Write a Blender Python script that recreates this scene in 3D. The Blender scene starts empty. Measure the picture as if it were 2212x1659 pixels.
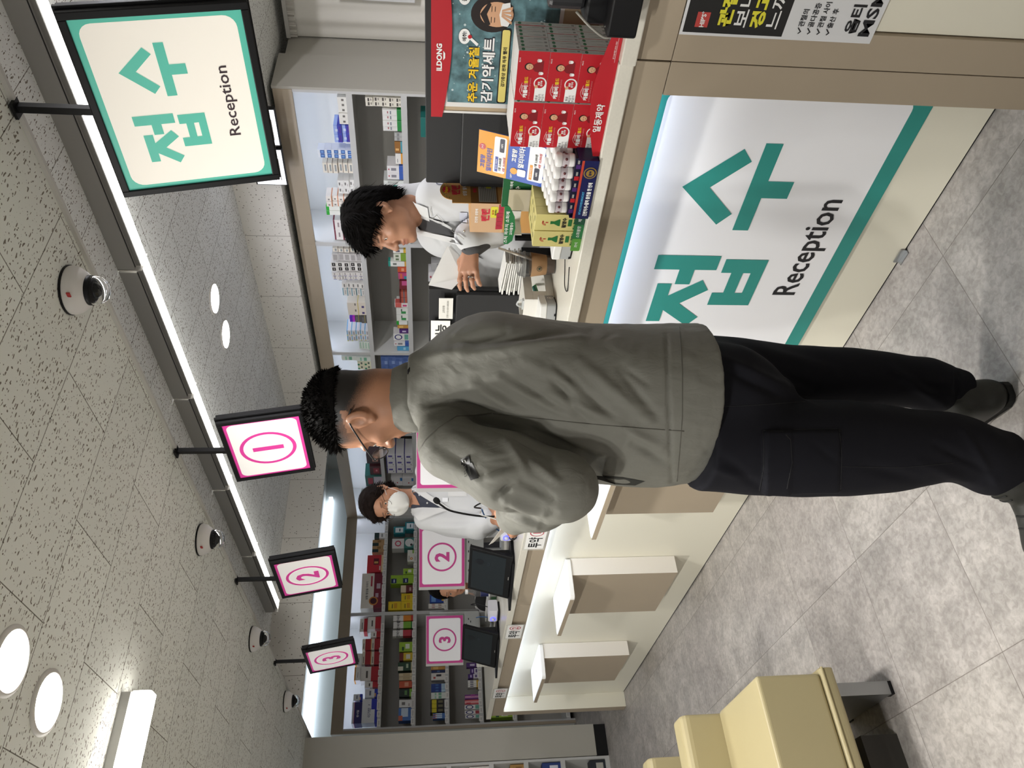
import bpy, math, random
import numpy as np
from mathutils import Vector, Matrix
SC = bpy.context.scene
COL = SC.collection
# ---------------------------------------------------------------- camera, world, exposure
cam_data = bpy.data.cameras.new('camera'); cam = bpy.data.objects.new('camera', cam_data); COL.objects.link(cam)
cam_data.sensor_width = 36.0; cam_data.lens = 1642.0/2212.0*36.0; cam_data.clip_start = 0.02; cam_data.clip_end = 60
YAW, TILT = math.radians(38.6), math.radians(6.12)
_d = Vector((-math.cos(YAW), math.sin(YAW), 0)); _r = Vector((math.sin(YAW), math.cos(YAW), 0)); _k = Vector((0, 0, 1))
_fw = _d*math.cos(TILT) - _k*math.sin(TILT); _up = _d*math.sin(TILT) + _k*math.cos(TILT)
cam.matrix_world = Matrix(((-_up.x, _r.x, -_fw.x, 0), (-_up.y, _r.y, -_fw.y, 0), (-_up.z, _r.z, -_fw.z, 1.45), (0, 0, 0, 1)))  # the phone was held sideways
SC.camera = cam
W = bpy.data.worlds.new('world'); SC.world = W; W.use_nodes = True
W.node_tree.nodes['Background'].inputs[0].default_value = (1.0, 0.99, 0.97, 1); W.node_tree.nodes['Background'].inputs[1].default_value = 0.4
SC.view_settings.view_transform = 'Standard'; SC.view_settings.look = 'None'; SC.view_settings.gamma = 1; SC.view_settings.use_curve_mapping = False
SC.view_settings.exposure = 0.55
SC.cycles.use_denoising = True
SC.cycles.max_bounces = 8; SC.cycles.diffuse_bounces = 4; SC.cycles.glossy_bounces = 3; SC.cycles.transmission_bounces = 6; SC.cycles.transparent_max_bounces = 8
SC.cycles.sample_clamp_indirect = 4.0; SC.cycles.caustics_reflective = False; SC.cycles.caustics_refractive = False
LED, DOWN, TUBE = 8.0, 300.0, 6.0      # lamp strengths
# ---------------------------------------------------------------- materials
def lin(c):
    if isinstance(c, str): c = tuple(int(c[i:i+2], 16)/255 for i in (0, 2, 4))
    return tuple((v/12.92 if v <= 0.04045 else ((v+0.055)/1.055)**2.4) for v in c) + (1,)
MATS = {}
def M(name, col=None, rough=0.55, metal=0.0, emit=0.0, ecol=None, trans=0.0, alpha=1.0, ior=1.45, bump=0.0, bscale=200, spec=0.5, var=0.0, vscale=6):
    if name in MATS: return MATS[name]
    m = bpy.data.materials.new(name); m.use_nodes = True; nt = m.node_tree; b = nt.nodes['Principled BSDF']
    c = lin(col)
    b.inputs['Base Color'].default_value = c; b.inputs['Roughness'].default_value = rough; b.inputs['Metallic'].default_value = metal
    b.inputs['Transmission Weight'].default_value = trans; b.inputs['Alpha'].default_value = alpha; b.inputs['IOR'].default_value = ior
    b.inputs['Specular IOR Level'].default_value = spec
    if emit:
        b.inputs['Emission Color'].default_value = lin(ecol) if ecol else c; b.inputs['Emission Strength'].default_value = emit
    if var or bump:
        tc = nt.nodes.new('ShaderNodeTexCoord'); nz = nt.nodes.new('ShaderNodeTexNoise'); nz.inputs['Detail'].default_value = 4
        nt.links.new(tc.outputs['Object'], nz.inputs['Vector'])
        nz.inputs['Scale'].default_value = bscale if bump else vscale
        if bump:
            bp = nt.nodes.new('ShaderNodeBump'); bp.inputs['Strength'].default_value = bump; bp.inputs['Distance'].default_value = 0.002
            nt.links.new(nz.outputs[0], bp.inputs['Height']); nt.links.new(bp.outputs[0], b.inputs['Normal'])
        if var:
            n2 = nt.nodes.new('ShaderNodeTexNoise'); n2.inputs['Scale'].default_value = vscale; n2.inputs['Detail'].default_value = 5
            nt.links.new(tc.outputs['Object'], n2.inputs['Vector'])
            rp = nt.nodes.new('ShaderNodeValToRGB'); rp.color_ramp.elements[0].position = 0.3; rp.color_ramp.elements[1].position = 0.7
            rp.color_ramp.elements[0].color = tuple(v*(1-var) for v in c[:3])+(1,); rp.color_ramp.elements[1].color = tuple(min(1, v*(1+var)) for v in c[:3])+(1,)
            nt.links.new(n2.outputs[0], rp.inputs[0]); nt.links.new(rp.outputs[0], b.inputs['Base Color'])
    MATS[name] = m
    return m
def flat(h):            # printed colour by hex
    return M('print_'+h, h, 0.5)
def nodes_of(name, rough):
    m = bpy.data.materials.new(name); m.use_nodes = True; MATS[name] = m; b = m.node_tree.nodes['Principled BSDF']; b.inputs['Roughness'].default_value = rough
    def N(t, **kw):
        n = m.node_tree.nodes.new(t)
        for k_, v in kw.items():
            if k_.startswith('_'): setattr(n, k_[1:], v)
            else: n.inputs[k_.replace('__', ' ')].default_value = v
        return n
    return m, b, N, m.node_tree.links.new
# ---------------------------------------------------------------- objects
def tag(o, label=None, cat=None, group=None, kind=None):
    if label: o['label'] = label
    if cat: o['category'] = cat
    if group: o['group'] = group
    if kind: o['kind'] = kind
    return o
def thing(name, label, cat, loc=(0, 0, 0), rz=0.0, group=None):
    o = bpy.data.objects.new(name, None); COL.objects.link(o); o.empty_display_size = 0.05
    o.location = loc; o.rotation_euler = (0, 0, rz)
    return tag(o, label, cat, group)
def dup(root, loc, rz=0.0, label=None, group=None):
    r = root.copy(); COL.objects.link(r); r.location = loc; r.rotation_euler = (0, 0, rz)
    if label: r['label'] = label
    if group: r['group'] = group
    for ch in list(root.children):
        c = ch.copy(); COL.objects.link(c); c.parent = r
        for g in list(ch.children):
            e = g.copy(); COL.objects.link(e); e.parent = c
    return r
_TXT = {}
def text2d(s, bold=0.0, res=3):
    key = (s, bold, res)
    if key not in _TXT:
        c = bpy.data.curves.new('t', 'FONT'); c.body = s; c.offset = bold; c.resolution_u = res; c.align_x = 'CENTER'; c.align_y = 'CENTER'
        o = bpy.data.objects.new('t', c); COL.objects.link(o)
        dg = bpy.context.evaluated_depsgraph_get(); m = bpy.data.meshes.new_from_object(o.evaluated_get(dg))
        v = np.array([(p.co.x, p.co.y) for p in m.vertices]); f = [tuple(p.vertices) for p in m.polygons]
        bpy.data.objects.remove(o); bpy.data.curves.remove(c); bpy.data.meshes.remove(m)
        lo, hi = v.min(0), v.max(0)
        _TXT[key] = ((v-(lo+hi)/2), f, (hi-lo))
    return _TXT[key]
V3 = lambda p: Vector(p)
class MB:
    def __init__(s): s.v = []; s.f = []; s.mi = []; s.m = []; s.sm = []
    def mat(s, m):
        if m not in s.m: s.m.append(m)
        return s.m.index(m)
    def add(s, vs, fs, m, smooth=False):
        b = len(s.v); s.v += [tuple(p) for p in vs]; i = s.mat(m)
        for f in fs: s.f.append(tuple(b+k for k in f)); s.mi.append(i); s.sm.append(smooth)
        return s
    def box(s, a, b, m, fm=None):      # fm: {face: material}; faces -x +x -y +y -z +z
        (x0, y0, z0), (x1, y1, z1) = a, b
        vs = [(x0,y0,z0),(x1,y0,z0),(x1,y1,z0),(x0,y1,z0),(x0,y0,z1),(x1,y0,z1),(x1,y1,z1),(x0,y1,z1)]
        fs = {'-x':(0,4,7,3), '+x':(1,2,6,5), '-y':(0,1,5,4), '+y':(2,3,7,6), '-z':(0,3,2,1), '+z':(4,5,6,7)}
        if not fm: return s.add(vs, list(fs.values()), m)
        b0 = len(s.v); s.v += vs
        for k_, f in fs.items(): s.f.append(tuple(b0+q for q in f)); s.mi.append(s.mat(fm.get(k_, m))); s.sm.append(False)
        return s
    def rbox(s, a, b, m, r=0.01, axis='z', seg=4):   # box with rounded edges along one axis
        (x0, y0, z0), (x1, y1, z1) = a, b
        if axis == 'z': u0, u1, w0, w1, h0, h1, T = x0, x1, y0, y1, z0, z1, lambda u, w, h: (u, w, h)
        elif axis == 'y': u0, u1, w0, w1, h0, h1, T = z0, z1, x0, x1, y0, y1, lambda u, w, h: (w, h, u)
        else: u0, u1, w0, w1, h0, h1, T = y0, y1, z0, z1, x0, x1, lambda u, w, h: (h, u, w)
        P = rrect(u1-u0, w1-w0, r, seg); cu, cw = (u0+u1)/2, (w0+w1)/2
        n = len(P); vs = [T(p[0]+cu, p[1]+cw, h0) for p in P]+[T(p[0]+cu, p[1]+cw, h1) for p in P]
        fs = [tuple(range(n))[::-1], tuple(range(n, 2*n))]+[(i, (i+1) % n, n+(i+1) % n, n+i) for i in range(n)]
        return s.add(vs, fs, m)
    def prism(s, pts, vec, m, mtop=None):    # planar polygon extruded by vec
        n = len(pts); v = Vector(vec); P = [Vector(p) for p in pts]
        s.add(P+[p+v for p in P], [tuple(range(n))[::-1]]+[(i, (i+1) % n, n+(i+1) % n, n+i) for i in range(n)], m)
        return s.add([p+v for p in P], [tuple(range(n))], mtop or m)
    def poly(s, pts, m): return s.add(pts, [tuple(range(len(pts)))], m)
    def lathe(s, prof, m, c=(0, 0, 0), ax=(0, 0, 1), n=24, smooth=True):
        ax = Vector(ax).normalized(); u = ax.orthogonal().normalized(); w = ax.cross(u); c = Vector(c); vs = []; fs = []
        for r, h in prof:
            for i in range(n):
                t = 2*math.pi*i/n; vs.append(c+ax*h+(u*math.cos(t)+w*math.sin(t))*r)
        for j in range(len(prof)-1):
            for i in range(n): k_ = (i+1) % n; fs.append((j*n+i, j*n+k_, (j+1)*n+k_, (j+1)*n+i))
        s.add(vs, fs, m, smooth)
        if prof[0][0] > 1e-6: s.add(vs[:n], [tuple(range(n))[::-1]], m)
        if prof[-1][0] > 1e-6: s.add(vs[-n:], [tuple(range(n))], m)
        return s
    def cyl(s, a, b, r, m, n=16, r2=None):
        a, b = Vector(a), Vector(b); h = (b-a).length
        return s.lathe([(r, 0), (r if r2 is None else r2, h)], m, a, b-a, n)
    def tube(s, pts, r, m, n=8, sm=0):
        P = [Vector(p) for p in pts]
        if sm: P = spline(P, sm)
        vs = []; fs = []; u = None
        for i, p in enumerate(P):
            t = (P[min(i+1, len(P)-1)]-P[max(i-1, 0)]).normalized()
            u = (t.orthogonal() if u is None else u-t*u.dot(t)).normalized(); w = t.cross(u)
            for j in range(n): a = 2*math.pi*j/n; vs.append(p+(u*math.cos(a)+w*math.sin(a))*r)
        for i in range(len(P)-1):
            for j in range(n): k_ = (j+1) % n; fs.append((i*n+j, i*n+k_, (i+1)*n+k_, (i+1)*n+j))
        fs += [tuple(range(n))[::-1], tuple(range((len(P)-1)*n, len(P)*n))]
        return s.add(vs, fs, m, True)
    def text(s, body, c, ux, uy, h, m, bold=0.0, sx=1.0, align=0, lift=0.0008, width=None, res=2, thick=0):
        # centred at c (align -1: c is the start of the line), capital height about h, raised off the face by lift
        v, f, size = text2d(body, bold, res); c, ux, uy = Vector(c), Vector(ux).normalized(), Vector(uy).normalized(); nrm = ux.cross(uy)
        k_ = h/size[1]; kx = k_*sx
        if width: kx = width/size[0]
        off = ux*(size[0]*kx/2*(-align))
        return s.add([c+off+ux*(p[0]*kx)+uy*(p[1]*k_)+nrm*lift for p in v], f, m)
    def build(s, name, parent=None, bevel=0.0, loc=None, rz=0, seg=2, **kw):
        me = bpy.data.meshes.new(name); me.from_pydata(s.v, [], s.f)
        for m in s.m: me.materials.append(m)
        me.polygons.foreach_set('material_index', s.mi); me.polygons.foreach_set('use_smooth', s.sm); me.update()
        o = bpy.data.objects.new(name, me); COL.objects.link(o)
        if parent: o.parent = parent
        if loc: o.location = loc
        if rz: o.rotation_euler = (0, 0, rz)
        if bevel:
            bv = o.modifiers.new('bevel', 'BEVEL'); bv.width = bevel; bv.segments = seg; bv.limit_method = 'ANGLE'; bv.harden_normals = False
        for k_, q in kw.items(): o[k_] = q
        return o
def rrect(w, h, r, seg=4, cx=0, cy=0):
    r = min(r, w/2-1e-5, h/2-1e-5); out = []
    for sx, sy, a0 in ((1, 1, 0), (-1, 1, 90), (-1, -1, 180), (1, -1, 270)):
        for i in range(seg+1):
            a = math.radians(a0+90*i/seg); out.append((cx+sx*(w/2-r)+r*math.cos(a), cy+sy*(h/2-r)+r*math.sin(a)))
    return out
def circ(r, n=32, cx=0, cy=0, rx=None): return [(cx+(rx or r)*math.cos(2*math.pi*i/n), cy+r*math.sin(2*math.pi*i/n)) for i in range(n)]
def spline(P, k=6):
    out = []; P = [P[0]*2-P[1]]+list(P)+[P[-1]*2-P[-2]]
    for i in range(1, len(P)-2):
        for j in range(k):
            t = j/k; a, b, c, d = P[i-1:i+3]
            out.append(0.5*((2*b)+(c-a)*t+(2*a-5*b+4*c-d)*t*t+(3*b-a-3*c+d)*t**3))
    return out+[P[-2]]
class Face:     # a drawing plane: origin at its lower left corner, millimetre-thin prints laid on it
    def __init__(s, mb, o, ux, uy): s.mb, s.o, s.ux, s.uy = mb, Vector(o), Vector(ux).normalized(), Vector(uy).normalized(); s.n = s.ux.cross(s.uy)
    def P(s, x, y, l=0.0006): return s.o+s.ux*x+s.uy*y+s.n*l
    def poly(s, pts, m, l=0.0006): s.mb.poly([s.P(x, y, l) for x, y in pts], m); return s
    def rect(s, x0, y0, x1, y1, m, l=0.0006, r=0):
        if r: return s.poly(rrect(x1-x0, y1-y0, r, 5, (x0+x1)/2, (y0+y1)/2), m, l)
        return s.poly([(x0, y0), (x1, y0), (x1, y1), (x0, y1)], m, l)
    def disc(s, x, y, r, m, l=0.0008, n=28, rx=None): return s.poly(circ(r, n, x, y, rx), m, l)
    def ring(s, x, y, r0, r1, m, l=0.0008, n=40):
        a, b = circ(r0, n, x, y), circ(r1, n, x, y)
        s.mb.add([s.P(*p, l) for p in a]+[s.P(*p, l) for p in b], [(i, (i+1) % n, n+(i+1) % n, n+i) for i in range(n)], m); return s
    def text(s, t, x, y, h, m, bold=0.0, l=0.0012, align=0, sx=1.0, width=None, ux=None, uy=None): s.mb.text(t, s.P(x, y, 0), ux or s.ux, uy or s.uy, h, m, bold, sx, align, l, width); return s

# ================================================================ the setting
def ceiling_mat(name, ox, oy, base='e3e5de'):
    m, b, N, L = nodes_of(name, 0.9)
    tc = N('ShaderNodeTexCoord'); sp = N('ShaderNodeSeparateXYZ'); L(tc.outputs['Object'], sp.inputs[0])
    def add(o, k_): a = N('ShaderNodeMath', _operation='ADD'); a.inputs[1].default_value = k_; L(o, a.inputs[0]); return a.outputs[0]
    cb = N('ShaderNodeCombineXYZ'); L(add(sp.outputs[1], 60-oy), cb.inputs[0]); L(add(sp.outputs[0], 60-ox), cb.inputs[1])
    br = N('ShaderNodeTexBrick', Scale=1.0, Mortar__Size=0.0016, Mortar__Smooth=0.1, Brick__Width=0.6, Row__Height=0.3, Bias=0.0)
    br.offset = 0.5; L(cb.outputs[0], br.inputs['Vector'])
    br.inputs['Color1'].default_value = (1, 1, 1, 1); br.inputs['Color2'].default_value = (0.93, 0.93, 0.93, 1); br.inputs['Mortar'].default_value = (0.22, 0.2, 0.18, 1)
    def spots(sx, sy, thr, dist, rnd):
        mp = N('ShaderNodeMapping'); mp.inputs['Scale'].default_value = (sx, sy, 1); 
        nz = N('ShaderNodeTexNoise', Scale=22.0, Detail=1.0); L(tc.outputs['Object'], nz.inputs['Vector'])
        mx = N('ShaderNodeVectorMath', _operation='MULTIPLY_ADD'); mx.inputs[1].default_value = (dist, dist, 0); L(nz.outputs['Color'], mx.inputs[0]); L(tc.outputs['Object'], mx.inputs[2])
        L(mx.outputs[0], mp.inputs['Vector'])
        vo = N('ShaderNodeTexVoronoi', Scale=1.0, Randomness=1.0); vo.voronoi_dimensions = '2D'; L(mp.outputs[0], vo.inputs['Vector'])
        sc = N('ShaderNodeSeparateXYZ'); L(vo.outputs['Color'], sc.inputs[0])
        th = N('ShaderNodeMath', _operation='MULTIPLY'); th.inputs[1].default_value = thr*1.3; rr = N('ShaderNodeMath', _operation='SUBTRACT'); rr.inputs[1].default_value = 0.25; L(sc.outputs[0], rr.inputs[0]); L(rr.outputs[0], th.inputs[0])
        gt = N('ShaderNodeMath', _operation='LESS_THAN'); L(vo.outputs['Distance'], gt.inputs[0]); L(th.outputs[0], gt.inputs[1])
        return gt.outputs[0]
    a = spots(95, 30, 0.26, 0.02, 1); c = spots(62, 62, 0.2, 0.02, 1)
    mxm = N('ShaderNodeMath', _operation='MAXIMUM'); L(a, mxm.inputs[0]); L(c, mxm.inputs[1])
    col = N('ShaderNodeMix', _data_type='RGBA'); col.inputs['A'].default_value = lin(base); col.inputs['B'].default_value = lin('7a7267'); L(mxm.outputs[0], col.inputs['Factor'])
    mul = N('ShaderNodeMix', _data_type='RGBA', _blend_type='MULTIPLY'); mul.inputs['Factor'].default_value = 1.0
    L(col.outputs['Result'], mul.inputs['A']); L(br.outputs['Color'], mul.inputs['B']); L(mul.outputs['Result'], b.inputs['Base Color'])
    bp = N('ShaderNodeBump', Strength=0.5, Distance=0.003); bp.invert = True; L(mxm.outputs[0], bp.inputs['Height']); L(bp.outputs[0], b.inputs['Normal'])
    return m
TILE = ceiling_mat('mineral_tile', -2.322, 0.8206); TILE2 = ceiling_mat('mineral_tile_lightened', -1.547*1.3, 0.1, 'f2f4f2')  # recess copy of the tile is whitened in place of light on it
def bulk_mat():
    m, b, N, L = nodes_of('mineral_tile_face', 0.9)
    tc = N('ShaderNodeTexCoord'); mp = N('ShaderNodeMapping'); L(tc.outputs['Object'], mp.inputs['Vector']); mp.inputs['Scale'].default_value = (1, 1, 1)
    sp = N('ShaderNodeSeparateXYZ'); L(tc.outputs['Object'], sp.inputs[0])
    ad = N('ShaderNodeMath', _operation='ADD'); L(sp.outputs[0], ad.inputs[0]); L(sp.outputs[1], ad.inputs[1])
    md = N('ShaderNodeMath', _operation='PINGPONG'); md.inputs[1].default_value = 0.3; L(ad.outputs[0], md.inputs[0])
    lt = N('ShaderNodeMath', _operation='LESS_THAN'); lt.inputs[1].default_value = 0.002; L(md.outputs[0], lt.inputs[0])
    vo = N('ShaderNodeTexVoronoi', Scale=55.0); L(tc.outputs['Object'], vo.inputs['Vector'])
    s2 = N('ShaderNodeSeparateXYZ'); L(vo.outputs['Color'], s2.inputs[0]); th = N('ShaderNodeMath', _operation='MULTIPLY'); th.inputs[1].default_value = 0.3; L(s2.outputs[0], th.inputs[0])
    g = N('ShaderNodeMath', _operation='LESS_THAN'); L(vo.outputs['Distance'], g.inputs[0]); L(th.outputs[0], g.inputs[1])
    mxm = N('ShaderNodeMath', _operation='MAXIMUM'); L(g.outputs[0], mxm.inputs[0]); L(lt.outputs[0], mxm.inputs[1])
    col = N('ShaderNodeMix', _data_type='RGBA'); col.inputs['A'].default_value = lin('d6d2ca'); col.inputs['B'].default_value = lin('8a857c'); L(mxm.outputs[0], col.inputs['Factor'])
    L(col.outputs['Result'], b.inputs['Base Color']); return m
TILE3 = bulk_mat()
def floor_mat():
    m, b, N, L = nodes_of('vinyl_floor', 0.42)
    tc = N('ShaderNodeTexCoord')
    mp = N('ShaderNodeMapping'); mp.inputs['Location'].default_value = (60*0.477+0.395+0.002, 60*0.48-0.105, 0); L(tc.outputs['Object'], mp.inputs['Vector'])
    br = N('ShaderNodeTexBrick', Scale=1.0, Mortar__Size=0.0011, Mortar__Smooth=0.0, Brick__Width=0.477, Row__Height=0.48, Bias=0.0); br.offset = 0.0
    br.inputs['Color1'].default_value = (1, 1, 1, 1); br.inputs['Color2'].default_value = (0.86, 0.85, 0.86, 1); br.inputs['Mortar'].default_value = (0.42, 0.4, 0.38, 1); L(mp.outputs[0], br.inputs['Vector'])
    # each tile gets its own cut of the stone pattern
    s = N('ShaderNodeSeparateColor'); L(br.outputs['Color'], s.inputs[0])
    mu = N('ShaderNodeMath', _operation='MULTIPLY'); mu.inputs[1].default_value = 40; L(s.outputs[0], mu.inputs[0])
    cb = N('ShaderNodeCombineXYZ'); L(mu.outputs[0], cb.inputs[2])
    av = N('ShaderNodeVectorMath', _operation='ADD'); L(tc.outputs['Object'], av.inputs[0]); L(cb.outputs[0], av.inputs[1])
    n1 = N('ShaderNodeTexNoise', Scale=9.0, Detail=8.0, Roughness=0.62, Distortion=0.4); L(av.outputs[0], n1.inputs['Vector'])
    n2 = N('ShaderNodeTexNoise', Scale=55.0, Detail=5.0, Roughness=0.6, Distortion=0.6); L(av.outputs[0], n2.inputs['Vector'])
    r1 = N('ShaderNodeValToRGB'); L(n1.outputs[0], r1.inputs[0]); e = r1.color_ramp.elements; e[0].position = 0.3; e[1].position = 0.72; e[0].color = lin('9d9893'); e[1].color = lin('c6c0ba')
    r2 = N('ShaderNodeValToRGB'); L(n2.outputs[0], r2.inputs[0]); e = r2.color_ramp.elements; e[0].position = 0.36; e[1].position = 0.62; e[0].color = (0.72, 0.71, 0.7, 1); e[1].color = (1, 1, 1, 1)
    mul = N('ShaderNodeMix', _data_type='RGBA', _blend_type='MULTIPLY'); mul.inputs['Factor'].default_value = 1.0; L(r1.outputs[0], mul.inputs['A']); L(r2.outputs[0], mul.inputs['B'])
    m2 = N('ShaderNodeMix', _data_type='RGBA', _blend_type='MULTIPLY'); m2.inputs['Factor'].default_value = 1.0; L(mul.outputs['Result'], m2.inputs['A']); L(br.outputs['Color'], m2.inputs['B'])
    L(m2.outputs['Result'], b.inputs['Base Color']); return m
WHITE = M('white_paint', 'e2e2dc', 0.6); GREYW = M('grey_wall', 'b4b2aa', 0.7); TRIM = M('trim_white', 'c9c7c2', 0.5)
BEIGE = M('beige_laminate', 'a89a86', 0.42, var=0.03, vscale=3); IVORY = M('ivory_laminate', 'e4e0cf', 0.4); MELA = M('white_melamine', 'dcdcd8', 0.4); SHELFG = M('shelf_edge', 'c8c8c6', 0.45)
BLACK = M('black_plastic', '0f0f11', 0.45, spec=0.3); INK = M('black_void', '0b0b0c', 0.8); GREYP = M('grey_panel', 'b3b0a6', 0.5); STEEL = M('brushed_steel', 'a0a2a3', 0.35, metal=0.9)
MB().box((-9, -4, -0.05), (2.2, 5.6, 0), floor_mat()).build('floor', kind='structure')
MB().box((-9, -4, 2.45), (2.2, 1.735, 2.47), TILE).build('ceiling', kind='structure')
MB().box((-9, 1.735, 2.438), (2.2, 1.747, 2.76), TRIM).build('trim_1', kind='structure')
MB().box((-6.235, 1.747, 2.75), (2.2, 4.265, 2.77), TILE2).build('ceiling', kind='structure')
b = MB(); b.box((-6.235, 4.265, 2.437), (2.2, 4.285, 2.77), TILE3); b.build('wall_bulkhead', kind='structure')
b = MB(); b.box((-6.255, 1.747, 2.437), (-6.235, 4.285, 2.77), TILE3); b.build('wall_bulkhead', kind='structure')
MB().box((-6.235, 4.285, 2.445), (2.2, 5.6, 2.46), TILE).build('ceiling', kind='structure')
MB().box((-9, 1.747, 2.75), (-6.255, 5.6, 2.77), WHITE).build('ceiling', kind='structure')
MB().box((-6.26, 4.285, 2.44), (-6.235, 5.6, 2.77), WHITE).build('wall_return', kind='structure')
MB().box((-9, 5.35, 0), (2.2, 5.45, 2.8), GREYW).build('wall_back', kind='structure')
MB().box((-9.05, -4, 0), (-8.45, 5.45, 2.8), M('cool_white_wall', 'dfe6e4', 0.6)).build('wall_left', kind='structure')
MB().box((2.1, -4, 0), (2.2, 5.45, 2.8), GREYW).build('wall_right', kind='structure')
MB().box((-6.95, 1.435, 0.1), (-6.65, 1.675, 2.45), GREYP).box((-6.95, 1.436, 0), (-6.66, 1.674, 0.1), INK).build('wall_partition', kind='structure')
# ---------------------------------------------------------------- ceiling lamps
E_W = M('lamp_white', 'ffffff', emit=DOWN, ecol='fffdf8'); E_T = M('lamp_tube', 'ffffff', emit=TUBE, ecol='fffdf8'); E_T2 = M('lamp_tube_near', 'ffffff', emit=7, ecol='fffaf2'); E_C = M('lamp_cool', 'ffffff', emit=LED, ecol='d4e2ff')
E_D = M('lamp_cool_down', 'ffffff', emit=70, ecol='f3f4ff')
E_W2 = M('lamp_white_strong', 'ffffff', emit=DOWN*1.4, ecol='fffdf8'); RIM = M('lamp_rim', 'cfccc6', 0.4)
def downlight(x, y, z, r, m, lab):
    t = thing('downlight', lab, 'ceiling light', (x, y, z), group='round ceiling downlights')
    MB().lathe([(r+0.016, 0), (r+0.016, -0.004), (r+0.006, -0.009), (r, -0.006), (r, -0.001)], RIM, n=40).build('trim_ring', t)
    MB().lathe([(r, -0.0045), (r*0.6, -0.0055), (0, -0.006)], m, n=40).build('diffuser', t)
downlight(-1.925, 0.69, 2.45, 0.068, E_W, 'round recessed downlight cut off by the edge of the photo')
downlight(-2.166, 0.664, 2.45, 0.068, E_W, 'round recessed downlight near the short bright tube fitting')
downlight(-3.393, 3.368, 2.75, 0.085, E_D, 'round downlight in the recessed ceiling, the one nearer the teal hanging sign')
downlight(-3.71, 3.366, 2.75, 0.085, E_D, 'round downlight in the recessed ceiling, the one nearer the pink sign 1')
E_D2 = M('lamp_cool_added', 'ffffff', emit=260, ecol='fbf9ff')  # for an unseen pair added to brighten the curtain and grey side board
downlight(-1.0, 3.368, 2.75, 0.085, E_D2, 'unseen round downlight added in the recessed ceiling over the black monitor')
downlight(-0.68, 3.366, 2.75, 0.085, E_D2, 'unseen round downlight added in the recessed ceiling past the black monitor')
GAL = M('galvanised_housing', 'a9a8a5', 0.4, metal=0.3)
def tube_light(a, b, lab, grp, em=None):       # along x when b is a length on x, else along y
    t = thing('linear_light', lab, 'ceiling light', a, 0 if b[1] == 0 else math.pi/2, grp)
    n = b[0]+b[1]; f = 1 if b[1] == 0 else -1; Y = lambda p, q: (min(p*f, q*f), max(p*f, q*f))
    def bx_(mb, x0, x1, y0, y1, z0, z1, m): y0, y1 = Y(y0, y1); return mb.box((x0, y0, z0), (x1, y1, z1), m)
    k_ = MB(); bx_(k_, 0.004, n-0.004, -0.038, -0.012, -0.07, 0, GAL); bx_(k_, 0.004, n-0.004, -0.012, -0.004, -0.088, 0, GAL); bx_(k_, 0.01, n-0.01, -0.030, -0.024, -0.0712, -0.07, BLACK); bx_(k_, 0.004, n-0.004, -0.004, 0.062, -0.03, 0, GAL); k_.build('housing', t)
    k_ = MB(); y0, y1 = Y(-0.003, 0.064); k_.rbox((0.002, y0, -0.094), (n-0.002, y1, -0.032), em or E_T, 0.012, 'x'); k_.build('diffuser', t)
    k_ = MB(); bx_(k_, -0.001, 0.002, -0.040, 0.066, -0.097, 0, RIM); k_.build('end_cap', t)
segs = [(-5.97, 0.98, 'far end of the row, by the pink sign 2'), (-4.98, 0.88, 'between the pink signs 1 and 2'), (-4.09, 0.89, 'behind the pole of pink sign 1'), (-3.19, 0.87, 'beside the two round lamps'), (-2.31, 1.2, 'above the teal hanging sign'), (-1.1, 1.2, 'behind the pole of the teal hanging sign')]
for x, n, s in segs: tube_light((x, 2.49, 2.75), (n, 0), 'linear lamp in the recess, '+s, 'linear lamps in the recess')
tube_light((-2.715, -0.36, 2.45), (0, 1.2), 'short bright linear lamp on the lower tiled ceiling', None, E_T2)
# waiting-room lamps that go on behind the viewer
for i, (x, y) in enumerate([(-0.74, -0.9), (-0.98, -0.9), (-3.4, -0.9), (-3.65, -0.9)]):
    downlight(x, y, 2.45, 0.068, E_W2 if i < 2 else E_W, 'round recessed downlight over the waiting area, ' + ['nearest the counter pillar', 'second of the pair by the pillar', 'over the benches', 'second of the pair over the benches'][i])
MB().box((-8.44, 1.8, 2.655), (-8.38, 4.9, 2.70), M('lamp_cove', 'ffffff', emit=1.9, ecol='e6f0ff')).build('cove_light', label='cool white strip lamp high on the wall above the far cabinets', category='light')
# ---------------------------------------------------------------- the reception counter
STONE = M('speckled_stone', 'd9d5c9', 0.28, var=0.03, vscale=140)
GRP = 'reception counter parts'
for x0, x1, y0, lab in ((-5.94, -0.836, 1.562, 'long white speckled stone top of the reception counter'), (-0.834, 1.2, 1.55, 'short white stone counter top past the joint, under the black machine')):
    t = thing('countertop', lab, 'countertop', (x0, y0, 1.005)); MB().box((0, 0, 0.0), (x1-x0, 1.98-y0, 0.035), STONE).build('slab', t, bevel=0.003)
    MB().box((0.02, 1.93-y0, -1.005), (x1-x0-0.02, 1.945-y0, 0.0), MELA).build('rear_panel', t)
t = thing('counter_fascia', 'long beige band under the white counter top', 'panel', (0, 0, 0))
MB().box((-5.92, 1.58, 0.92), (-3.86, 1.60, 1.004), BEIGE).build('board', t, bevel=0.0015); MB().box((-3.857, 1.58, 0.92), (-0.836, 1.60, 1.004), BEIGE).build('board', t, bevel=0.0015)
MB().box((-5.829, 1.601, 0.95), (-0.916, 1.683, 0.965), MELA).build('lamp_baffle', t)
MB().box((-5.82, 1.625, 0.938), (-0.93, 1.652, 0.9495), M('lamp_counter', 'ffffff', emit=7.5, ecol='d6e4ff')).build('led_strip', t)
t = thing('counter_column', 'beige pillar at the near end of the counter front with a thin vertical joint', 'panel', (-0.834, 1.58, 0))
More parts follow.
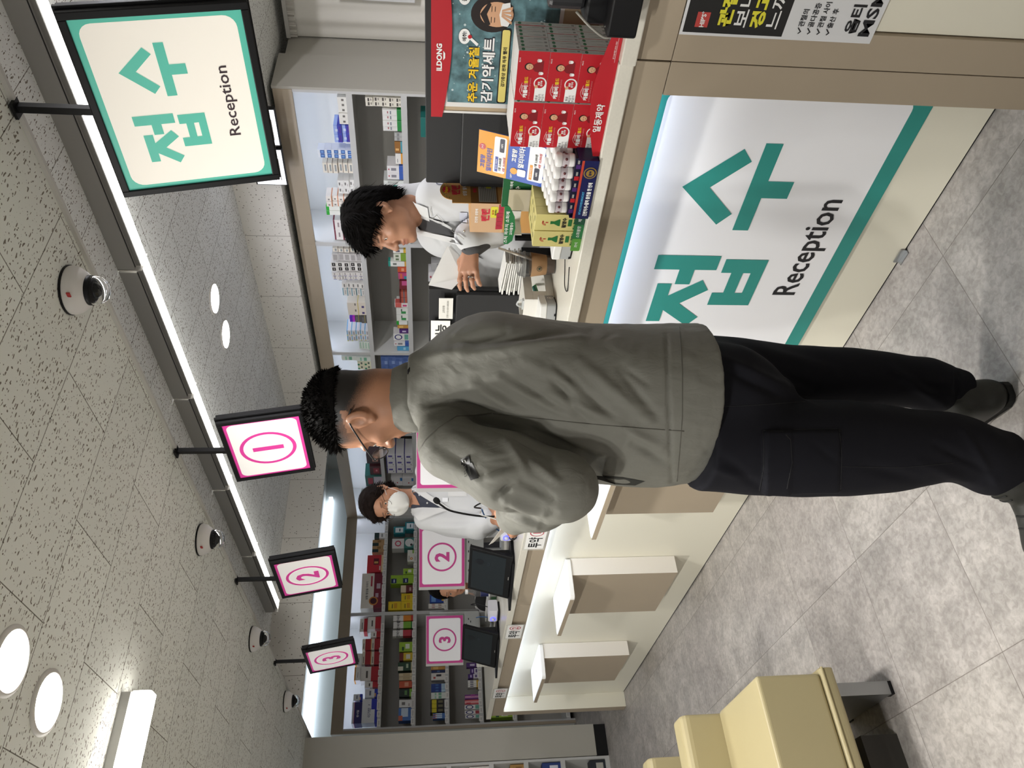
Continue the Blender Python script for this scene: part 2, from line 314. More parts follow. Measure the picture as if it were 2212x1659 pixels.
MB().box((-0.081, 0, 0), (-0.001, 0.12, 0.9185), BEIGE).build('board', t, bevel=0.0012); MB().box((0.001, 0, 0), (0.082, 0.12, 0.9185), BEIGE).build('board', t, bevel=0.0012)
t = thing('counter_fascia', 'short beige band above the black and white poster', 'panel', (-0.832, 1.58, 0.92)); MB().box((0, 0, 0), (2.03, 0.02, 0.084), BEIGE).build('board', t, bevel=0.0015)
t = thing('counter_cladding', 'plain ivory panel beside the beige pillar, by the poster', 'panel', (-0.75, 1.592, 0)); MB().box((0, 0, 0), (1.95, 0.1, 0.9185), IVORY).build('board', t, bevel=0.002)
t = thing('counter_cladding', 'long recessed ivory counter front glowing under its hidden lamp', 'panel', (0, 0, 0)); MB().box((-5.829, 1.685, 0.006), (-0.754, 1.72, 1.003), IVORY).build('board', t); MB().box((-5.829, 1.688, 0), (-0.754, 1.72, 0.006), INK).build('shadow_gap', t)
t = thing('counter_end', 'white end board at the far end of the counter, with lamplight coloured into its inner side', 'panel', (-5.92, 1.58, 0)); MB().box((0, 0, 0), (0.09, 0.345, 0.9195), IVORY, {'-y': BEIGE}).build('board', t, bevel=0.002)  # ivory beside the beige front puts the strip lamp's light into the colour
# the three small bag ledges
for i, (x0, x1, lab) in enumerate([(-2.91, -2.40, 'shelf box on the counter front, the one beside the standing man'), (-4.03, -3.53, 'shelf box on the counter front, the middle one of three'), (-5.24, -4.74, 'shelf box on the counter front, nearest the far end')]):
    t = thing('bag_ledge', lab, 'ledge', ((x0+x1)/2, 1.684, 0), group='bag ledges on the counter front')
    w = (x1-x0)/2
    MB().box((-w, -0.092, 0.2), (w, 0, 0.745), M('ledge_side_lit', 'e9e4dc', 0.4), {'-y': BEIGE}).build('box', t, bevel=0.001)  # beige box, its sides paled to carry the strip lamp's light
    MB().rbox((-w+0.005, -0.215, 0.745), (w+0.01, 0, 0.77), M('ledge_white', 'f0efec', 0.3), 0.02, 'z').build('ledge_top', t, bevel=0.003)
    MB().box((-w+0.006, -0.2155, 0.7475), (w-0.012, -0.2148, 0.7675), BEIGE).build('edge_band', t)
# ---------------------------------------------------------------- the two big lettered signs
GLY = [[(0.973, 0.588), (0.918, 0.494), (0.794, 0.754), (0.667, 0.494), (0.611, 0.591), (0.794, 0.977)], [(1.0, 0.436), (1.0, 0.3), (0.584, 0.3), (0.584, 0.436)], [(0.831, 0.3), (0.831, 0.085), (0.75, 0.085), (0.75, 0.3)], [(0.273, 0.927), (0.273, 0.797), (0.03, 0.797), (0.03, 0.927)], [(0.197, 0.797), (0.298, 0.526), (0.236, 0.442), (0.149, 0.665), (0.06, 0.44), (0.0, 0.524), (0.105, 0.797)], [(0.44, 1), (0.44, 0.438), (0.358, 0.438), (0.358, 1)], [(0.358, 0.77), (0.358, 0.634), (0.27, 0.634), (0.27, 0.77)], [(0.422, 0.385), (0.422, 0), (0.343, 0), (0.343, 0.385)], [(0.22, 0.395), (0.22, 0), (0.142, 0), (0.142, 0.395)], [(0.343, 0.29), (0.343, 0.182), (0.22, 0.182), (0.22, 0.29)], [(0.343, 0.112), (0.343, 0), (0.22, 0), (0.22, 0.112)]]
def big_letters(fc, x0, y0, w, h, m):
    for g in GLY: fc.poly([(x0+p[0]*w, y0+p[1]*h) for p in g[::-1]], m, 0.0016)
TEAL = M('teal_print', '2f8f86', 0.45); PAPERW = M('sign_white', 'f1f1f4', 0.4)
sg = thing('counter_sign', 'large white panel lettered Reception with a teal border, set in the counter front', 'sign', (-1.445, 1.684, 0.58))
b = MB(); b.box((-0.53, -0.006, -0.40), (0.53, 0, 0.36), TEAL); fc = Face(b, (-0.53, -0.006, -0.40), (1, 0, 0), (0, 0, 1)); fc.rect(0.042, 0.05, 1.018, 0.692, PAPERW, r=0.03); b.build('panel', sg)
b = MB(); fc = Face(b, (-0.53, -0.0062, -0.40), (1, 0, 0), (0, 0, 1)); big_letters(fc, 0.185, 0.247, 0.696, 0.348, TEAL); b.build('lettering', sg, label='teal lettering')
b = MB(); fc = Face(b, (-0.53, -0.0062, -0.40), (1, 0, 0), (0, 0, 1)); fc.text('Reception', 0.52, 0.135, 0.098, M('dark_print', '17171b', 0.5), 0.012, 0.0016, width=0.375, ux=None); b.build('lettering', sg, label='black lettering')
def sign_face(root, w, h, dep, face_m, border_m, draw, lab=''):
    b = MB(); fr = 0.018
    b.box((-w/2, 0, -h), (-w/2+fr, dep, 0), BLACK).box((w/2-fr, 0, -h), (w/2, dep, 0), BLACK).box((-w/2+fr, 0, -fr), (w/2-fr, dep, 0), BLACK).box((-w/2+fr, 0, -h), (w/2-fr, dep, -h+fr), BLACK)
    b.box((-w/2-0.006, 0.018, -h-0.004), (w/2+0.006, 0.03, 0.004), BLACK); f = b.build('frame', root, bevel=0.002)
    b = MB(); b.box((-w/2+fr, 0.006, -h+fr), (w/2-fr, 0.014, -fr), border_m)
    fc = Face(b, (-w/2+fr, 0.006, -h+fr), (1, 0, 0), (0, 0, 1)); iw, ih = w-2*fr, h-2*fr
    fc.rect(iw*0.025, ih*0.04, iw*0.975, ih*0.96, face_m, 0.0006, r=0.03*w/0.49)
    fp = b.build('light_panel', root)
    for d_ in (draw if isinstance(draw, tuple) else (draw,)):
        b = MB(); fc = Face(b, (-w/2+fr, 0.006, -h+fr), (1, 0, 0), (0, 0, 1)); d_(fc, iw, ih); b.build('lettering', fp)
def hang(name, lab, x, ztop, w, h, dep, tilt, bm, fm, draw):
    t = thing(name, lab, 'sign', (x, 1.715, ztop), group='hanging signs')
    MB().box((-0.009, 0.012, 0.0), (0.009, 0.03, 2.445-ztop), BLACK).box((-0.02, 0.0, 2.437-ztop), (0.02, 0.035, 2.445-ztop), BLACK).build('pole', t)
    t2 = bpy.data.objects.new('sign_box', None); COL.objects.link(t2)
    sign_face(t, w, h, dep, fm, bm, draw)
    R = Matrix.Rotation(tilt, 4, 'X')
    for ch in list(t.children):
        if not ch.name.startswith('pole'): ch.matrix_local = R
    bpy.data.objects.remove(t2)
    return t
GL = 1.0
S_CREAM = M('sign_lit_cream', 'efeae0', 0.35, emit=0.24*GL, ecol='f4ecdf'); S_TEAL = M('sign_lit_teal', '57b5a0', 0.35, emit=0.24*GL, ecol='58b8a4'); S_WHITE = M('sign_lit_white', 'f2f0ec', 0.35, emit=0.24*GL, ecol='f7f3ee'); S_PINK = M('sign_lit_pink', 'd83f98', 0.35, emit=0.2*GL, ecol='e0409e')
PLUM = M('dark_plum', '3a2a32', 0.5)
def d_rec1(fc, w, h): big_letters(fc, 0.151*w, 0.366*h, 0.708*w, 0.459*h, S_TEAL)
def d_rec2(fc, w, h):
    fc.text('Reception', 0.5*w, 0.185*h, 0.098*h, PLUM, 0.01, 0.0016, width=0.42*w)
hang('hanging_sign', 'large hanging sign lettered Reception with teal border in a black frame', -1.107, 2.262, 0.492, 0.405, 0.05, math.radians(14), S_TEAL, S_CREAM, (d_rec1, d_rec2))
def d_num(n):
    def f(fc, w, h):
        fc.ring(w/2, h/2, h*0.335, h*0.385, S_PINK, 0.0014); fc.ring(w/2, h/2, h*0.315, h*0.325, S_WHITE, 0.0015); fc.text(n, w/2, h/2, h*0.42, S_PINK, 0.03, 0.0016, sx=1.05)
    return f
hang('hanging_sign', 'hanging pink bordered sign with a circled number one', -2.597, 2.249, 0.41, 0.318, 0.045, math.radians(9.5), S_PINK, S_WHITE, d_num('1'))
hang('hanging_sign', 'hanging pink bordered sign with a circled number two', -3.79, 2.243, 0.425, 0.318, 0.045, math.radians(9.5), S_PINK, S_WHITE, d_num('2'))
c3 = hang('hanging_sign', 'hanging pink bordered sign with a circled number three', -5.035, 2.245, 0.41, 0.318, 0.045, math.radians(9.5), S_PINK, S_WHITE, d_num('3'))
b = MB(); b.tube([(0.207, 0.02, -0.02), (0.25, 0.03, -0.05), (0.255, 0.03, -0.09), (0.215, 0.02, -0.13)], 0.003, BLACK, 6, 4); b.build('cable', c3)
# ---------------------------------------------------------------- dome cameras
for x, y, lab in [(-1.585, 1.60, 'largest, nearest the teal hanging sign'), (-3.11, 1.615, 'between the hanging signs 1 and 2'), (-4.33, 1.625, 'between the hanging signs 2 and 3'), (-5.57, 1.645, 'past the hanging sign 3')]:
    t = thing('dome_camera', 'white ceiling dome camera with a clear bubble, '+lab, 'camera', (x, y, 2.449), group='dome cameras along the ceiling edge')
    MB().lathe([(0.07, 0), (0.07, -0.006)], BLACK, n=32).build('base_ring', t)
    MB().lathe([(0.068, -0.006), (0.069, -0.014), (0.064, -0.028), (0.052, -0.045), (0.043, -0.052)], M('camera_white', 'dcd9d6', 0.35), n=36).build('housing', t)
    MB().lathe([(0.042, -0.05), (0.042, -0.062), (0.036, -0.066), (0.030, -0.07)], BLACK, n=32).lathe([(0.026, -0.062), (0.024, -0.075), (0.012, -0.085), (0, -0.087)], M('lens_black', '101012', 0.15), n=24).build('lens_block', t)
    MB().lathe([(0.040, -0.052), (0.041, -0.068), (0.037, -0.085), (0.026, -0.098), (0.012, -0.104), (0, -0.105)], M('clear_dome', 'ffffff', 0.02, trans=1.0, ior=1.1), n=32).build('dome', t)
    MB().box((0.03, -0.058, -0.030), (0.045, -0.0545, -0.021), flat('b03030')).build('badge', t)

# ================================================================ shelving
def shelving(name, lab, loc, rz, w, depth, zs, lamp=True, ends=(True, True), lab_strip=False, bottom=0.0, divl=True):
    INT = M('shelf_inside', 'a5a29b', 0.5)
    t = thing(name, lab, 'shelving', loc, rz, 'white medicine shelving units')
    b = MB(); b.box((0, -0.004, 2.298), (w, 0.02, 2.415), BEIGE); b.build('header', t, bevel=0.001)
    b = MB(); b.box((0.0, 0.02, 2.40), (w, depth, 2.415), MELA); b.build('top_panel', t)
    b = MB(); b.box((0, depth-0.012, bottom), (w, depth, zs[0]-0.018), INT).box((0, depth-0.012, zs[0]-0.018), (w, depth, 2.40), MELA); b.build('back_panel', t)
    for x in ((0, 0.018), (w-0.018, w)):
        b = MB(); b.box((x[0], 0.0, bottom), (x[1], depth-0.012, 2.40 if x[0] == 0 and ends[0] or x[0] and ends[1] else 2.40), MELA, {'-y': SHELFG}); b.build('side_panel', t)
    for z in zs:
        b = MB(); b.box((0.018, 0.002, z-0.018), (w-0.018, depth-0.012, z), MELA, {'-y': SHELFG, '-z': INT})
        b.box((0.018, 0.0, z-0.034), (w-0.018, 0.003, z+0.004), SHELFG); b.build('shelf', t)
        if lab_strip:
            b = MB(); rnd = random.Random(int(z*100)+int(w*1000)); x = 0.03
            while x < w-0.09:
                k_ = rnd.uniform(0.05, 0.085); zz = z-0.03+rnd.choice((0, 0.004, 0.008)); b.box((x, -0.0025, zz), (x+k_, -0.001, zz+0.034), M('price_card', 'e8e6e1', 0.5))
                for q in range(2): b.box((x+0.012, -0.0028, zz+0.009+q*0.009), (x+k_-0.014, -0.0024, zz+0.0125+q*0.009), M('print_grey', '9a9692', 0.6))
                x += k_+rnd.uniform(0.002, 0.03)
            b.build('price_cards', t)
    if lamp:
        b = MB(); b.box((0.03, 0.03, 2.375), (w-0.03, 0.055, 2.392), E_C); b.build('led_strip', t)
    return t
ZS = (1.97, 1.632, 1.295, 0.955, 0.62, 0.08)
shelving('shelving_unit', 'white medicine shelving behind the man in the white coat, under the teal hanging sign', (-3.85, 4.40, 0), 0, 1.24, 0.39, ZS)
shelving('shelving_unit', 'white medicine shelving with blue and white packs, past the young man in white', (-5.09, 4.40, 0), 0, 1.24, 0.39, ZS)
shelving('shelving_unit', 'white medicine shelving behind the masked woman, mostly covered by the standing man', (-6.33, 4.40, 0), 0, 1.24, 0.39, ZS)
shelving('shelving_unit', 'white medicine shelving in the corner behind the masked woman', (-8.0, 4.40, 0), 0, 1.67, 0.39, ZS)
shelving('shelving_unit', 'white medicine shelving beside the masked woman, with red liver tonic packs', (-8.0, 3.23, 0), math.pi/2, 1.17, 0.38, ZS, lab_strip=True)
shelving('shelving_unit', 'white medicine shelving full of red and blue packs, behind the sign 3', (-8.0, 2.06, 0), math.pi/2, 1.17, 0.38, ZS, lab_strip=True)
MB().box((-8.02, 2.035, 0.0), (-7.995, 2.06, 2.415), BEIGE).box((-8.4, 2.04, 0), (-8.02, 2.06, 2.415), MELA).build('end_board', label='beige end board of the far shelving beside the dark gap', category='panel')
shelving('display_shelving', 'shelving past the grey partition at the edge of the photo', (-6.66, 0.30, 0), math.pi/2, 1.13, 0.35, (2.0, 1.66, 1.32, 0.98, 0.70, 0.40, 0.03))
# grey side boards and the curtain past the first unit
MB().box((-2.61, 4.40, 0), (-2.592, 4.79, 2.42), GREYP).box((-2.66, 4.79, 0), (-2.61, 5.06, 2.385), GREYP).build('wall_return', kind='structure')
cu = thing('curtain', 'white curtain with a gathered heading hung beside the grey board', 'curtain', (0, 0, 0))
def wavy(x0, x1, y, z0, z1, m, amp, f1, nx=220, nz=14, top=0.03):
    b = MB(); vs = []; fs = []
    for j in range(nz+1):
        t = j/nz; z = z0+(z1-z0)*t
        for i in range(nx+1):
            x = x0+(x1-x0)*i/nx; a = amp*(0.5+0.5*(1-t))
            vs.append((x, y+a*(math.sin(x*f1)+0.6*math.sin(x*f1*2.3+1+t)), z))
    for j in range(nz):
        for i in range(nx): k_ = j*(nx+1)+i; fs.append((k_, k_+1, k_+nx+2, k_+nx+1))
    b.add(vs, fs, m, True); return b
CURT = M('curtain_white', 'dedbd2', 0.75)
wavy(-2.6, -1.3, 5.03, 0.6, 2.33, CURT, 0.014, 26).build('drape', cu)
b = wavy(-2.6, -1.3, 5.02, 2.325, 2.395, CURT, 0.012, 150, 400, 8); b.build('heading', cu)
MB().box((-2.6, 5.0, 2.37), (-1.3, 5.012, 2.395), M('curtain_rail', 'd0cec8', 0.4)).build('rail', cu)
nb = MB(); nb.box((-2.32, 4.985, 1.55), (-1.7, 4.99, 2.05), M('notice_paper', 'd9dadb', 0.5)); fc = Face(nb, (-2.32, 4.985, 1.55), (1, 0, 0), (0, 0, 1))
fc.text('출입금', 0.16, 0.23, 0.075, M('dark_print', '17171b', 0.5), 0.02).rect(0.03, 0.09, 0.5, 0.12, flat('7c2f45'))
nb.build('notice', label='white notice with black lettering and a maroon line, hung on the curtain', category='notice')
for i, (x, w, lab) in enumerate([(-2.90, 0.255, 'white lit screen on the bulkhead showing a small pink mark'), (-3.20, 0.275, 'white lit screen on the bulkhead covered with lines of small text')]):
    t = thing('wall_screen', lab, 'screen', (x+w/2, 4.25, 2.385))
    SCW = M('screen_lit', 'f4f4f8', 0.3, emit=0.75, ecol='f4f4fb')
    MB().box((-w/2, -0.02, 0), (w/2, 0.012, 0.2), BLACK).build('housing', t, bevel=0.002)
    b = MB(); b.box((-w/2+0.006, -0.0215, 0.006), (w/2-0.006, -0.0205, 0.19), SCW); fc = Face(b, (-w/2, -0.0215, 0), (1, 0, 0), (0, 0, 1))
    for j in range(6):
        if i or j < 3: fc.rect(0.04, 0.03+j*0.017, w-0.07-0.03*(j % 3), 0.036+j*0.017, M('print_grey', '9a9692', 0.6))
    if not i: fc.rect(w-0.06, 0.10, w-0.03, 0.135, flat('e0b4b8'))
    b.build('display', t)
# ---------------------------------------------------------------- waiting benches
CREAM = M('cream_leatherette', 'a99d78', 0.45, bump=0.08, bscale=900)
def bench(y1, n, x0, x1, back_x, lab, face=1):
    t = thing('waiting_bench', lab, 'bench', (0, 0, 0), group='cream waiting benches')
    y0 = y1-n
    b = MB(); b.rbox((x0, y0, 0.24), (x1, y1, 0.45), CREAM, 0.012, 'y'); b.build('seat', t, bevel=0.012, seg=3)
    b = MB(); b.rbox((x0-0.01, y0, 0.195), (x1+0.012, y1+0.012, 0.24), CREAM, 0.018, 'y'); b.tube([(x1+0.013, y0, 0.236), (x1+0.013, y1+0.013, 0.236), (x0, y1+0.013, 0.236)], 0.004, CREAM); b.build('seat_base', t, bevel=0.008)
    b = MB(); b.rbox((back_x-0.06, y0, 0.2), (back_x+0.06, y1-0.004, 0.59), CREAM, 0.03, 'y'); b.build('backrest', t, bevel=0.012, seg=3)
    for y in (y1-0.045, y0+0.05):
        b = MB(); b.box((x0+0.03, y-0.02, 0.012), (x1-0.03, y+0.02, 0.2), STEEL); b.build('leg', t)
        b = MB(); b.box((x1-0.06, y-0.02, 0), (x1-0.03, y+0.02, 0.012), BLACK).box((x0+0.03, y-0.02, 0), (x0+0.06, y+0.02, 0.012), BLACK); b.build('foot', t)
    return t
bench(0.705, 1.5, -2.72, -2.33, -2.775, 'cream padded waiting bench with piped edges, the front one')
bench(0.685, 1.5, -3.75, -3.36, -3.30, 'cream waiting bench behind the front one, only its low back shows')
MB().box((-2.66, -0.7, 0), (-2.43, 0.54, 0.12), M('dark_box', '33302c', 0.6)).build('storage_box', label='dark box pushed under the front cream bench', category='box')

DISP = [((-6.69, 1.419, 1.079), 0.10, 0.16, ('e6e0dc', 'b02838'), 'white and red first aid box'), ((-6.69, 1.428, 0.982), 0.10, 0.11, ('4a8a5c', '2f6a44'), 'green box'), ((-6.69, 1.409, 0.735), 0.12, 0.11, ('b08850', '8a6438'), 'brown kraft box'), ((-6.69, 1.393, 0.411), 0.14, 0.15, ('2a3f7c', 'd8dce8'), 'dark blue box with a pale front'), ((-6.69, 1.376, 0.061), 0.13, 0.13, ('2c3038', 'b8b6ae'), 'black and grey box')]
for i, (p, w, h, c, lab) in enumerate(DISP):
    z = (0.98, 0.98, 0.70, 0.40, 0.03)[i]
    b = MB(); b.box((0, -w/2, 0), (0.1, w/2, h), M('pack_'+c[0], c[0], 0.5)); b.box((0.1, -w*0.36, h*0.15), (0.1006, w*0.36, h*0.6), flat(c[1]))
    b.build('packed_box', loc=(-6.79, 1.405-w/2-(0.12 if i == 1 else 0), z+0.0006), label=lab+' on the shelving past the grey partition', category='box')
MB().box((0, -0.016, 0), (0.05, 0, 0.003), STEEL).box((0, -0.004, 0.0), (0.05, 0, 0.02), STEEL).build('floor_bracket', loc=(-1.50, 1.684, 0.0005), label='small steel bracket at the foot of the counter below the Reception panel', category='bracket')

# ================================================================ people: smooth blended forms meshed as one surface
class Form:
    def __init__(s, lo, hi, vox):
        s.lo = np.array(lo, float); s.vox = vox; s.n = np.maximum(8, np.ceil((np.array(hi)-s.lo)/vox).astype(int)+1)
        s.d = np.full(s.n, 0.5, np.float32)
    def reg(s, lo, hi):
        a = np.clip(np.floor((np.asarray(lo)-s.lo)/s.vox).astype(int), 0, s.n); b = np.clip(np.ceil((np.asarray(hi)-s.lo)/s.vox).astype(int)+1, 0, s.n)
        sl = tuple(slice(i, j) for i, j in zip(a, b))
        g = [(s.lo[i]+s.vox*np.arange(a[i], b[i])).astype(np.float32).reshape([-1 if j == i else 1 for j in range(3)]) for i in range(3)]
        return sl, g
    def mix(s, sl, e, k, sub=False):
        o = s.d[sl]
        if o.size == 0: return
        if sub: o = -o
        if k <= 0: r = np.minimum(o, e)
        else:
            h = np.clip(0.5+0.5*(o-e)/k, 0, 1); r = o*(1-h)+e*h-k*h*(1-h)
        s.d[sl] = -r if sub else r
    def cone(s, a, b, ra, rb=None, k=0.01, sub=False, flat=None):
        # flat = (direction, ratio): thinner along that direction
        rb = ra if rb is None else rb; a = np.asarray(a, float); b = np.asarray(b, float); m = max(ra, rb)+k+3*s.vox
        sl, g = s.reg(np.minimum(a, b)-m, np.maximum(a, b)+m); ab = b-a; L2 = max(float(ab@ab), 1e-9)
        q = [g[i]-a[i] for i in range(3)]
        t = np.clip((q[0]*ab[0]+q[1]*ab[1]+q[2]*ab[2])/L2, 0, 1)
        w = [q[i]-t*ab[i] for i in range(3)]; sc = 1.0
        if flat:
            n = np.asarray(flat[0], float); n /= np.linalg.norm(n); dn = (w[0]*n[0]+w[1]*n[1]+w[2]*n[2])*(1/flat[1]-1)
            w = [w[i]+dn*n[i] for i in range(3)]; sc = (1+flat[1])/2
        e = (np.sqrt(w[0]**2+w[1]**2+w[2]**2)-(ra+(rb-ra)*t))*sc
        s.mix(sl, e, k, sub); return s
    def chain(s, pts, rs, k=0.01, **kw):
        for i in range(len(pts)-1): s.cone(pts[i], pts[i+1], rs[i], rs[i+1], k, **kw)
        return s
    def ell(s, c, r, ax=None, k=0.01, sub=False):
        c = np.asarray(c, float); r = np.asarray(r, float); m = float(max(r))+k+3*s.vox; ax = np.eye(3) if ax is None else np.asarray(ax, float)
        sl, g = s.reg(c-m, c+m); q = [g[i]-c[i] for i in range(3)]
        u = [q[0]*ax[j][0]+q[1]*ax[j][1]+q[2]*ax[j][2] for j in range(3)]
        k0 = np.sqrt(sum((u[j]/r[j])**2 for j in range(3))); k1 = np.sqrt(sum((u[j]/r[j]**2)**2 for j in range(3)))+1e-6
        s.mix(sl, k0*(k0-1)/k1, k, sub); return s
    def stack(s, rows, k=0.01, cap=0.0):
        # rows (z, cx, cy, half a, half b, angle of a): smooth upright loft
        R = np.array(sorted(rows), float); zz = np.linspace(R[0, 0], R[-1, 0], 80)
        m = float(R[:, 3:5].max())+k+3*s.vox
        lo = (R[:, 1].min()-m, R[:, 2].min()-m, R[0, 0]-k-3*s.vox); hi = (R[:, 1].max()+m, R[:, 2].max()+m, R[-1, 0]+k+3*s.vox)
        sl, g = s.reg(lo, hi); z = g[2].ravel()
        P = [np.convolve(np.pad(np.interp(zz, R[:, 0], R[:, i]), 4, 'edge'), np.ones(9)/9, 'valid') for i in range(1, 6)]
        cx, cy, a, b, an = [np.interp(z, zz, p).astype(np.float32).reshape(1, 1, -1) for p in P]
        x, y = g[0]-cx, g[1]-cy; ca, sa = np.cos(an), np.sin(an); u, v = x*ca+y*sa, -x*sa+y*ca
        k0 = np.sqrt((u/a)**2+(v/b)**2); k1 = np.sqrt((u/a**2)**2+(v/b**2)**2)+1e-5
        e = k0*(k0-1)/k1; e = np.maximum(e, np.maximum(R[0, 0]-g[2], g[2]-R[-1, 0]))
        s.mix(sl, e, k); return s
    def cut(s, p, n, k=0.0):      # remove what lies on the n side of p
        n = np.asarray(n, float); n /= np.linalg.norm(n); sl, g = s.reg(s.lo, s.lo+s.vox*s.n)
        s.d = np.maximum(s.d, sum((g[i]-p[i])*n[i] for i in range(3)).astype(np.float32)); return s
    def mesh(s):
        d = s.d; ins = d < 0; nx, ny, nz = s.n-1
        c = np.zeros((nx, ny, nz), np.uint8)
        for i in (0, 1):
            for j in (0, 1):
                for l in (0, 1): c += ins[i:nx+i, j:ny+j, l:nz+l]
        act = np.argwhere((c > 0) & (c < 8)); idx = np.full((nx, ny, nz), -1, np.int32); idx[tuple(act.T)] = np.arange(len(act))
        v = np.zeros((len(act), 3)); cnt = np.zeros(len(act)); D = lambda o: d[act[:, 0]+o[0], act[:, 1]+o[1], act[:, 2]+o[2]]
        cs = [(i, j, l) for i in (0, 1) for j in (0, 1) for l in (0, 1)]
        for o in cs:
            for ax in range(3):
                if o[ax]: continue
                p = list(o); p[ax] = 1; a, b = D(o), D(p); x = (a < 0) != (b < 0)
                t = np.where(x, a/np.where(x, a-b, 1), 0); q = np.array(o, float)+np.zeros((len(act), 3)); q[:, ax] += t
                v[x] += q[x]; cnt[x] += 1
        v = s.lo+s.vox*(act+v/cnt[:, None]); F = []
        for ax in range(3):
            u, w = (ax+1) % 3, (ax+2) % 3
            A = [slice(1, None)]*3; 
            e = np.argwhere(np.diff(ins, axis=ax)); e = e[(e[:, u] > 0) & (e[:, w] > 0) & (e[:, u] < s.n[u]-1) & (e[:, w] < s.n[w]-1)]
            def I(du, dw): q = e.copy(); q[:, u] -= du; q[:, w] -= dw; return idx[tuple(q.T)]
            f = np.stack([I(0, 0), I(1, 0), I(1, 1), I(0, 1)], 1); fl = ~ins[tuple(e.T)]
            f[fl] = f[fl][:, ::-1]; F.append(f[(f >= 0).all(1)])
        F = np.vstack(F); return v, F[:, ::-1] if False else F
def normals(v, f):
    n = np.zeros_like(v); a = np.cross(v[f[:, 2]]-v[f[:, 0]], v[f[:, 3]]-v[f[:, 1]])
    for i in range(4): np.add.at(n, f[:, i], a)
    return n/(np.linalg.norm(n, axis=1, keepdims=True)+1e-12)
def relax(v, f, it=2, lam=0.5):
    e = np.vstack([f[:, [0, 1]], f[:, [1, 2]], f[:, [2, 3]], f[:, [3, 0]]]); 
    for q in range(it):
        s = np.zeros_like(v); c = np.zeros(len(v)); 
        np.add.at(s, e[:, 0], v[e[:, 1]]); np.add.at(s, e[:, 1], v[e[:, 0]]); np.add.at(c, e[:, 0], 1); np.add.at(c, e[:, 1], 1)
        v = v+lam*(s/c[:, None]-v)
    return v
def skin_mesh(name, v, f, mats, parent, mi=None, attr=None, smooth=True, **kw):
    me = bpy.data.meshes.new(name); me.from_pydata(v.tolist(), [], f.tolist())
    for m in (mats if isinstance(mats, (list, tuple)) else [mats]): me.materials.append(m)
    if mi is not None: me.polygons.foreach_set('material_index', np.asarray(mi, np.int32))
    me.polygons.foreach_set('use_smooth', [smooth]*len(f))
    for k_, a in (attr or {}).items():
        at = me.attributes.new(k_, 'FLOAT', 'POINT'); at.data.foreach_set('value', np.asarray(a, np.float32))
    me.update(); o = bpy.data.objects.new(name, me); COL.objects.link(o); o.parent = parent
    for k_, q in kw.items(): o[k_] = q
    return o
EYE = [np.zeros(3)]        # where one stands to look at a wearer: creases and seams are laid out as seen from there
def seen(v):
    e = EYE[0]; t = (0-e[1])/(v[:, 1]-e[1]); return np.stack([e[0]+(v[:, 0]-e[0])*t, e[2]+(v[:, 2]-e[2])*t], 1)
def folds(v, n, L, view=(0, -1, 0)):
    # cloth folds: each (p, q, width, height) is a ridge (or a crease, height < 0) along p-q in the wearer's (x, z), on the side facing view
    sv = seen(v); face = np.clip(n@np.array(view)*2.0, 0, 1); out = np.zeros(len(v))
    for p, q, w, h in L:
        p, q = np.array(p), np.array(q); ab = q-p; x = sv-p; t = np.clip(x@ab/(ab@ab), 0, 1)
        dd = np.linalg.norm(x-t[:, None]*ab, axis=1); out += h*np.exp(-(dd/w)**2)*(0.25+0.75*np.sin(np.pi*np.clip(t, 0.08, 0.92)))
    return v+n*(out*face)[:, None]
def vnoise(v, sc, seed=0):      # cheap smooth noise from summed waves
    r = np.random.RandomState(seed); o = np.zeros(len(v))
    for i in range(7):
        k_ = r.normal(size=3)*sc; o += np.sin(v@k_+r.uniform(0, 6.28))
    return o/7
from mathutils.bvhtree import BVHTree
def on_surface(v, f, pts, y0=-3, lift=0.0):     # drop (x, z) points onto the near side of a form
    bv = BVHTree.FromPolygons([Vector(p) for p in v], [tuple(q) for q in f]); out = []
    for x, z in pts:
        e = Vector(EYE[0]); h = bv.ray_cast(e, (Vector((x, 0, z))-e).normalized())
        if h[0] is None: h = bv.find_nearest(Vector((x, -0.05, z)))
        if h[0] is not None: out.append(h[0]+h[1]*lift)
    return out
def dense(pts, step=0.012):
    out = []
    for a, b in zip(pts[:-1], pts[1:]):
        n = max(1, int(math.hypot(b[0]-a[0], b[1]-a[1])/step))
        out += [(a[0]+(b[0]-a[0])*i/n, a[1]+(b[1]-a[1])*i/n) for i in range(n)]
    return out+[pts[-1]]
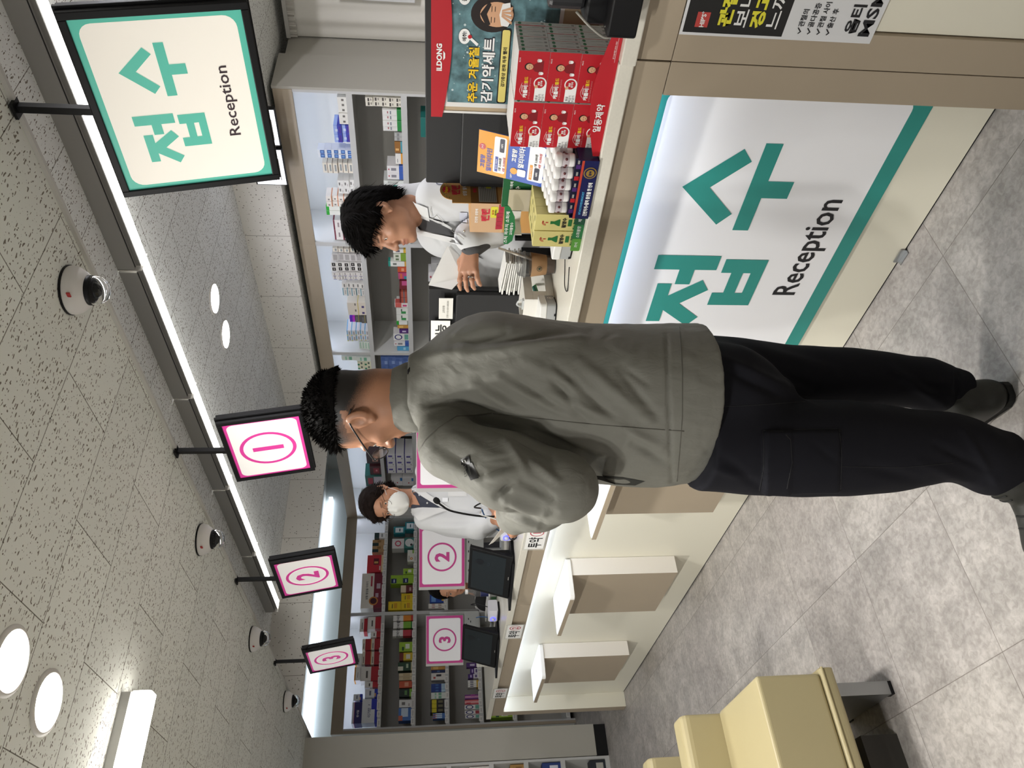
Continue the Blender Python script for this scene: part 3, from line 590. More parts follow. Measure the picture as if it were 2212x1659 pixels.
def skin_mat(name, col, hair, stub=1.0):
    m, b, N, L = nodes_of(name, 0.5)
    at = N('ShaderNodeAttribute', _attribute_name='fade'); li = N('ShaderNodeAttribute', _attribute_name='lip'); tc = N('ShaderNodeTexCoord')
    nz = N('ShaderNodeTexNoise', Scale=650.0, Detail=2.0); L(tc.outputs['Object'], nz.inputs['Vector'])
    n2 = N('ShaderNodeTexNoise', Scale=30.0, Detail=4.0); L(tc.outputs['Object'], n2.inputs['Vector'])
    c1 = N('ShaderNodeMix', _data_type='RGBA'); c = lin(col); c1.inputs['A'].default_value = tuple(v*0.86 for v in c[:3])+(1,); c1.inputs['B'].default_value = tuple(v*1.12 for v in c[:3])+(1,); L(n2.outputs[0], c1.inputs['Factor'])
    c3 = N('ShaderNodeMix', _data_type='RGBA'); L(li.outputs['Fac'], c3.inputs['Factor']); L(c1.outputs['Result'], c3.inputs['A']); c3.inputs['B'].default_value = lin('8e4f45')
    ad = N('ShaderNodeMath', _operation='MULTIPLY_ADD'); ad.inputs[1].default_value = 0.5; L(nz.outputs[0], ad.inputs[0]); L(at.outputs['Fac'], ad.inputs[2])
    rp = N('ShaderNodeMapRange'); rp.inputs['From Min'].default_value = 0.38; rp.inputs['From Max'].default_value = 1.1; L(ad.outputs[0], rp.inputs['Value'])
    c2 = N('ShaderNodeMix', _data_type='RGBA'); L(rp.outputs[0], c2.inputs['Factor']); L(c3.outputs['Result'], c2.inputs['A']); c2.inputs['B'].default_value = lin(hair)
    L(c2.outputs['Result'], b.inputs['Base Color']); b.inputs['Subsurface Weight'].default_value = 0.08; b.inputs['Subsurface Radius'].default_value = (0.01, 0.004, 0.002)
    return m
class HeadFrame:
    def __init__(s, c, ang, pitch, roll=0.0, sc=1.0):
        # ang: compass angle of the face in the wearer's x, y; pitch: nod down
        f = np.array([math.cos(ang)*math.cos(pitch), math.sin(ang)*math.cos(pitch), -math.sin(pitch)]); u = np.array([math.cos(ang)*math.sin(pitch), math.sin(ang)*math.sin(pitch), math.cos(pitch)])
        l = np.cross(u, f); s.l = l*math.cos(roll)+u*math.sin(roll); s.u = u*math.cos(roll)-l*math.sin(roll); s.f = f; s.c = np.array(c, float); s.sc = sc
        s.ax = [s.f, s.l, s.u]
    def p(s, f, l, u): return s.c+(s.f*f+s.l*l+s.u*u)*s.sc
    def loc(s, v): q = (v-s.c)/s.sc; return q@s.f, q@s.l, q@s.u
def add_head(F, H, ears=True):
    k = H.sc; E = lambda c, r, kk=0.012, sub=False: F.ell(H.p(*c), np.array(r)*k, H.ax, kk, sub)
    E((-0.008, 0, 0.030), (0.098, 0.077, 0.088)); E((0.030, 0, -0.030), (0.062, 0.066, 0.085), 0.02); E((0.040, 0, -0.082), (0.046, 0.050, 0.030), 0.02)
    E((0.073, 0, -0.103), (0.017, 0.020, 0.014), 0.018)                                   # chin
    for s in (-1, 1):
        E((0.004, s*0.052, -0.062), (0.022, 0.014, 0.034), 0.02)                           # jaw corner
        E((0.058, s*0.042, -0.032), (0.022, 0.020, 0.016), 0.014)                          # cheekbone
        E((0.079, s*0.031, 0.012), (0.014, 0.026, 0.009), 0.01)                            # brow
        E((0.093, s*0.031, -0.006), (0.012, 0.017, 0.010), 0.008, True)                    # socket
        E((0.0755, s*0.031, -0.006), (0.0125, 0.0145, 0.0095), 0.003)                      # lids
        if ears:
            E((-0.006, s*0.076, -0.010), (0.020, 0.007, 0.031), 0.006); E((-0.017, s*0.083, -0.004), (0.016, 0.006, 0.028), 0.005)
            E((-0.006, s*0.086, -0.004), (0.010, 0.007, 0.017), 0.003, True); E((0.000, s*0.079, -0.036), (0.008, 0.006, 0.009), 0.005)
    F.chain([H.p(0.086, 0, 0.008), H.p(0.097, 0, -0.018), H.p(0.108, 0, -0.040)], [0.008*k, 0.0095*k, 0.0125*k], 0.008)
    for s in (-1, 1): E((0.099, s*0.013, -0.043), (0.010, 0.008, 0.008), 0.006)
    E((0.086, 0, -0.068), (0.013, 0.022, 0.006), 0.006); E((0.083, 0, -0.080), (0.013, 0.019, 0.006), 0.006)
    F.cone(H.p(0.100, -0.018, -0.0735), H.p(0.100, 0.018, -0.0735), 0.0016, None, 0.002, True)
def head_attr(H, v, style):
    f, l, u = H.loc(v); al = np.abs(l); near = (np.abs(f) < 0.14) & (al < 0.1) & (u > -0.13) & (u < 0.14)
    ln = 0.062+0.02*np.clip((f-0.02)/0.06, 0, 1)         # height of the hairline above the ear, by depth
    side = np.clip((u-(-0.085+0.075*np.clip((f+0.08)/0.075, 0, 1)))/0.075, 0, 1)*np.clip((0.062-f)/0.018, 0, 1)
    fade = np.where(near & (u > -0.1), side, 0)
    ear = (al > 0.073) & (u < 0.030) & (u > -0.05) & (f > -0.04) & (f < 0.02); fade = np.where(ear, 0, fade)
    brow = np.exp(-((u-0.017)/0.0042)**2)*np.clip((al-0.010)/0.006, 0, 1)*np.clip((0.052-al)/0.01, 0, 1)*(f > 0.05)
    lid = np.exp(-((u+0.004)/0.0022)**2)*np.clip((al-0.016)/0.004, 0, 1)*np.clip((0.046-al)/0.004, 0, 1)*(f > 0.06)
    lip = np.exp(-((u+0.0735)/0.009)**2)*np.clip((0.025-al)/0.008, 0, 1)*(f > 0.075)
    return {'fade': np.clip(np.maximum(fade, np.maximum(brow*0.75, lid*0.7)), 0, 1), 'lip': lip*0.7}
def hand(F, w, d, n, side=1, curl=0.5, sc=1.0, spread=0.05, thumb=0.8):
    # wrist w, pointing along d, back of the hand towards n; side +1: thumb towards n x d
    d = np.array(d, float); d /= np.linalg.norm(d); n = np.array(n, float); n -= d*(n@d); n /= np.linalg.norm(n); t = np.cross(n, d)*side; w = np.array(w, float); tips = []
    P = lambda a, b, c: w+(d*a+t*b+n*c)*sc
    for b in (-0.026, -0.009, 0.009, 0.026): F.cone(P(0.01, b*0.55, 0), P(0.082, b, 0), 0.0155*sc, 0.0115*sc, 0.010, flat=(n, 0.95))
    for i, (b, l) in enumerate([(-0.030, 0.060), (-0.010, 0.074), (0.010, 0.080), (0.030, 0.072)]):
        a = 0.0; p = P(0.084, b, 0); q = [p]; dirv = d+t*(b/0.03)*spread
        for j, fr in enumerate((0.44, 0.31, 0.25)):
            a += curl*(0.55+0.45*j)*(1+0.12*(1.5-i)); p = p+(dirv*math.cos(a)-n*math.sin(a))*l*fr*sc; q.append(p)
        F.chain(q, [0.0098*sc, 0.0088*sc, 0.0080*sc, 0.0066*sc], 0.004); tips.append(q[-1])
    q = [P(0.022, 0.020, -0.004), P(0.048, 0.043, -0.010), P(0.076, 0.052-0.01*thumb, -0.016-0.008*thumb), P(0.100, 0.050-0.02*thumb, -0.020-0.014*thumb)]
    F.chain(q, [0.0145*sc, 0.0115*sc, 0.0098*sc, 0.0075*sc], 0.007)
    return tips
def eyes(H, root, skin):
    b = MB(); W_, I_ = M('eye_white', 'e6e2da', 0.2), M('eye_dark', '1d1512', 0.15)
    for s in (-1, 1):
        c = H.p(0.0795, s*0.031, -0.0085); b.lathe([(0.0, 0.0085), (0.0045, 0.0076), (0.0068, 0.005), (0.0085, 0)], W_, c, H.f, 16); b.lathe([(0.0, 0.0091), (0.0035, 0.0084), (0.0046, 0.0074)], I_, c, H.f, 16)
    return b.build('eyes', root)
def tuft(b, m, base, tip, w, side):
    side = np.asarray(side); mid = (np.asarray(base)*0.45+np.asarray(tip)*0.55)+side*0.0
    b.add([base-side*w, base+side*w, mid+side*w*0.6, mid-side*w*0.6, tip], [(0, 1, 2, 3), (3, 2, 4)], m, True)
HAIRB = M('hair_black', '0c0a09', 0.85, spec=0.1, bump=0.4, bscale=300)
def patch(v, f, pts, m, name, par, lift=0.003, thick=0.002, lab=None):
    P = [tuple(p) for p in on_surface(v, f, pts, lift=lift)]
    if len(P) < 3: return None
    o = MB().prism(P, (0, -thick, 0), m).build(name, par)
    if lab: o['label'] = lab
    return o
def fitted(v, f, pts, m, name, par, lift=0.002, n=7, lab=None, thick=0):    # four-sided patch draped over a form
    a, b, c, d = [np.array(p) for p in pts]; P = []
    for i in range(n+1):
        for j in range(n+1):
            s, t = i/n, j/n; P.append((a*(1-s)+b*s)*(1-t)+(d*(1-s)+c*s)*t)
    S = on_surface(v, f, P, lift=lift)
    if len(S) != len(P): return patch(v, f, pts, m, name, par, lift)
    o = MB().add(S, [(i*(n+1)+j, (i+1)*(n+1)+j, (i+1)*(n+1)+j+1, i*(n+1)+j+1) for i in range(n) for j in range(n)], m, True).build(name, par)
    if lab: o['label'] = lab
    return o

def crinkle(name, col):
    m, b, N, L = nodes_of(name, 0.68); b.inputs['Base Color'].default_value = lin(col); b.inputs['Specular IOR Level'].default_value = 0.2
    tc = N('ShaderNodeTexCoord'); mp = N('ShaderNodeMapping'); mp.inputs['Scale'].default_value = (1, 1, 0.55); mp.inputs['Rotation'].default_value = (0.3, 0.5, 0.2); L(tc.outputs['Object'], mp.inputs['Vector'])
    n1 = N('ShaderNodeTexNoise', Scale=17.0, Detail=5.0, Roughness=0.5, Distortion=1.2); n1.noise_type = 'RIDGED_MULTIFRACTAL'; L(mp.outputs[0], n1.inputs['Vector'])
    n2 = N('ShaderNodeTexNoise', Scale=55.0, Detail=4.0, Distortion=0.8); L(mp.outputs[0], n2.inputs['Vector'])
    wv = N('ShaderNodeTexChecker', Scale=900.0); L(tc.outputs['Object'], wv.inputs['Vector'])
    b1 = N('ShaderNodeBump', Strength=0.30, Distance=0.012); L(n1.outputs[0], b1.inputs['Height']); b2 = N('ShaderNodeBump', Strength=0.35, Distance=0.004); L(n2.outputs[0], b2.inputs['Height']); L(b1.outputs[0], b2.inputs['Normal'])
    b3 = N('ShaderNodeBump', Strength=0.10, Distance=0.0006); L(wv.outputs['Fac'], b3.inputs['Height']); L(b2.outputs[0], b3.inputs['Normal']); L(b3.outputs[0], b.inputs['Normal'])
    return m

# ---------------------------------------------------------------- the customer in the grey jacket
PRZ = math.atan2(0.78152047, 0.6238796)
def local_at(r, h): return (_r.x*r+_d.x*h, _r.y*r+_d.y*h, 0)
man = thing('person', 'standing man in grey field jacket, black cargo trousers and glasses, holding a paper slip', 'person', local_at(-0.06, 1.72), PRZ)
SK1 = skin_mat('skin_tan', 'a27357', '17120f')
JAC = crinkle('jacket_grey', '6a6962'); TRO = M('trouser_black', '16161b', 0.8, spec=0.12); BOOT = M('boot_black', '262622', 0.5, bump=0.2, bscale=400)
EYE[0] = np.array((0.06, -1.72, 1.45))
hd = HeadFrame((0.002, 0.065, 1.611), math.radians(157), math.radians(16), 0, 0.965)
# body under the clothes, head, neck and hands in one surface
F = Form((-0.38, -0.32, -0.0), (0.34, 0.42, 1.78), 0.0034)
add_head(F, hd)
F.chain([hd.p(-0.026, 0, -0.045), (0.029, 0.058, 1.535), (0.035, 0.045, 1.40)], [0.060, 0.059, 0.075], 0.025)
LSH, RSH = np.array((-0.078, -0.085, 1.405)), np.array((0.130, 0.165, 1.380))
LEL, LWR = np.array((-0.140, -0.165, 1.185)), np.array((-0.236, -0.02, 1.261))
REL, RWR = np.array((0.10, 0.27, 1.15)), np.array((-0.13, 0.24, 1.235))
F.stack([(0.70, 0, 0, 0.12, 0.08, 2.1), (0.90, 0.0, 0.0, 0.11, 0.07, 2.1), (1.1, 0.005, 0.015, 0.13, 0.08, 2.15), (1.3, 0.04, 0.045, 0.14, 0.08, 2.2), (1.42, 0.045, 0.045, 0.09, 0.06, 2.25)], 0.03)
for a, b, c in ((LSH, LEL, LWR), (RSH, REL, RWR)): F.chain([a-(0, 0, 0.02), b, c], [0.04, 0.035, 0.029], 0.02)
F.chain([(-0.07, -0.05, 0.78), (-0.09, -0.07, 0.5), (-0.11, -0.06, 0.13)], [0.07, 0.05, 0.035], 0.02); F.chain([(0.06, 0.07, 0.76), (0.074, 0.097, 0.5), (0.05, 0.095, 0.13)], [0.06, 0.05, 0.035], 0.02)
hand(F, LWR+(-0.006, 0.02, 0.004), (-0.34, 0.92, 0.10), (-0.5, -0.2, 0.85), -1, 0.6)
hand(F, RWR, (-0.86, -0.30, -0.05), (0.1, 0.3, 0.95), 1, 0.5)
v, f = F.mesh(); v = relax(v, f, 2, 0.4)
skin_mesh('body', v, f, SK1, man, attr=head_attr(hd, v, 0)); eyes(hd, man, SK1)
# hair: cropped crown with upright spiky front
F = Form(hd.c-0.16, hd.c+0.16, 0.003); F.ell(hd.p(-0.012, 0, 0.036), np.array((0.103, 0.079, 0.094))*0.965, hd.ax, 0.0)
n_ = np.array((-0.42, 0, -0.90)); F.cut(hd.p(0.088, 0, 0.075), hd.f*(n_[0]*-0.55)+hd.u*n_[2], 0); F.cut(hd.p(0.085, 0, 0), hd.f)
v, f = F.mesh(); v = relax(v, f, 1); nn = normals(v, f); v = v+nn*(0.003*vnoise(v, 160, 3))[:, None]
o = skin_mesh('hair', v, f, HAIRB, man)
rs = np.random.RandomState(5); b = MB(); c_ = v[f].mean(1); fn = nn[f].mean(1)
for i in rs.choice(len(f), 5200):
    p = c_[i]; q = hd.loc(p); k_ = float(np.clip((q[0]+0.02)/0.1, 0, 1)); t_ = fn[i]*(0.35+0.4*k_)+hd.f*(0.55*k_-0.1)+hd.u*(0.35*k_)+rs.normal(size=3)*0.16; t_ /= np.linalg.norm(t_)
    if q[2] < 0.05 and k_ < 0.6: t_ = fn[i]*0.25-hd.u*0.8-hd.f*0.2+rs.normal(size=3)*0.1
    L_ = (0.009+0.013*k_)*rs.uniform(0.6, 1.15); tuft(b, HAIRB, p-fn[i]*0.003, p+t_*L_, 0.0011, np.cross(t_, rs.normal(size=3)))
hb = b.build('hair_strands', o)
# jacket
F = Form((-0.36, -0.34, 0.78), (0.36, 0.46, 1.58), 0.0046)
A = lambda d: math.pi/2+math.radians(d)     # direction of the shoulder line
F.stack([(0.845, 0.012, 0, 0.222, 0.172, A(30)), (0.91, 0.006, 0, 0.226, 0.178, A(30)), (1.044, 0.008, 0.005, 0.222, 0.172, A(31)), (1.147, 0.014, 0.012, 0.218, 0.166, A(33)), (1.217, 0.030, 0.02, 0.218, 0.155, A(35)), (1.278, 0.046, 0.035, 0.218, 0.143, A(37)), (1.333, 0.058, 0.045, 0.212, 0.125, A(38)), (1.40, 0.056, 0.05, 0.185, 0.104, A(39)), (1.454, 0.046, 0.05, 0.14, 0.082, A(40)), (1.50, 0.036, 0.05, 0.095, 0.072, A(40))], 0.02)
F.chain([LSH+(0, 0, 0.005), (LSH+LEL)/2+(-0.012, -0.012, 0.0), LEL+(-0.012, -0.008, -0.004)], [0.066, 0.078, 0.07], 0.028); F.chain([LEL+(-0.012, -0.008, -0.004), (LEL+LWR)/2+(-0.004, 0, -0.006), LWR+(0.004, -0.012, 0)], [0.07, 0.063, 0.046], 0.022)
F.chain([np.array((0.02, 0.03, 1.44)), LSH+(0.02, 0.01, 0.012)], [0.056, 0.052], 0.03); F.chain([RSH, (RSH+REL)/2, REL, RWR], [0.07, 0.075, 0.066, 0.046], 0.03)
F.cut((0, 0, 0.852), (0.0, 0.12, -1))
wd = LWR-LEL; wd /= np.linalg.norm(wd)
v, f = F.mesh(); v = relax(v, f, 3, 0.5); n_ = normals(v, f)
FO = [((0.016, 1.462), (0.022, 1.414), .008, -.005), ((0.022, 1.414), (-0.006, 1.312), .009, -.008), ((0.057, 1.354), (-0.017, 1.217), .013, .007), ((0.066, 1.335), (0.007, 1.24), .008, -.005), ((0.072, 1.295), (-0.013, 1.136), .012, .006), ((0.083, 1.283), (0.006, 1.155), .009, -.005), ((0.118, 1.24), (0.038, 1.09), .012, .005), ((0.091, 1.187), (-0.026, 1.092), .011, -.006), ((0.038, 1.176), (-0.028, 1.027), .012, .007), ((0.102, 1.165), (-0.021, 1.025), .010, -.005), ((0.113, 1.112), (-0.021, 0.948), .014, .006), ((0.092, 1.014), (-0.016, 0.926), .010, -.005), ((0.102, 1.008), (0.059, 0.948), .008, -.004), ((-0.046, 1.219), (-0.122, 1.063), .012, -.007), ((-0.041, 1.187), (-0.106, 1.025), .012, .006), ((-0.037, 1.014), (-0.086, 0.915), .010, .005), ((-0.08, 0.981), (-0.124, 0.904), .009, -.005), ((0.154, 1.398), (0.179, 1.283), .012, -.007), ((0.127, 1.377), (0.168, 1.112), .014, .007), ((0.149, 1.346), (0.182, 1.079), .010, -.005), ((0.111, 1.471), (0.143, 1.377), .012, .005),
      ((-0.065, 1.28), (-0.137, 1.235), .010, .006), ((-0.051, 1.272), (-0.105, 1.181), .012, -.006), ((-0.161, 1.335), (-0.133, 1.245), .012, .006), ((-0.195, 1.298), (-0.17, 1.268), .009, -.012), ((-0.208, 1.28), (-0.235, 1.192), .010, .007), ((-0.225, 1.272), (-0.256, 1.197), .008, -.006), ((-0.237, 1.277), (-0.266, 1.208), .007, .006), ((-0.12, 1.219), (-0.163, 1.16), .010, .006), ((-0.162, 1.24), (-0.2, 1.176), .010, -.006), ((-0.045, 1.419), (-0.103, 1.314), .014, .004), ((-0.081, 1.434), (-0.145, 1.335), .012, -.004), ((0.178, 0.904), (-0.167, 0.891), .004, -.004)]
v = folds(v, n_, [(a, b_, w, h*1.7) for a, b_, w, h in FO]); v = v+normals(v, f)*(0.0028*vnoise(v, 28, 1)+0.0011*vnoise(v, 90, 2))[:, None]
jk = skin_mesh('jacket', v, f, JAC, man, label='grey field jacket')
JS = M('jacket_seam', '4c4a43', 0.7)
def seam(pts, r=0.0011, m=JS, name='seam', lift=0.0002, par=None):
    P = on_surface(v, f, dense(pts), lift=lift)
    if len(P) > 1: MB().tube(P, r, m, 6).build(name, par or jk)
seam([(-0.09, 1.476), (-0.064, 1.459), (-0.04, 1.432), (-0.013, 1.392), (-0.011, 1.35), (-0.006, 1.312)], 0.0016)
seam([(-0.007, 1.308), (-0.017, 1.219), (-0.031, 1.095), (-0.042, 0.97), (-0.05, 0.862)])
seam([(0.193, 0.873), (0.092, 0.866), (-0.016, 0.866), (-0.102, 0.873), (-0.167, 0.879)], 0.0009)
seam([(-0.019, 1.377), (-0.04, 1.325), (-0.067, 1.261), (-0.105, 1.197)], 0.0005, JAC)
P = on_surface(v, f, [(-0.149, 1.103), (-0.151, 1.057), (-0.155, 1.008), (-0.165, 0.956), (-0.174, 0.979), (-0.171, 1.025), (-0.16, 1.068)], lift=0.0012)
MB().poly([tuple(p) for p in P], M('pocket_dark', '23231f', 0.9)).build('pocket_opening', jk)
ax_ = np.array(hd.p(-0.03, 0, -0.05))-np.array((0.036, 0.045, 1.42)); ax_ /= np.linalg.norm(ax_); cb = np.array((0.029, 0.055, 1.489)); ct = np.array((0.021, 0.065, 1.525))
F = Form(cb-0.13, cb+0.13, 0.0028); F.cone(cb, ct, 0.083, 0.075, 0); F.cone(cb-ax_*0.05, ct+ax_*0.05, 0.071, 0.069, 0.0, sub=True); q_ = ct-cb; F.cut(ct+q_*0.12, q_); F.cut(cb-q_*0.35, -q_)
cv, cf = F.mesh(); cv = relax(cv, cf, 3); skin_mesh('collar', cv, cf, JAC, man)
F = Form(cb-0.13, cb+0.13, 0.0028); F.cone(cb, ct+q_*0.2, 0.0725, 0.071, 0); F.cone(cb-ax_*0.05, ct+ax_*0.06, 0.0665, 0.0655, 0.0, sub=True); F.cut(ct+q_*0.32, q_); F.cut(cb, -q_)
cv, cf = F.mesh(); skin_mesh('shirt_collar', relax(cv, cf, 2), cf, M('shirt_blue', '2d5068', 0.7), man, label='blue shirt collar')
P = on_surface(v, f, dense([(0.095, 1.516), (0.101, 1.504), (0.091, 1.502), (0.084, 1.512), (0.095, 1.516)], 0.006), lift=0.0006)
if len(P) > 3: MB().tube(P, 0.0014, BLACK, 5).build('printed_mark', jk)
# sleeve tab
TABM = M('rubber_tab', '161616', 0.5)
tb1 = fitted(v, f, [(-0.109, 1.38), (-0.125, 1.379), (-0.118, 1.357), (-0.102, 1.361)], TABM, 'sleeve_tab', jk, 0.0045, 8, 'black rubber sleeve tab')
tb2 = fitted(v, f, [(-0.122, 1.377), (-0.157, 1.357), (-0.154, 1.339), (-0.117, 1.354)], TABM, 'sleeve_tab', jk, 0.0035, 10, 'black rubber sleeve tab')
P = on_surface(v, f, [(-0.148, 1.366), (-0.126, 1.371), (-0.148, 1.355), (-0.125, 1.361)], lift=0.006); tx = MB()
for q0, q1, t_, h_ in ((P[0], P[1], 'LYNX', 0.0065), (P[2], P[3], 'TACTICAL', 0.004)):
    ux_ = (q1-q0).normalized(); uy_ = (P[0]-P[2]); uy_ -= ux_*uy_.dot(ux_); tx.text(t_, (q0+q1)/2, ux_, uy_, h_, M('tab_grey', '3d3d39', 0.5), 0.01, lift=0.0006)
tx.build('tab_lettering', tb2)
P = on_surface(v, f, [(-0.111, 1.37)], lift=0.0055); MB().lathe([(0.0045, 0), (0.0045, 0.002), (0.003, 0.003), (0.0026, 0.001), (0, 0.001)], M('snap_metal', '8f8f8c', 0.3, metal=1), P[0], (-0.3, -1, 0.1), 20).build('snap', tb1)
# trousers
F = Form((-0.36, -0.32, 0.05), (0.34, 0.34, 0.98), 0.005)
F.stack([(0.64, 0.0, 0.0, 0.11, 0.05, A(30)), (0.70, 0.0, 0.0, 0.16, 0.10, A(30)), (0.76, 0.0, 0.0, 0.195, 0.13, A(30)), (0.85, 0.005, 0, 0.20, 0.14, A(30)), (0.96, 0.005, 0, 0.195, 0.135, A(30))], 0.05)
F.stack([(0.085, -0.122, -0.05, 0.066, 0.075, 0.3), (0.134, -0.131, -0.055, 0.088, 0.085, 0.3), (0.165, -0.110, -0.06, 0.082, 0.088, 0.3), (0.205, -0.098, -0.065, 0.083, 0.09, 0.3), (0.247, -0.084, -0.07, 0.078, 0.09, 0.3), (0.344, -0.090, -0.075, 0.091, 0.1, 0.3), (0.409, -0.0885, -0.08, 0.100, 0.105, 0.3), (0.50, -0.0845, -0.08, 0.109, 0.11, 0.3), (0.611, -0.0855, -0.08, 0.110, 0.115, 0.3), (0.758, -0.086, -0.065, 0.102, 0.125, 0.3), (0.85, -0.08, -0.05, 0.10, 0.13, 0.3)], 0.04)
F.stack([(0.088, 0.048, 0.10, 0.044, 0.052, 0.3), (0.125, 0.050, 0.10, 0.050, 0.058, 0.3), (0.148, 0.052, 0.10, 0.072, 0.072, 0.3), (0.18, 0.058, 0.10, 0.070, 0.075, 0.3), (0.25, 0.068, 0.10, 0.064, 0.078, 0.3), (0.37, 0.075, 0.10, 0.075, 0.085, 0.3), (0.57, 0.074, 0.095, 0.082, 0.1, 0.3), (0.70, 0.078, 0.08, 0.092, 0.12, 0.3), (0.87, 0.08, 0.06, 0.1, 0.13, 0.3)], 0.03)
v, f = F.mesh(); v = relax(v, f, 3, 0.5)
# the cargo pocket stands a little proud of the thigh
q0 = np.array((-0.05, 0.67)); q1 = np.array((-0.197, 0.478)); X_, Z_ = seen(v).T; n_ = normals(v, f)
ms = np.clip((q0[0]-X_)/0.006, 0, 1)*np.clip((X_-q1[0]+0.004)/0.006, 0, 1)*np.clip((q0[1]-Z_)/0.006, 0, 1)*np.clip((Z_-q1[1])/0.006, 0, 1)*(n_[:, 1] < 0.2)
fl = np.array((-0.061, 0.599)); ms = ms+0.6*ms*np.clip((Z_-fl[1])/0.006, 0, 1); v = v+n_*(0.006*ms)[:, None]; n_ = normals(v, f)
FO = [((0.152, 0.725), (0.093, 0.495), .014, .007), ((0.103, 0.679), (0.048, 0.542), .012, -.006), ((0.103, 0.77), (0.018, 0.604), .012, -.008), ((0.135, 0.815), (0.059, 0.611), .012, .006), ((-0.114, 0.77), (-0.181, 0.679), .012, -.006), ((-0.136, 0.804), (-0.159, 0.702), .01, .006), ((0.093, 0.343), (0.009, 0.212), .012, .008), ((0.059, 0.319), (0.048, 0.188), .010, -.006), ((-0.131, 0.272), (-0.189, 0.115), .013, .008), ((-0.086, 0.236), (-0.155, 0.091), .010, -.007), ((-0.053, 0.163), (-0.178, 0.078), .010, .007), ((0.102, 0.18), (0.003, 0.178), .006, -.006), ((-0.084, 0.542), (-0.128, 0.484), .008, -.003), ((-0.14, 0.414), (-0.176, 0.26), .014, -.006)]
v = folds(v, n_, FO); v = v+normals(v, f)*(0.0016*vnoise(v, 30, 8))[:, None]
tr = skin_mesh('trousers', v, f, TRO, man, label='black cargo trousers'); TS = M('trouser_seam', '0f0f12', 0.85)
for pts in ([(1648,930), (1650,960), (1650,1010), (1640,1062)], [(1648,930), (1690,932), (1708,950), (1711,1000), (1700,1058)], [(1711,928), (1812,926), (1818,985), (1816,1060)], [(1818,1008), (1950,1010), (2060,1000)]):
    pass
for pts in ([(-0.05, 0.67), (-0.083, 0.668), (-0.137, 0.668), (-0.192, 0.679)], [(-0.05, 0.67), (-0.052, 0.622), (-0.072, 0.602), (-0.127, 0.598), (-0.188, 0.611)], [(-0.048, 0.598), (-0.047, 0.481), (-0.112, 0.474), (-0.192, 0.477)], [(-0.137, 0.474), (-0.141, 0.319), (-0.132, 0.188)], [(0.005, 0.815), (0.011, 0.679), (0.018, 0.565)]): seam(pts, 0.0009, TS, 'seam', 0.0001, tr)
# boots
def boot(heel, toe, top, lab):
    heel, toe, top = (np.array(q, float) for q in (heel, toe, top)); d = toe-heel; d /= np.linalg.norm(d); L_ = np.linalg.norm(toe-heel); up = np.array((0, 0, 1.0)); sd = np.cross(up, d)
    F = Form(np.minimum(np.minimum(heel, toe), top)-0.08, np.maximum(np.maximum(heel, toe), top)+0.10, 0.0035)
    F.cone(heel+d*0.035+up*0.04, heel+d*0.10+up*0.045, 0.040, 0.043, 0.02); F.cone(heel+d*0.10+up*0.045, heel+d*(L_-0.045)+up*0.036, 0.045, 0.040, 0.02, flat=(up, 0.85)); F.ell(heel+d*(L_-0.05)+up*0.03, (0.055, 0.046, 0.034), [d, sd, up], 0.015)
    F.chain([heel+d*0.055+up*0.06, heel+d*0.06+up*0.10, top], [0.046, 0.046, 0.05], 0.025); F.cut(heel+up*0.014, -up)
    v, f = F.mesh(); v = relax(v, f, 3); bt = skin_mesh('boot', v, f, BOOT, man); bv_ = BVHTree.FromPolygons([Vector(p) for p in v], [tuple(q) for q in f])
    pts = [(t, w) for t, w in ((0.0, 0.014), (0.008, 0.027), (0.025, 0.035), (0.10, 0.037), (0.17, 0.045), (L_-0.05, 0.047), (L_-0.02, 0.036), (L_, 0.012))]; P = [heel+d*t+sd*w for t, w in pts]+[heel+d*t-sd*w for t, w in pts[::-1]]
    MB().prism([tuple(p) for p in P], (0, 0, 0.017), M('boot_sole', '171716', 0.7)).build('sole', bt)
    for k_ in range(4):
        c = heel+d*(0.105+0.024*k_)+up*(0.13-0.013*k_); P = [bv_.find_nearest(Vector(c+sd*q))[0] for q in (-0.026, -0.012, 0, 0.012, 0.026)]; MB().tube(P, 0.0028, M('lace', '1a1a18', 0.8), 6, 3).build('lace', bt)
    return bt
boot((0.045, 0.035, 0), (-0.07, 0.27, 0), (0.05, 0.095, 0.14), 'r'); boot((-0.105, -0.055, 0), (-0.36, -0.10, 0), (-0.118, -0.055, 0.16), 'l')
# glasses
g = MB(); GM = M('glasses_black', '141416', 0.3)
for s in (1, -1):
    rim = [hd.p(0.112, s*0.033+0.026*math.cos(t), -0.016+0.019*math.sin(t)) for t in np.linspace(0, 2*math.pi, 25)]; g.tube(rim, 0.0012, GM, 6)
    g.tube([hd.p(0.112, s*0.058, -0.008), hd.p(0.102, s*0.071, -0.004), hd.p(0.03, s*0.082, 0.010), hd.p(-0.016, s*0.083, 0.016), hd.p(-0.04, s*0.080, 0.002)], 0.002, GM, 6, 5)
g.tube([hd.p(0.112, 0.008, -0.012), hd.p(0.116, 0, -0.008), hd.p(0.112, -0.008, -0.012)], 0.0012, GM, 6)
gl = g.build('glasses', man, label='thin black framed glasses')
g = MB()
for s in (1, -1): g.poly([tuple(hd.p(0.112, s*0.033+0.025*math.cos(t), -0.016+0.018*math.sin(t))) for t in np.linspace(0, 2*math.pi, 24)[:-1]], M('lens_clear', 'ffffff', 0.02, trans=1, alpha=0.25, ior=1.1))
g.build('lens', gl)
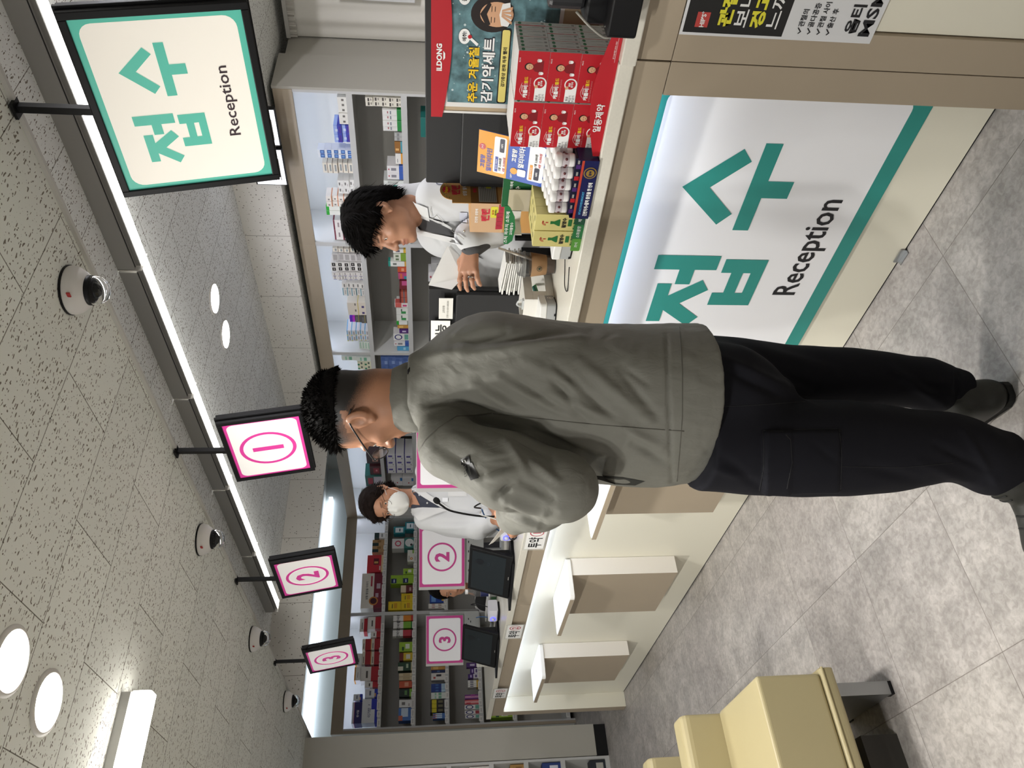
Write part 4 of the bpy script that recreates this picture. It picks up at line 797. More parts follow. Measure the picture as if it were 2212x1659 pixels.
# the slip of paper in his hand
R_ = lambda p: tuple(Matrix.Rotation(PRZ, 3, 'Z') @ Vector(p) + Vector(local_at(-0.06, 1.72)))
pp = [(-0.322, 0.08, 1.312), (-0.258, 0.02, 1.276), (-0.3, 0.18, 1.252), (-0.348, 0.23, 1.289)]
b = MB(); b.prism([R_(p) for p in pp], (0, 0, 0.0006), M('paper', 'e9e8e2', 0.6)); b.build('paper_slip', label='white paper slip held out by the man in the grey jacket', category='paper')

# ---------------------------------------------------------------- staff behind the counter
COAT = M('coat_white', 'cbccce', 0.7, spec=0.2); COATL = M('coat_lapel', 'd6d6d6', 0.7, spec=0.2); CSEAM = M('coat_seam', 'b9b9b4', 0.8); SHG = M('shirt_grey', '4a4a4c', 0.85); NAVY = M('polo_navy', '3a3d4a', 0.8)
# the young man bent over his papers
ph = thing('person', 'young man in white coat with full black hair, looking down and handling papers', 'person', local_at(0.70, 2.80), PRZ)
SK2 = skin_mat('skin_warm', 'b5856a', '14100e')
EYE[0] = np.array((-0.70, -2.80, 1.45))
hq = HeadFrame((-0.122, -0.08, 1.622), math.radians(193), math.radians(6), 0, 1.0)
LS, RS = np.array((-0.062, -0.18, 1.421)), np.array((-0.023, 0.16, 1.436)); LE, LW = np.array((-0.108, -0.28, 1.17)), np.array((-0.262, -0.36, 1.32)); RE, RW = np.array((-0.239, 0.02, 1.207)), np.array((-0.396, 0.06, 1.25)); NB = np.array((-0.055, -0.02, 1.492))
lo, hi = np.array((-0.52, -0.45, 0.0)), np.array((0.26, 0.30, 1.80))
F = Form(lo, hi, 0.0036); add_head(F, hq)
F.chain([hq.p(-0.026, 0, -0.045), (hq.p(-0.02, 0, -0.1)+NB)/2, NB, NB-(0, 0, 0.08)], [0.055, 0.054, 0.060, 0.08], 0.025)
F.stack([(0.85, -0.0, 0, 0.10, 0.13, 0), (1.05, 0, 0, 0.09, 0.13, 0), (1.25, -0.01, -0.01, 0.09, 0.13, 0), (1.36, -0.02, -0.01, 0.06, 0.09, 0)], 0.03)
F.chain([LS-(0, 0, 0.02), LE, LW], [0.042, 0.036, 0.028], 0.02); F.chain([RS-(0, 0, 0.02), RE, RW], [0.042, 0.036, 0.028], 0.02)
for s in (-1, 1): F.chain([(0.0, s*0.085, 0.86), (0.0, s*0.085, 0.48), (0.01, s*0.085, 0.09)], [0.08, 0.055, 0.04], 0.02); F.cone((0.02, s*0.085, 0.045), (-0.15, s*0.095, 0.035), 0.04, 0.035, 0.02)
tips = hand(F, LW, (-0.93, -0.05, 0.10), (-0.15, -0.80, 0.45), -1, 0.36, 0.90, 0.16)
hand(F, RW, (-0.9, -0.2, -0.1), (-0.1, -0.2, 0.95), 1, 0.5)
v, f = F.mesh(); v = relax(v, f, 2, 0.4); at = head_attr(hq, v, 1); at['fade'] = np.where(hq.loc(v)[2] < -0.03, np.minimum(at['fade'], 0.2), at['fade']); skin_mesh('body', v, f, SK2, ph, attr=at); eyes(hq, ph, SK2)
MB().lathe([(0.0095, -0.0018), (0.0102, 0), (0.0095, 0.0018)], M('silver', 'd0d0d0', 0.2, metal=1), tuple(LW+np.array((-0.098, -0.012, 0.003))), (-0.93, -0.05, 0.0), 20).build('ring', ph, label='plain silver ring')
# full head of hair: cap, fringe and nape, then locks
def hair_cap(name, H, root, grow, cuts, extra, m, seed, nl, L0, flow):
    F = Form(H.c-0.19, H.c+0.19, 0.0036); F.ell(H.p(*grow[0]), np.array(grow[1])*H.sc, H.ax, 0.0)
    for p, n in cuts: F.cut(H.p(*p), H.f*n[0]+H.l*n[1]+H.u*n[2])
    for e in extra: F.ell(H.p(*e[0]), np.array(e[1])*H.sc, H.ax, 0.012)
    v, f = F.mesh(); v = relax(v, f, 2, 0.5); n = normals(v, f); v = v+n*(0.004*vnoise(v, 70, seed)+0.002*vnoise(v, 170, seed+1))[:, None]; o = skin_mesh(name, v, f, m, root)
    rs = np.random.RandomState(seed); b = MB(); c = v[f].mean(1); fn = n[f].mean(1)
    for i in rs.choice(len(f), min(nl, len(f)), replace=False):
        t = flow(*H.loc(c[i])); t = H.f*t[0]+H.l*t[1]+H.u*t[2]; t = t-fn[i]*(t@fn[i])*0.85+rs.normal(size=3)*0.12; t /= np.linalg.norm(t); s = np.cross(t, fn[i]); tuft(b, m, c[i]-fn[i]*0.001, c[i]+t*L0*rs.uniform(0.6, 1.2)+fn[i]*0.003, 0.0026, s)
    b.build('hair_strands', o); return o
hair_cap('hair', hq, ph, ((-0.004, 0, 0.040), (0.122, 0.094, 0.104)), [((0.098, 0, 0.030), (0.75, 0, -0.66)), ((0.03, 0, 0.012), (0.45, 0, -0.9)), ((-0.09, 0, -0.075), (-0.2, 0, -1))], [((-0.075, 0, -0.020), (0.045, 0.070, 0.065)), ((0.006, 0.074, 0.026), (0.030, 0.012, 0.026)), ((0.006, -0.074, 0.026), (0.030, 0.012, 0.026)), ((0.080, 0.01, 0.066), (0.030, 0.060, 0.026))], HAIRB, 11, 2600, 0.034, lambda f, l, u: (0.9 if f > 0 else -0.5, 0.4*l/0.09, 0.05 if f > 0.03 and u > 0.06 else -0.9))
# coat
F = Form(lo, hi, 0.0046)
F.stack([(0.62, 0.01, 0, 0.19, 0.25, 0), (0.85, 0.0, 0, 0.165, 0.225, 0), (1.05, -0.005, 0, 0.15, 0.215, 0), (1.2, 0.0, 0, 0.145, 0.215, 0), (1.30, 0.01, 0, 0.125, 0.20, 0), (1.37, 0.005, 0, 0.095, 0.15, 0), (1.415, -0.005, 0, 0.075, 0.10, 0)], 0.02)
F.chain([LS, (LS+LE)/2+(0.015, -0.01, 0), LE+(0.012, -0.01, -0.015), (LE+LW)/2, LW+(0.035, 0.0, 0.004)], [0.080, 0.078, 0.066, 0.062, 0.052], 0.025)
F.chain([RS, (RS+RE)/2, RE, (RE+RW)/2, RW+(0.03, 0, 0)], [0.080, 0.074, 0.070, 0.060, 0.05], 0.025)
F.ell((-0.136, 0.02, 1.373), (0.10, 0.13, 0.13), None, 0.06); F.cone(NB+(0.004, 0, -0.03), NB+(0.014, 0, 0.045), 0.088, 0.066, 0.02); F.cone(RE, (-0.178, -0.05, 1.131), 0.075, 0.08, 0.05)
v, f = F.mesh(); v = relax(v, f, 3); n_ = normals(v, f)
v = folds(v, n_, [((-0.039, 1.441), (-0.105, 1.331), .012, -.006), ((0.029, 1.416), (0, 1.229), .014, .006), ((-0.088, 1.331), (-0.136, 1.195), .012, .007), ((-0.104, 1.28), (-0.084, 1.177), .010, -.007), ((-0.15, 1.441), (-0.191, 1.408), .008, -.006), ((-0.24, 1.263), (-0.342, 1.212), .012, .006), ((-0.274, 1.297), (-0.342, 1.246), .010, -.006), ((0.061, 1.5), (0.088, 1.45), .010, .006)]); v = v+normals(v, f)*(0.0022*vnoise(v, 26, 4))[:, None]
ct_ = skin_mesh('coat', v, f, COAT, ph, label='white coat')
fitted(v, f, [(-0.085, 1.495), (-0.132, 1.5), (-0.165, 1.348), (-0.1, 1.408)], SHG, 'shirt', ct_, 0.0015, lab='dark grey shirt')
fitted(v, f, [(-0.017, 1.557), (-0.085, 1.495), (-0.104, 1.45), (-0.053, 1.458)], COATL, 'collar', ct_, 0.006)
fitted(v, f, [(-0.078, 1.49), (-0.09, 1.441), (-0.166, 1.325), (-0.103, 1.399)], COATL, 'lapel', ct_, 0.006)
fitted(v, f, [(-0.134, 1.504), (-0.151, 1.494), (-0.19, 1.331), (-0.163, 1.357)], COATL, 'lapel', ct_, 0.006)
seam = None
sq = MB(); P = on_surface(v, f, dense([(-0.053, 1.45), (-0.09, 1.441), (-0.076, 1.425), (-0.103, 1.399), (-0.166, 1.325)]), lift=0.007); sq.tube(P, 0.001, CSEAM, 6); sq.build('lapel_edge', ct_)
fitted(v, f, [(-0.2, 1.331), (-0.22, 1.28), (-0.24, 1.253), (-0.215, 1.318)], SHG, 'shirt_cuff', ct_, 0.004)
cf_ = Form(LW-0.09, LW+0.09, 0.0035); d_ = (LE-LW)/np.linalg.norm(LE-LW); cf_.cone(LW+d_*0.004, LW+d_*0.05, 0.036, 0.042, 0.0); cv, cf2 = cf_.mesh(); skin_mesh('shirt_cuff', cv, cf2, SHG, ph, label='dark grey shirt cuff')
tg = fitted(v, f, [(-0.067, 1.342), (-0.108, 1.342), (-0.108, 1.314), (-0.067, 1.314)], M('tag_white', 'c9ccd8', 0.4), 'name_tag', ct_, 0.004)
P = on_surface(v, f, [(-0.096, 1.328), (-0.081, 1.328)], lift=0.007)
if len(P) == 2: tb_ = MB(); tb_.text('약 사', (P[0]+P[1])/2, (1, 0.2, 0), (0, 0, 1), 0.011, M('tag_navy', '26305a', 0.5), 0.01); tb_.build('tag_lettering', ct_)
P = on_surface(v, f, [(-0.133, 1.369), (-0.14, 1.325)], lift=0.006)
if len(P) == 2: MB().tube(P, 0.0032, M('silver', 'd0d0d0', 0.2, metal=1), 8).build('pen', ct_)
P = on_surface(v, f, dense([(0.052, 1.436), (0.063, 1.423), (0.06, 1.406), (0.043, 1.396), (0.029, 1.406), (0.032, 1.425), (0.052, 1.436)]), lift=0.003)
if len(P) > 3: MB().tube(P, 0.0013, M('tag_navy', '26305a', 0.5), 6).build('emblem', ct_)
F = Form((-0.26, -0.26, 0.03), (0.26, 0.26, 0.95), 0.008)
for s in (-1, 1): F.chain([(0.0, s*0.09, 0.88), (0.0, s*0.09, 0.48), (0.01, s*0.09, 0.10)], [0.105, 0.08, 0.07], 0.03)
v, f = F.mesh(); skin_mesh('trousers', v, f, TRO, ph)
# the masked woman, facing the counter
wo = thing('person', 'woman in white coat with a white face mask and round glasses behind the counter', 'person', local_at(-0.64, 4.12), PRZ)
SK3 = skin_mat('skin_light', 'b98668', '1c1512'); HAIRW = M('hair_brown', '1f1714', 0.8, spec=0.12, bump=0.4, bscale=250)
EYE[0] = np.array((0.64, -4.12, 1.45))
hw = HeadFrame((0.015, -0.02, 1.7), math.radians(250), math.radians(10), math.radians(11), 0.98)
NW = np.array((0.025, 0.01, 1.542)); lo, hi = np.array((-0.30, -0.42, 0.0)), np.array((0.34, 0.28, 1.80))
LS, RS = np.array((0.163, 0.06, 1.485)), np.array((-0.073, -0.06, 1.489)); LE, LW = np.array((0.188, -0.06, 1.204)), np.array((0.026, -0.26, 1.14)); RE, RW = np.array((-0.107, -0.12, 1.203)), np.array((-0.039, -0.32, 1.122))
F = Form(lo, hi, 0.0038); add_head(F, hw); F.chain([hw.p(-0.026, 0, -0.045), NW, NW-(0, 0, 0.08)], [0.046, 0.046, 0.05], 0.02)
F.stack([(0.85, 0, 0, 0.13, 0.09, 0.3), (1.1, 0, 0, 0.11, 0.08, 0.3), (1.36, 0, 0, 0.11, 0.06, 0.3)], 0.03)
for a, b_, c, s in ((LS, LE, LW, -1), (RS, RE, RW, 1)): F.chain([a-(0, 0, 0.02), b_, c], [0.038, 0.033, 0.025], 0.02); hand(F, c, (-0.25 if s < 0 else 0.05, -0.9, -0.2), (0, -0.2, 1), s, 0.5, 0.95)
for s in (-1, 1): F.chain([(s*0.08, 0.02, 0.86), (s*0.08, 0.02, 0.48), (s*0.08, 0.03, 0.09)], [0.075, 0.052, 0.038], 0.02); F.cone((s*0.08, 0.0, 0.045), (s*0.09, -0.15, 0.033), 0.038, 0.033, 0.02)
v, f = F.mesh(); v = relax(v, f, 2, 0.4); skin_mesh('body', v, f, SK3, wo, attr={**head_attr(hw, v, 0), 'fade': np.where(hw.loc(v)[2] < 0.002, 0, head_attr(hw, v, 0)['fade'])}); eyes(hw, wo, SK3)
hair_cap('hair', hw, wo, ((-0.012, 0, 0.038), (0.112, 0.090, 0.098)), [((0.075, 0, 0.055), (0.85, 0, -0.53)), ((0.02, 0, -0.02), (0.5, 0, -0.87))], [((-0.075, 0, -0.03), (0.04, 0.06, 0.06)), ((0.040, -0.072, 0.035), (0.034, 0.014, 0.034)), ((0.035, 0.072, 0.038), (0.034, 0.014, 0.030)), ((0.075, -0.02, 0.072), (0.026, 0.055, 0.018))], HAIRW, 21, 1500, 0.03, lambda f, l, u: (-0.4, 0.9*np.sign(l), -0.5))
# mask
F = Form(hw.p(0.09, 0, -0.06)-0.1, hw.p(0.09, 0, -0.06)+0.1, 0.0028); F.ell(hw.p(0.050, 0, -0.066), (0.070, 0.072, 0.068), hw.ax, 0); F.ell(hw.p(0.038, 0, -0.06), (0.070, 0.075, 0.072), hw.ax, 0.003, sub=True); F.cut(hw.p(0.0, 0, -0.016), hw.u*0.95-hw.f*0.25); F.cut(hw.p(0.02, 0, 0), -hw.f)
F.cone(hw.p(0.108, 0, -0.02), hw.p(0.128, 0, -0.055), 0.007, 0.008, 0.02); F.cone(hw.p(0.128, 0, -0.055), hw.p(0.104, 0, -0.118), 0.008, 0.008, 0.02)
v, f = F.mesh(); v = relax(v, f, 3); mk_ = skin_mesh('face_mask', v, f, M('mask_white', 'e8e8e4', 0.75), wo)
b = MB()
for s in (1, -1):
    for u0 in (-0.025, -0.095): b.tube([hw.p(0.055, s*0.064, u0), hw.p(0.02, s*0.075, (u0-0.02)/2), hw.p(-0.028, s*0.081, -0.012)], 0.0013, M('mask_white', 'e8e8e4', 0.75), 6, 4)
b.build('ear_loop', mk_)
b = MB(); GB = M('glasses_brown', '3a2b22', 0.3, metal=0.4)
for s in (1, -1):
    b.tube([hw.p(0.108, s*0.035+0.026*math.cos(t), -0.014+0.025*math.sin(t)) for t in np.linspace(0, 2*math.pi, 25)], 0.0010, GB, 6); b.tube([hw.p(0.106, s*0.060, -0.006), hw.p(0.03, s*0.080, 0.0), hw.p(-0.02, s*0.081, 0.008)], 0.0012, GB, 6, 4)
b.tube([hw.p(0.108, 0.009, -0.010), hw.p(0.112, 0, -0.006), hw.p(0.108, -0.009, -0.010)], 0.001, GB, 6); b.build('glasses', wo, label='round thin rimmed glasses')
F = Form(lo, hi, 0.005)
F.stack([(0.60, 0, 0.02, 0.22, 0.17, 0.3), (0.9, 0, 0.01, 0.20, 0.15, 0.3), (1.1, 0, 0, 0.19, 0.135, 0.3), (1.28, 0.0, 0, 0.195, 0.125, 0.3), (1.40, 0.0, 0.01, 0.178, 0.105, 0.3), (1.475, 0.005, 0.015, 0.135, 0.085, 0.3), (1.52, 0.008, 0.02, 0.088, 0.07, 0.3), (1.55, 0.01, 0.025, 0.066, 0.06, 0.3)], 0.02)
F.chain([LS-(0, 0, 0.012), LE, LW+(0.01, 0.05, 0.01)], [0.062, 0.064, 0.048], 0.03); F.chain([RS-(0, 0, 0.012), RE, RW+(-0.01, 0.05, 0.01)], [0.062, 0.066, 0.048], 0.03)
v, f = F.mesh(); v = relax(v, f, 3); n_ = normals(v, f); v = folds(v, n_, [((-0.105, 1.437), (-0.102, 1.2), .015, -.006), ((0.126, 1.375), (0.136, 1.15), .015, .006), ((-0.037, 1.325), (-0.071, 1.125), .014, -.006), ((-0.135, 1.425), (-0.138, 1.275), .012, .006)]); v = v+normals(v, f)*(0.002*vnoise(v, 26, 6))[:, None]
cw = skin_mesh('coat', v, f, COAT, wo, label='white coat')
fitted(v, f, [(0.087, 1.578), (-0.023, 1.564), (-0.04, 1.462), (-0.026, 1.395)], NAVY, 'polo_shirt', cw, 0.004, lab='dark blue grey polo shirt')
fitted(v, f, [(0.062, 1.564), (-0.003, 1.559), (-0.014, 1.504), (0.036, 1.529)], SK3, 'neckline', cw, 0.007)
fitted(v, f, [(0.092, 1.588), (0.104, 1.544), (-0.032, 1.345), (-0.028, 1.393)], COATL, 'lapel', cw, 0.008); fitted(v, f, [(-0.028, 1.564), (-0.094, 1.509), (-0.046, 1.36), (-0.031, 1.393)], COATL, 'lapel', cw, 0.008)
b = MB()
for x, y in ((907, 1070), (924, 1087)):
    P = on_surface(v, f, [((0.041, 1.507) if x == 907 else (-0.002, 1.465))], lift=0.007)
    if P: b.lathe([(0.005, 0), (0.005, 0.002), (0, 0.003)], M('button', 'd8d8d8', 0.3), P[0], (0, -1, 0), 12)
b.build('button', cw)
patch(v, f, [(0.026, 1.385), (0.004, 1.385), (0.004, 1.355), (0.026, 1.355)], M('tag_plate', 'e4e6ea', 0.4), 'name_tag', cw, 0.005)
fitted(v, f, [(0.114, 1.355), (0.034, 1.355), (0.032, 1.255), (0.112, 1.255)], COATL, 'breast_pocket', cw, 0.003)
F = Form((-0.26, -0.22, 0.03), (0.26, 0.26, 0.95), 0.008)
for s in (-1, 1): F.chain([(s*0.085, 0.02, 0.88), (s*0.085, 0.02, 0.48), (s*0.085, 0.03, 0.10)], [0.1, 0.075, 0.06], 0.03)
v, f = F.mesh(); skin_mesh('trousers', v, f, TRO, wo)
# a fourth person, almost wholly hidden by sign 2
sp = thing('person', 'person seated behind the sign 2, only the edge of the face and black hair showing', 'person', local_at(-1.28, 5.02), PRZ)
hs = HeadFrame((-0.033, -0.02, 1.341), math.radians(262), math.radians(8), 0, 1.0)
lo, hi = np.array((-0.30, -0.42, 0.0)), np.array((0.30, 0.30, 1.60)); F = Form(lo, hi, 0.0045); add_head(F, hs); nb_ = hs.p(-0.02, 0, -0.20); F.chain([hs.p(-0.026, 0, -0.045), nb_], [0.052, 0.058], 0.02)
F.stack([(0.5, 0, 0.04, 0.15, 0.11, 0), (0.8, 0, 0.03, 0.14, 0.10, 0), (1.08, 0, 0.0, 0.15, 0.08, 0)], 0.04)
for s in (-1, 1):
    F.chain([(s*0.16, 0.02, 1.10), (s*0.20, -0.08, 0.88), (s*0.10, -0.26, 1.0)], [0.045, 0.036, 0.028], 0.02); hand(F, (s*0.10, -0.26, 1.0), (-s*0.3, -0.9, 0), (0, 0, 1), -s, 0.5, 0.95)
    F.chain([(s*0.09, 0.02, 0.5), (s*0.11, -0.38, 0.48), (s*0.11, -0.36, 0.08)], [0.075, 0.055, 0.04], 0.02)
v, f = F.mesh(); v = relax(v, f, 1); skin_mesh('body', v, f, SK3, sp, attr=head_attr(hs, v, 0)); eyes(hs, sp, SK3)
hair_cap('hair', hs, sp, ((-0.012, 0, 0.036), (0.112, 0.094, 0.098)), [((0.075, 0, 0.05), (0.85, 0, -0.53)), ((0.0, 0, -0.10), (0.35, 0, -0.9))], [((-0.06, 0, -0.07), (0.05, 0.085, 0.08))], HAIRB, 31, 500, 0.03, lambda f, l, u: (-0.3, 0.3*np.sign(l), -0.9))
F = Form(lo, hi, 0.006); F.stack([(0.45, 0, 0.04, 0.20, 0.15, 0), (0.8, 0, 0.03, 0.19, 0.13, 0), (1.05, 0, 0.01, 0.20, 0.11, 0), (1.15, 0, 0.0, 0.12, 0.08, 0)], 0.03)
for s in (-1, 1): F.chain([(s*0.16, 0.02, 1.09), (s*0.20, -0.08, 0.88), (s*0.11, -0.24, 0.99)], [0.066, 0.058, 0.045], 0.02)
v, f = F.mesh(); v = relax(v, f, 2); skin_mesh('black_top', v, f, M('knit_black', '1a1a1c', 0.9), sp)
st = thing('stool', 'round stool under the person hidden by sign 2', 'stool', local_at(-1.28, 5.06), 0); MB().lathe([(0.17, 0.38), (0.18, 0.40), (0.17, 0.43), (0, 0.435)], BLACK).build('seat', st); MB().cyl((0, 0, 0.03), (0, 0, 0.38), 0.025, STEEL).build('post', st); MB().lathe([(0.2, 0), (0.2, 0.02), (0.03, 0.04)], BLACK).build('base', st)

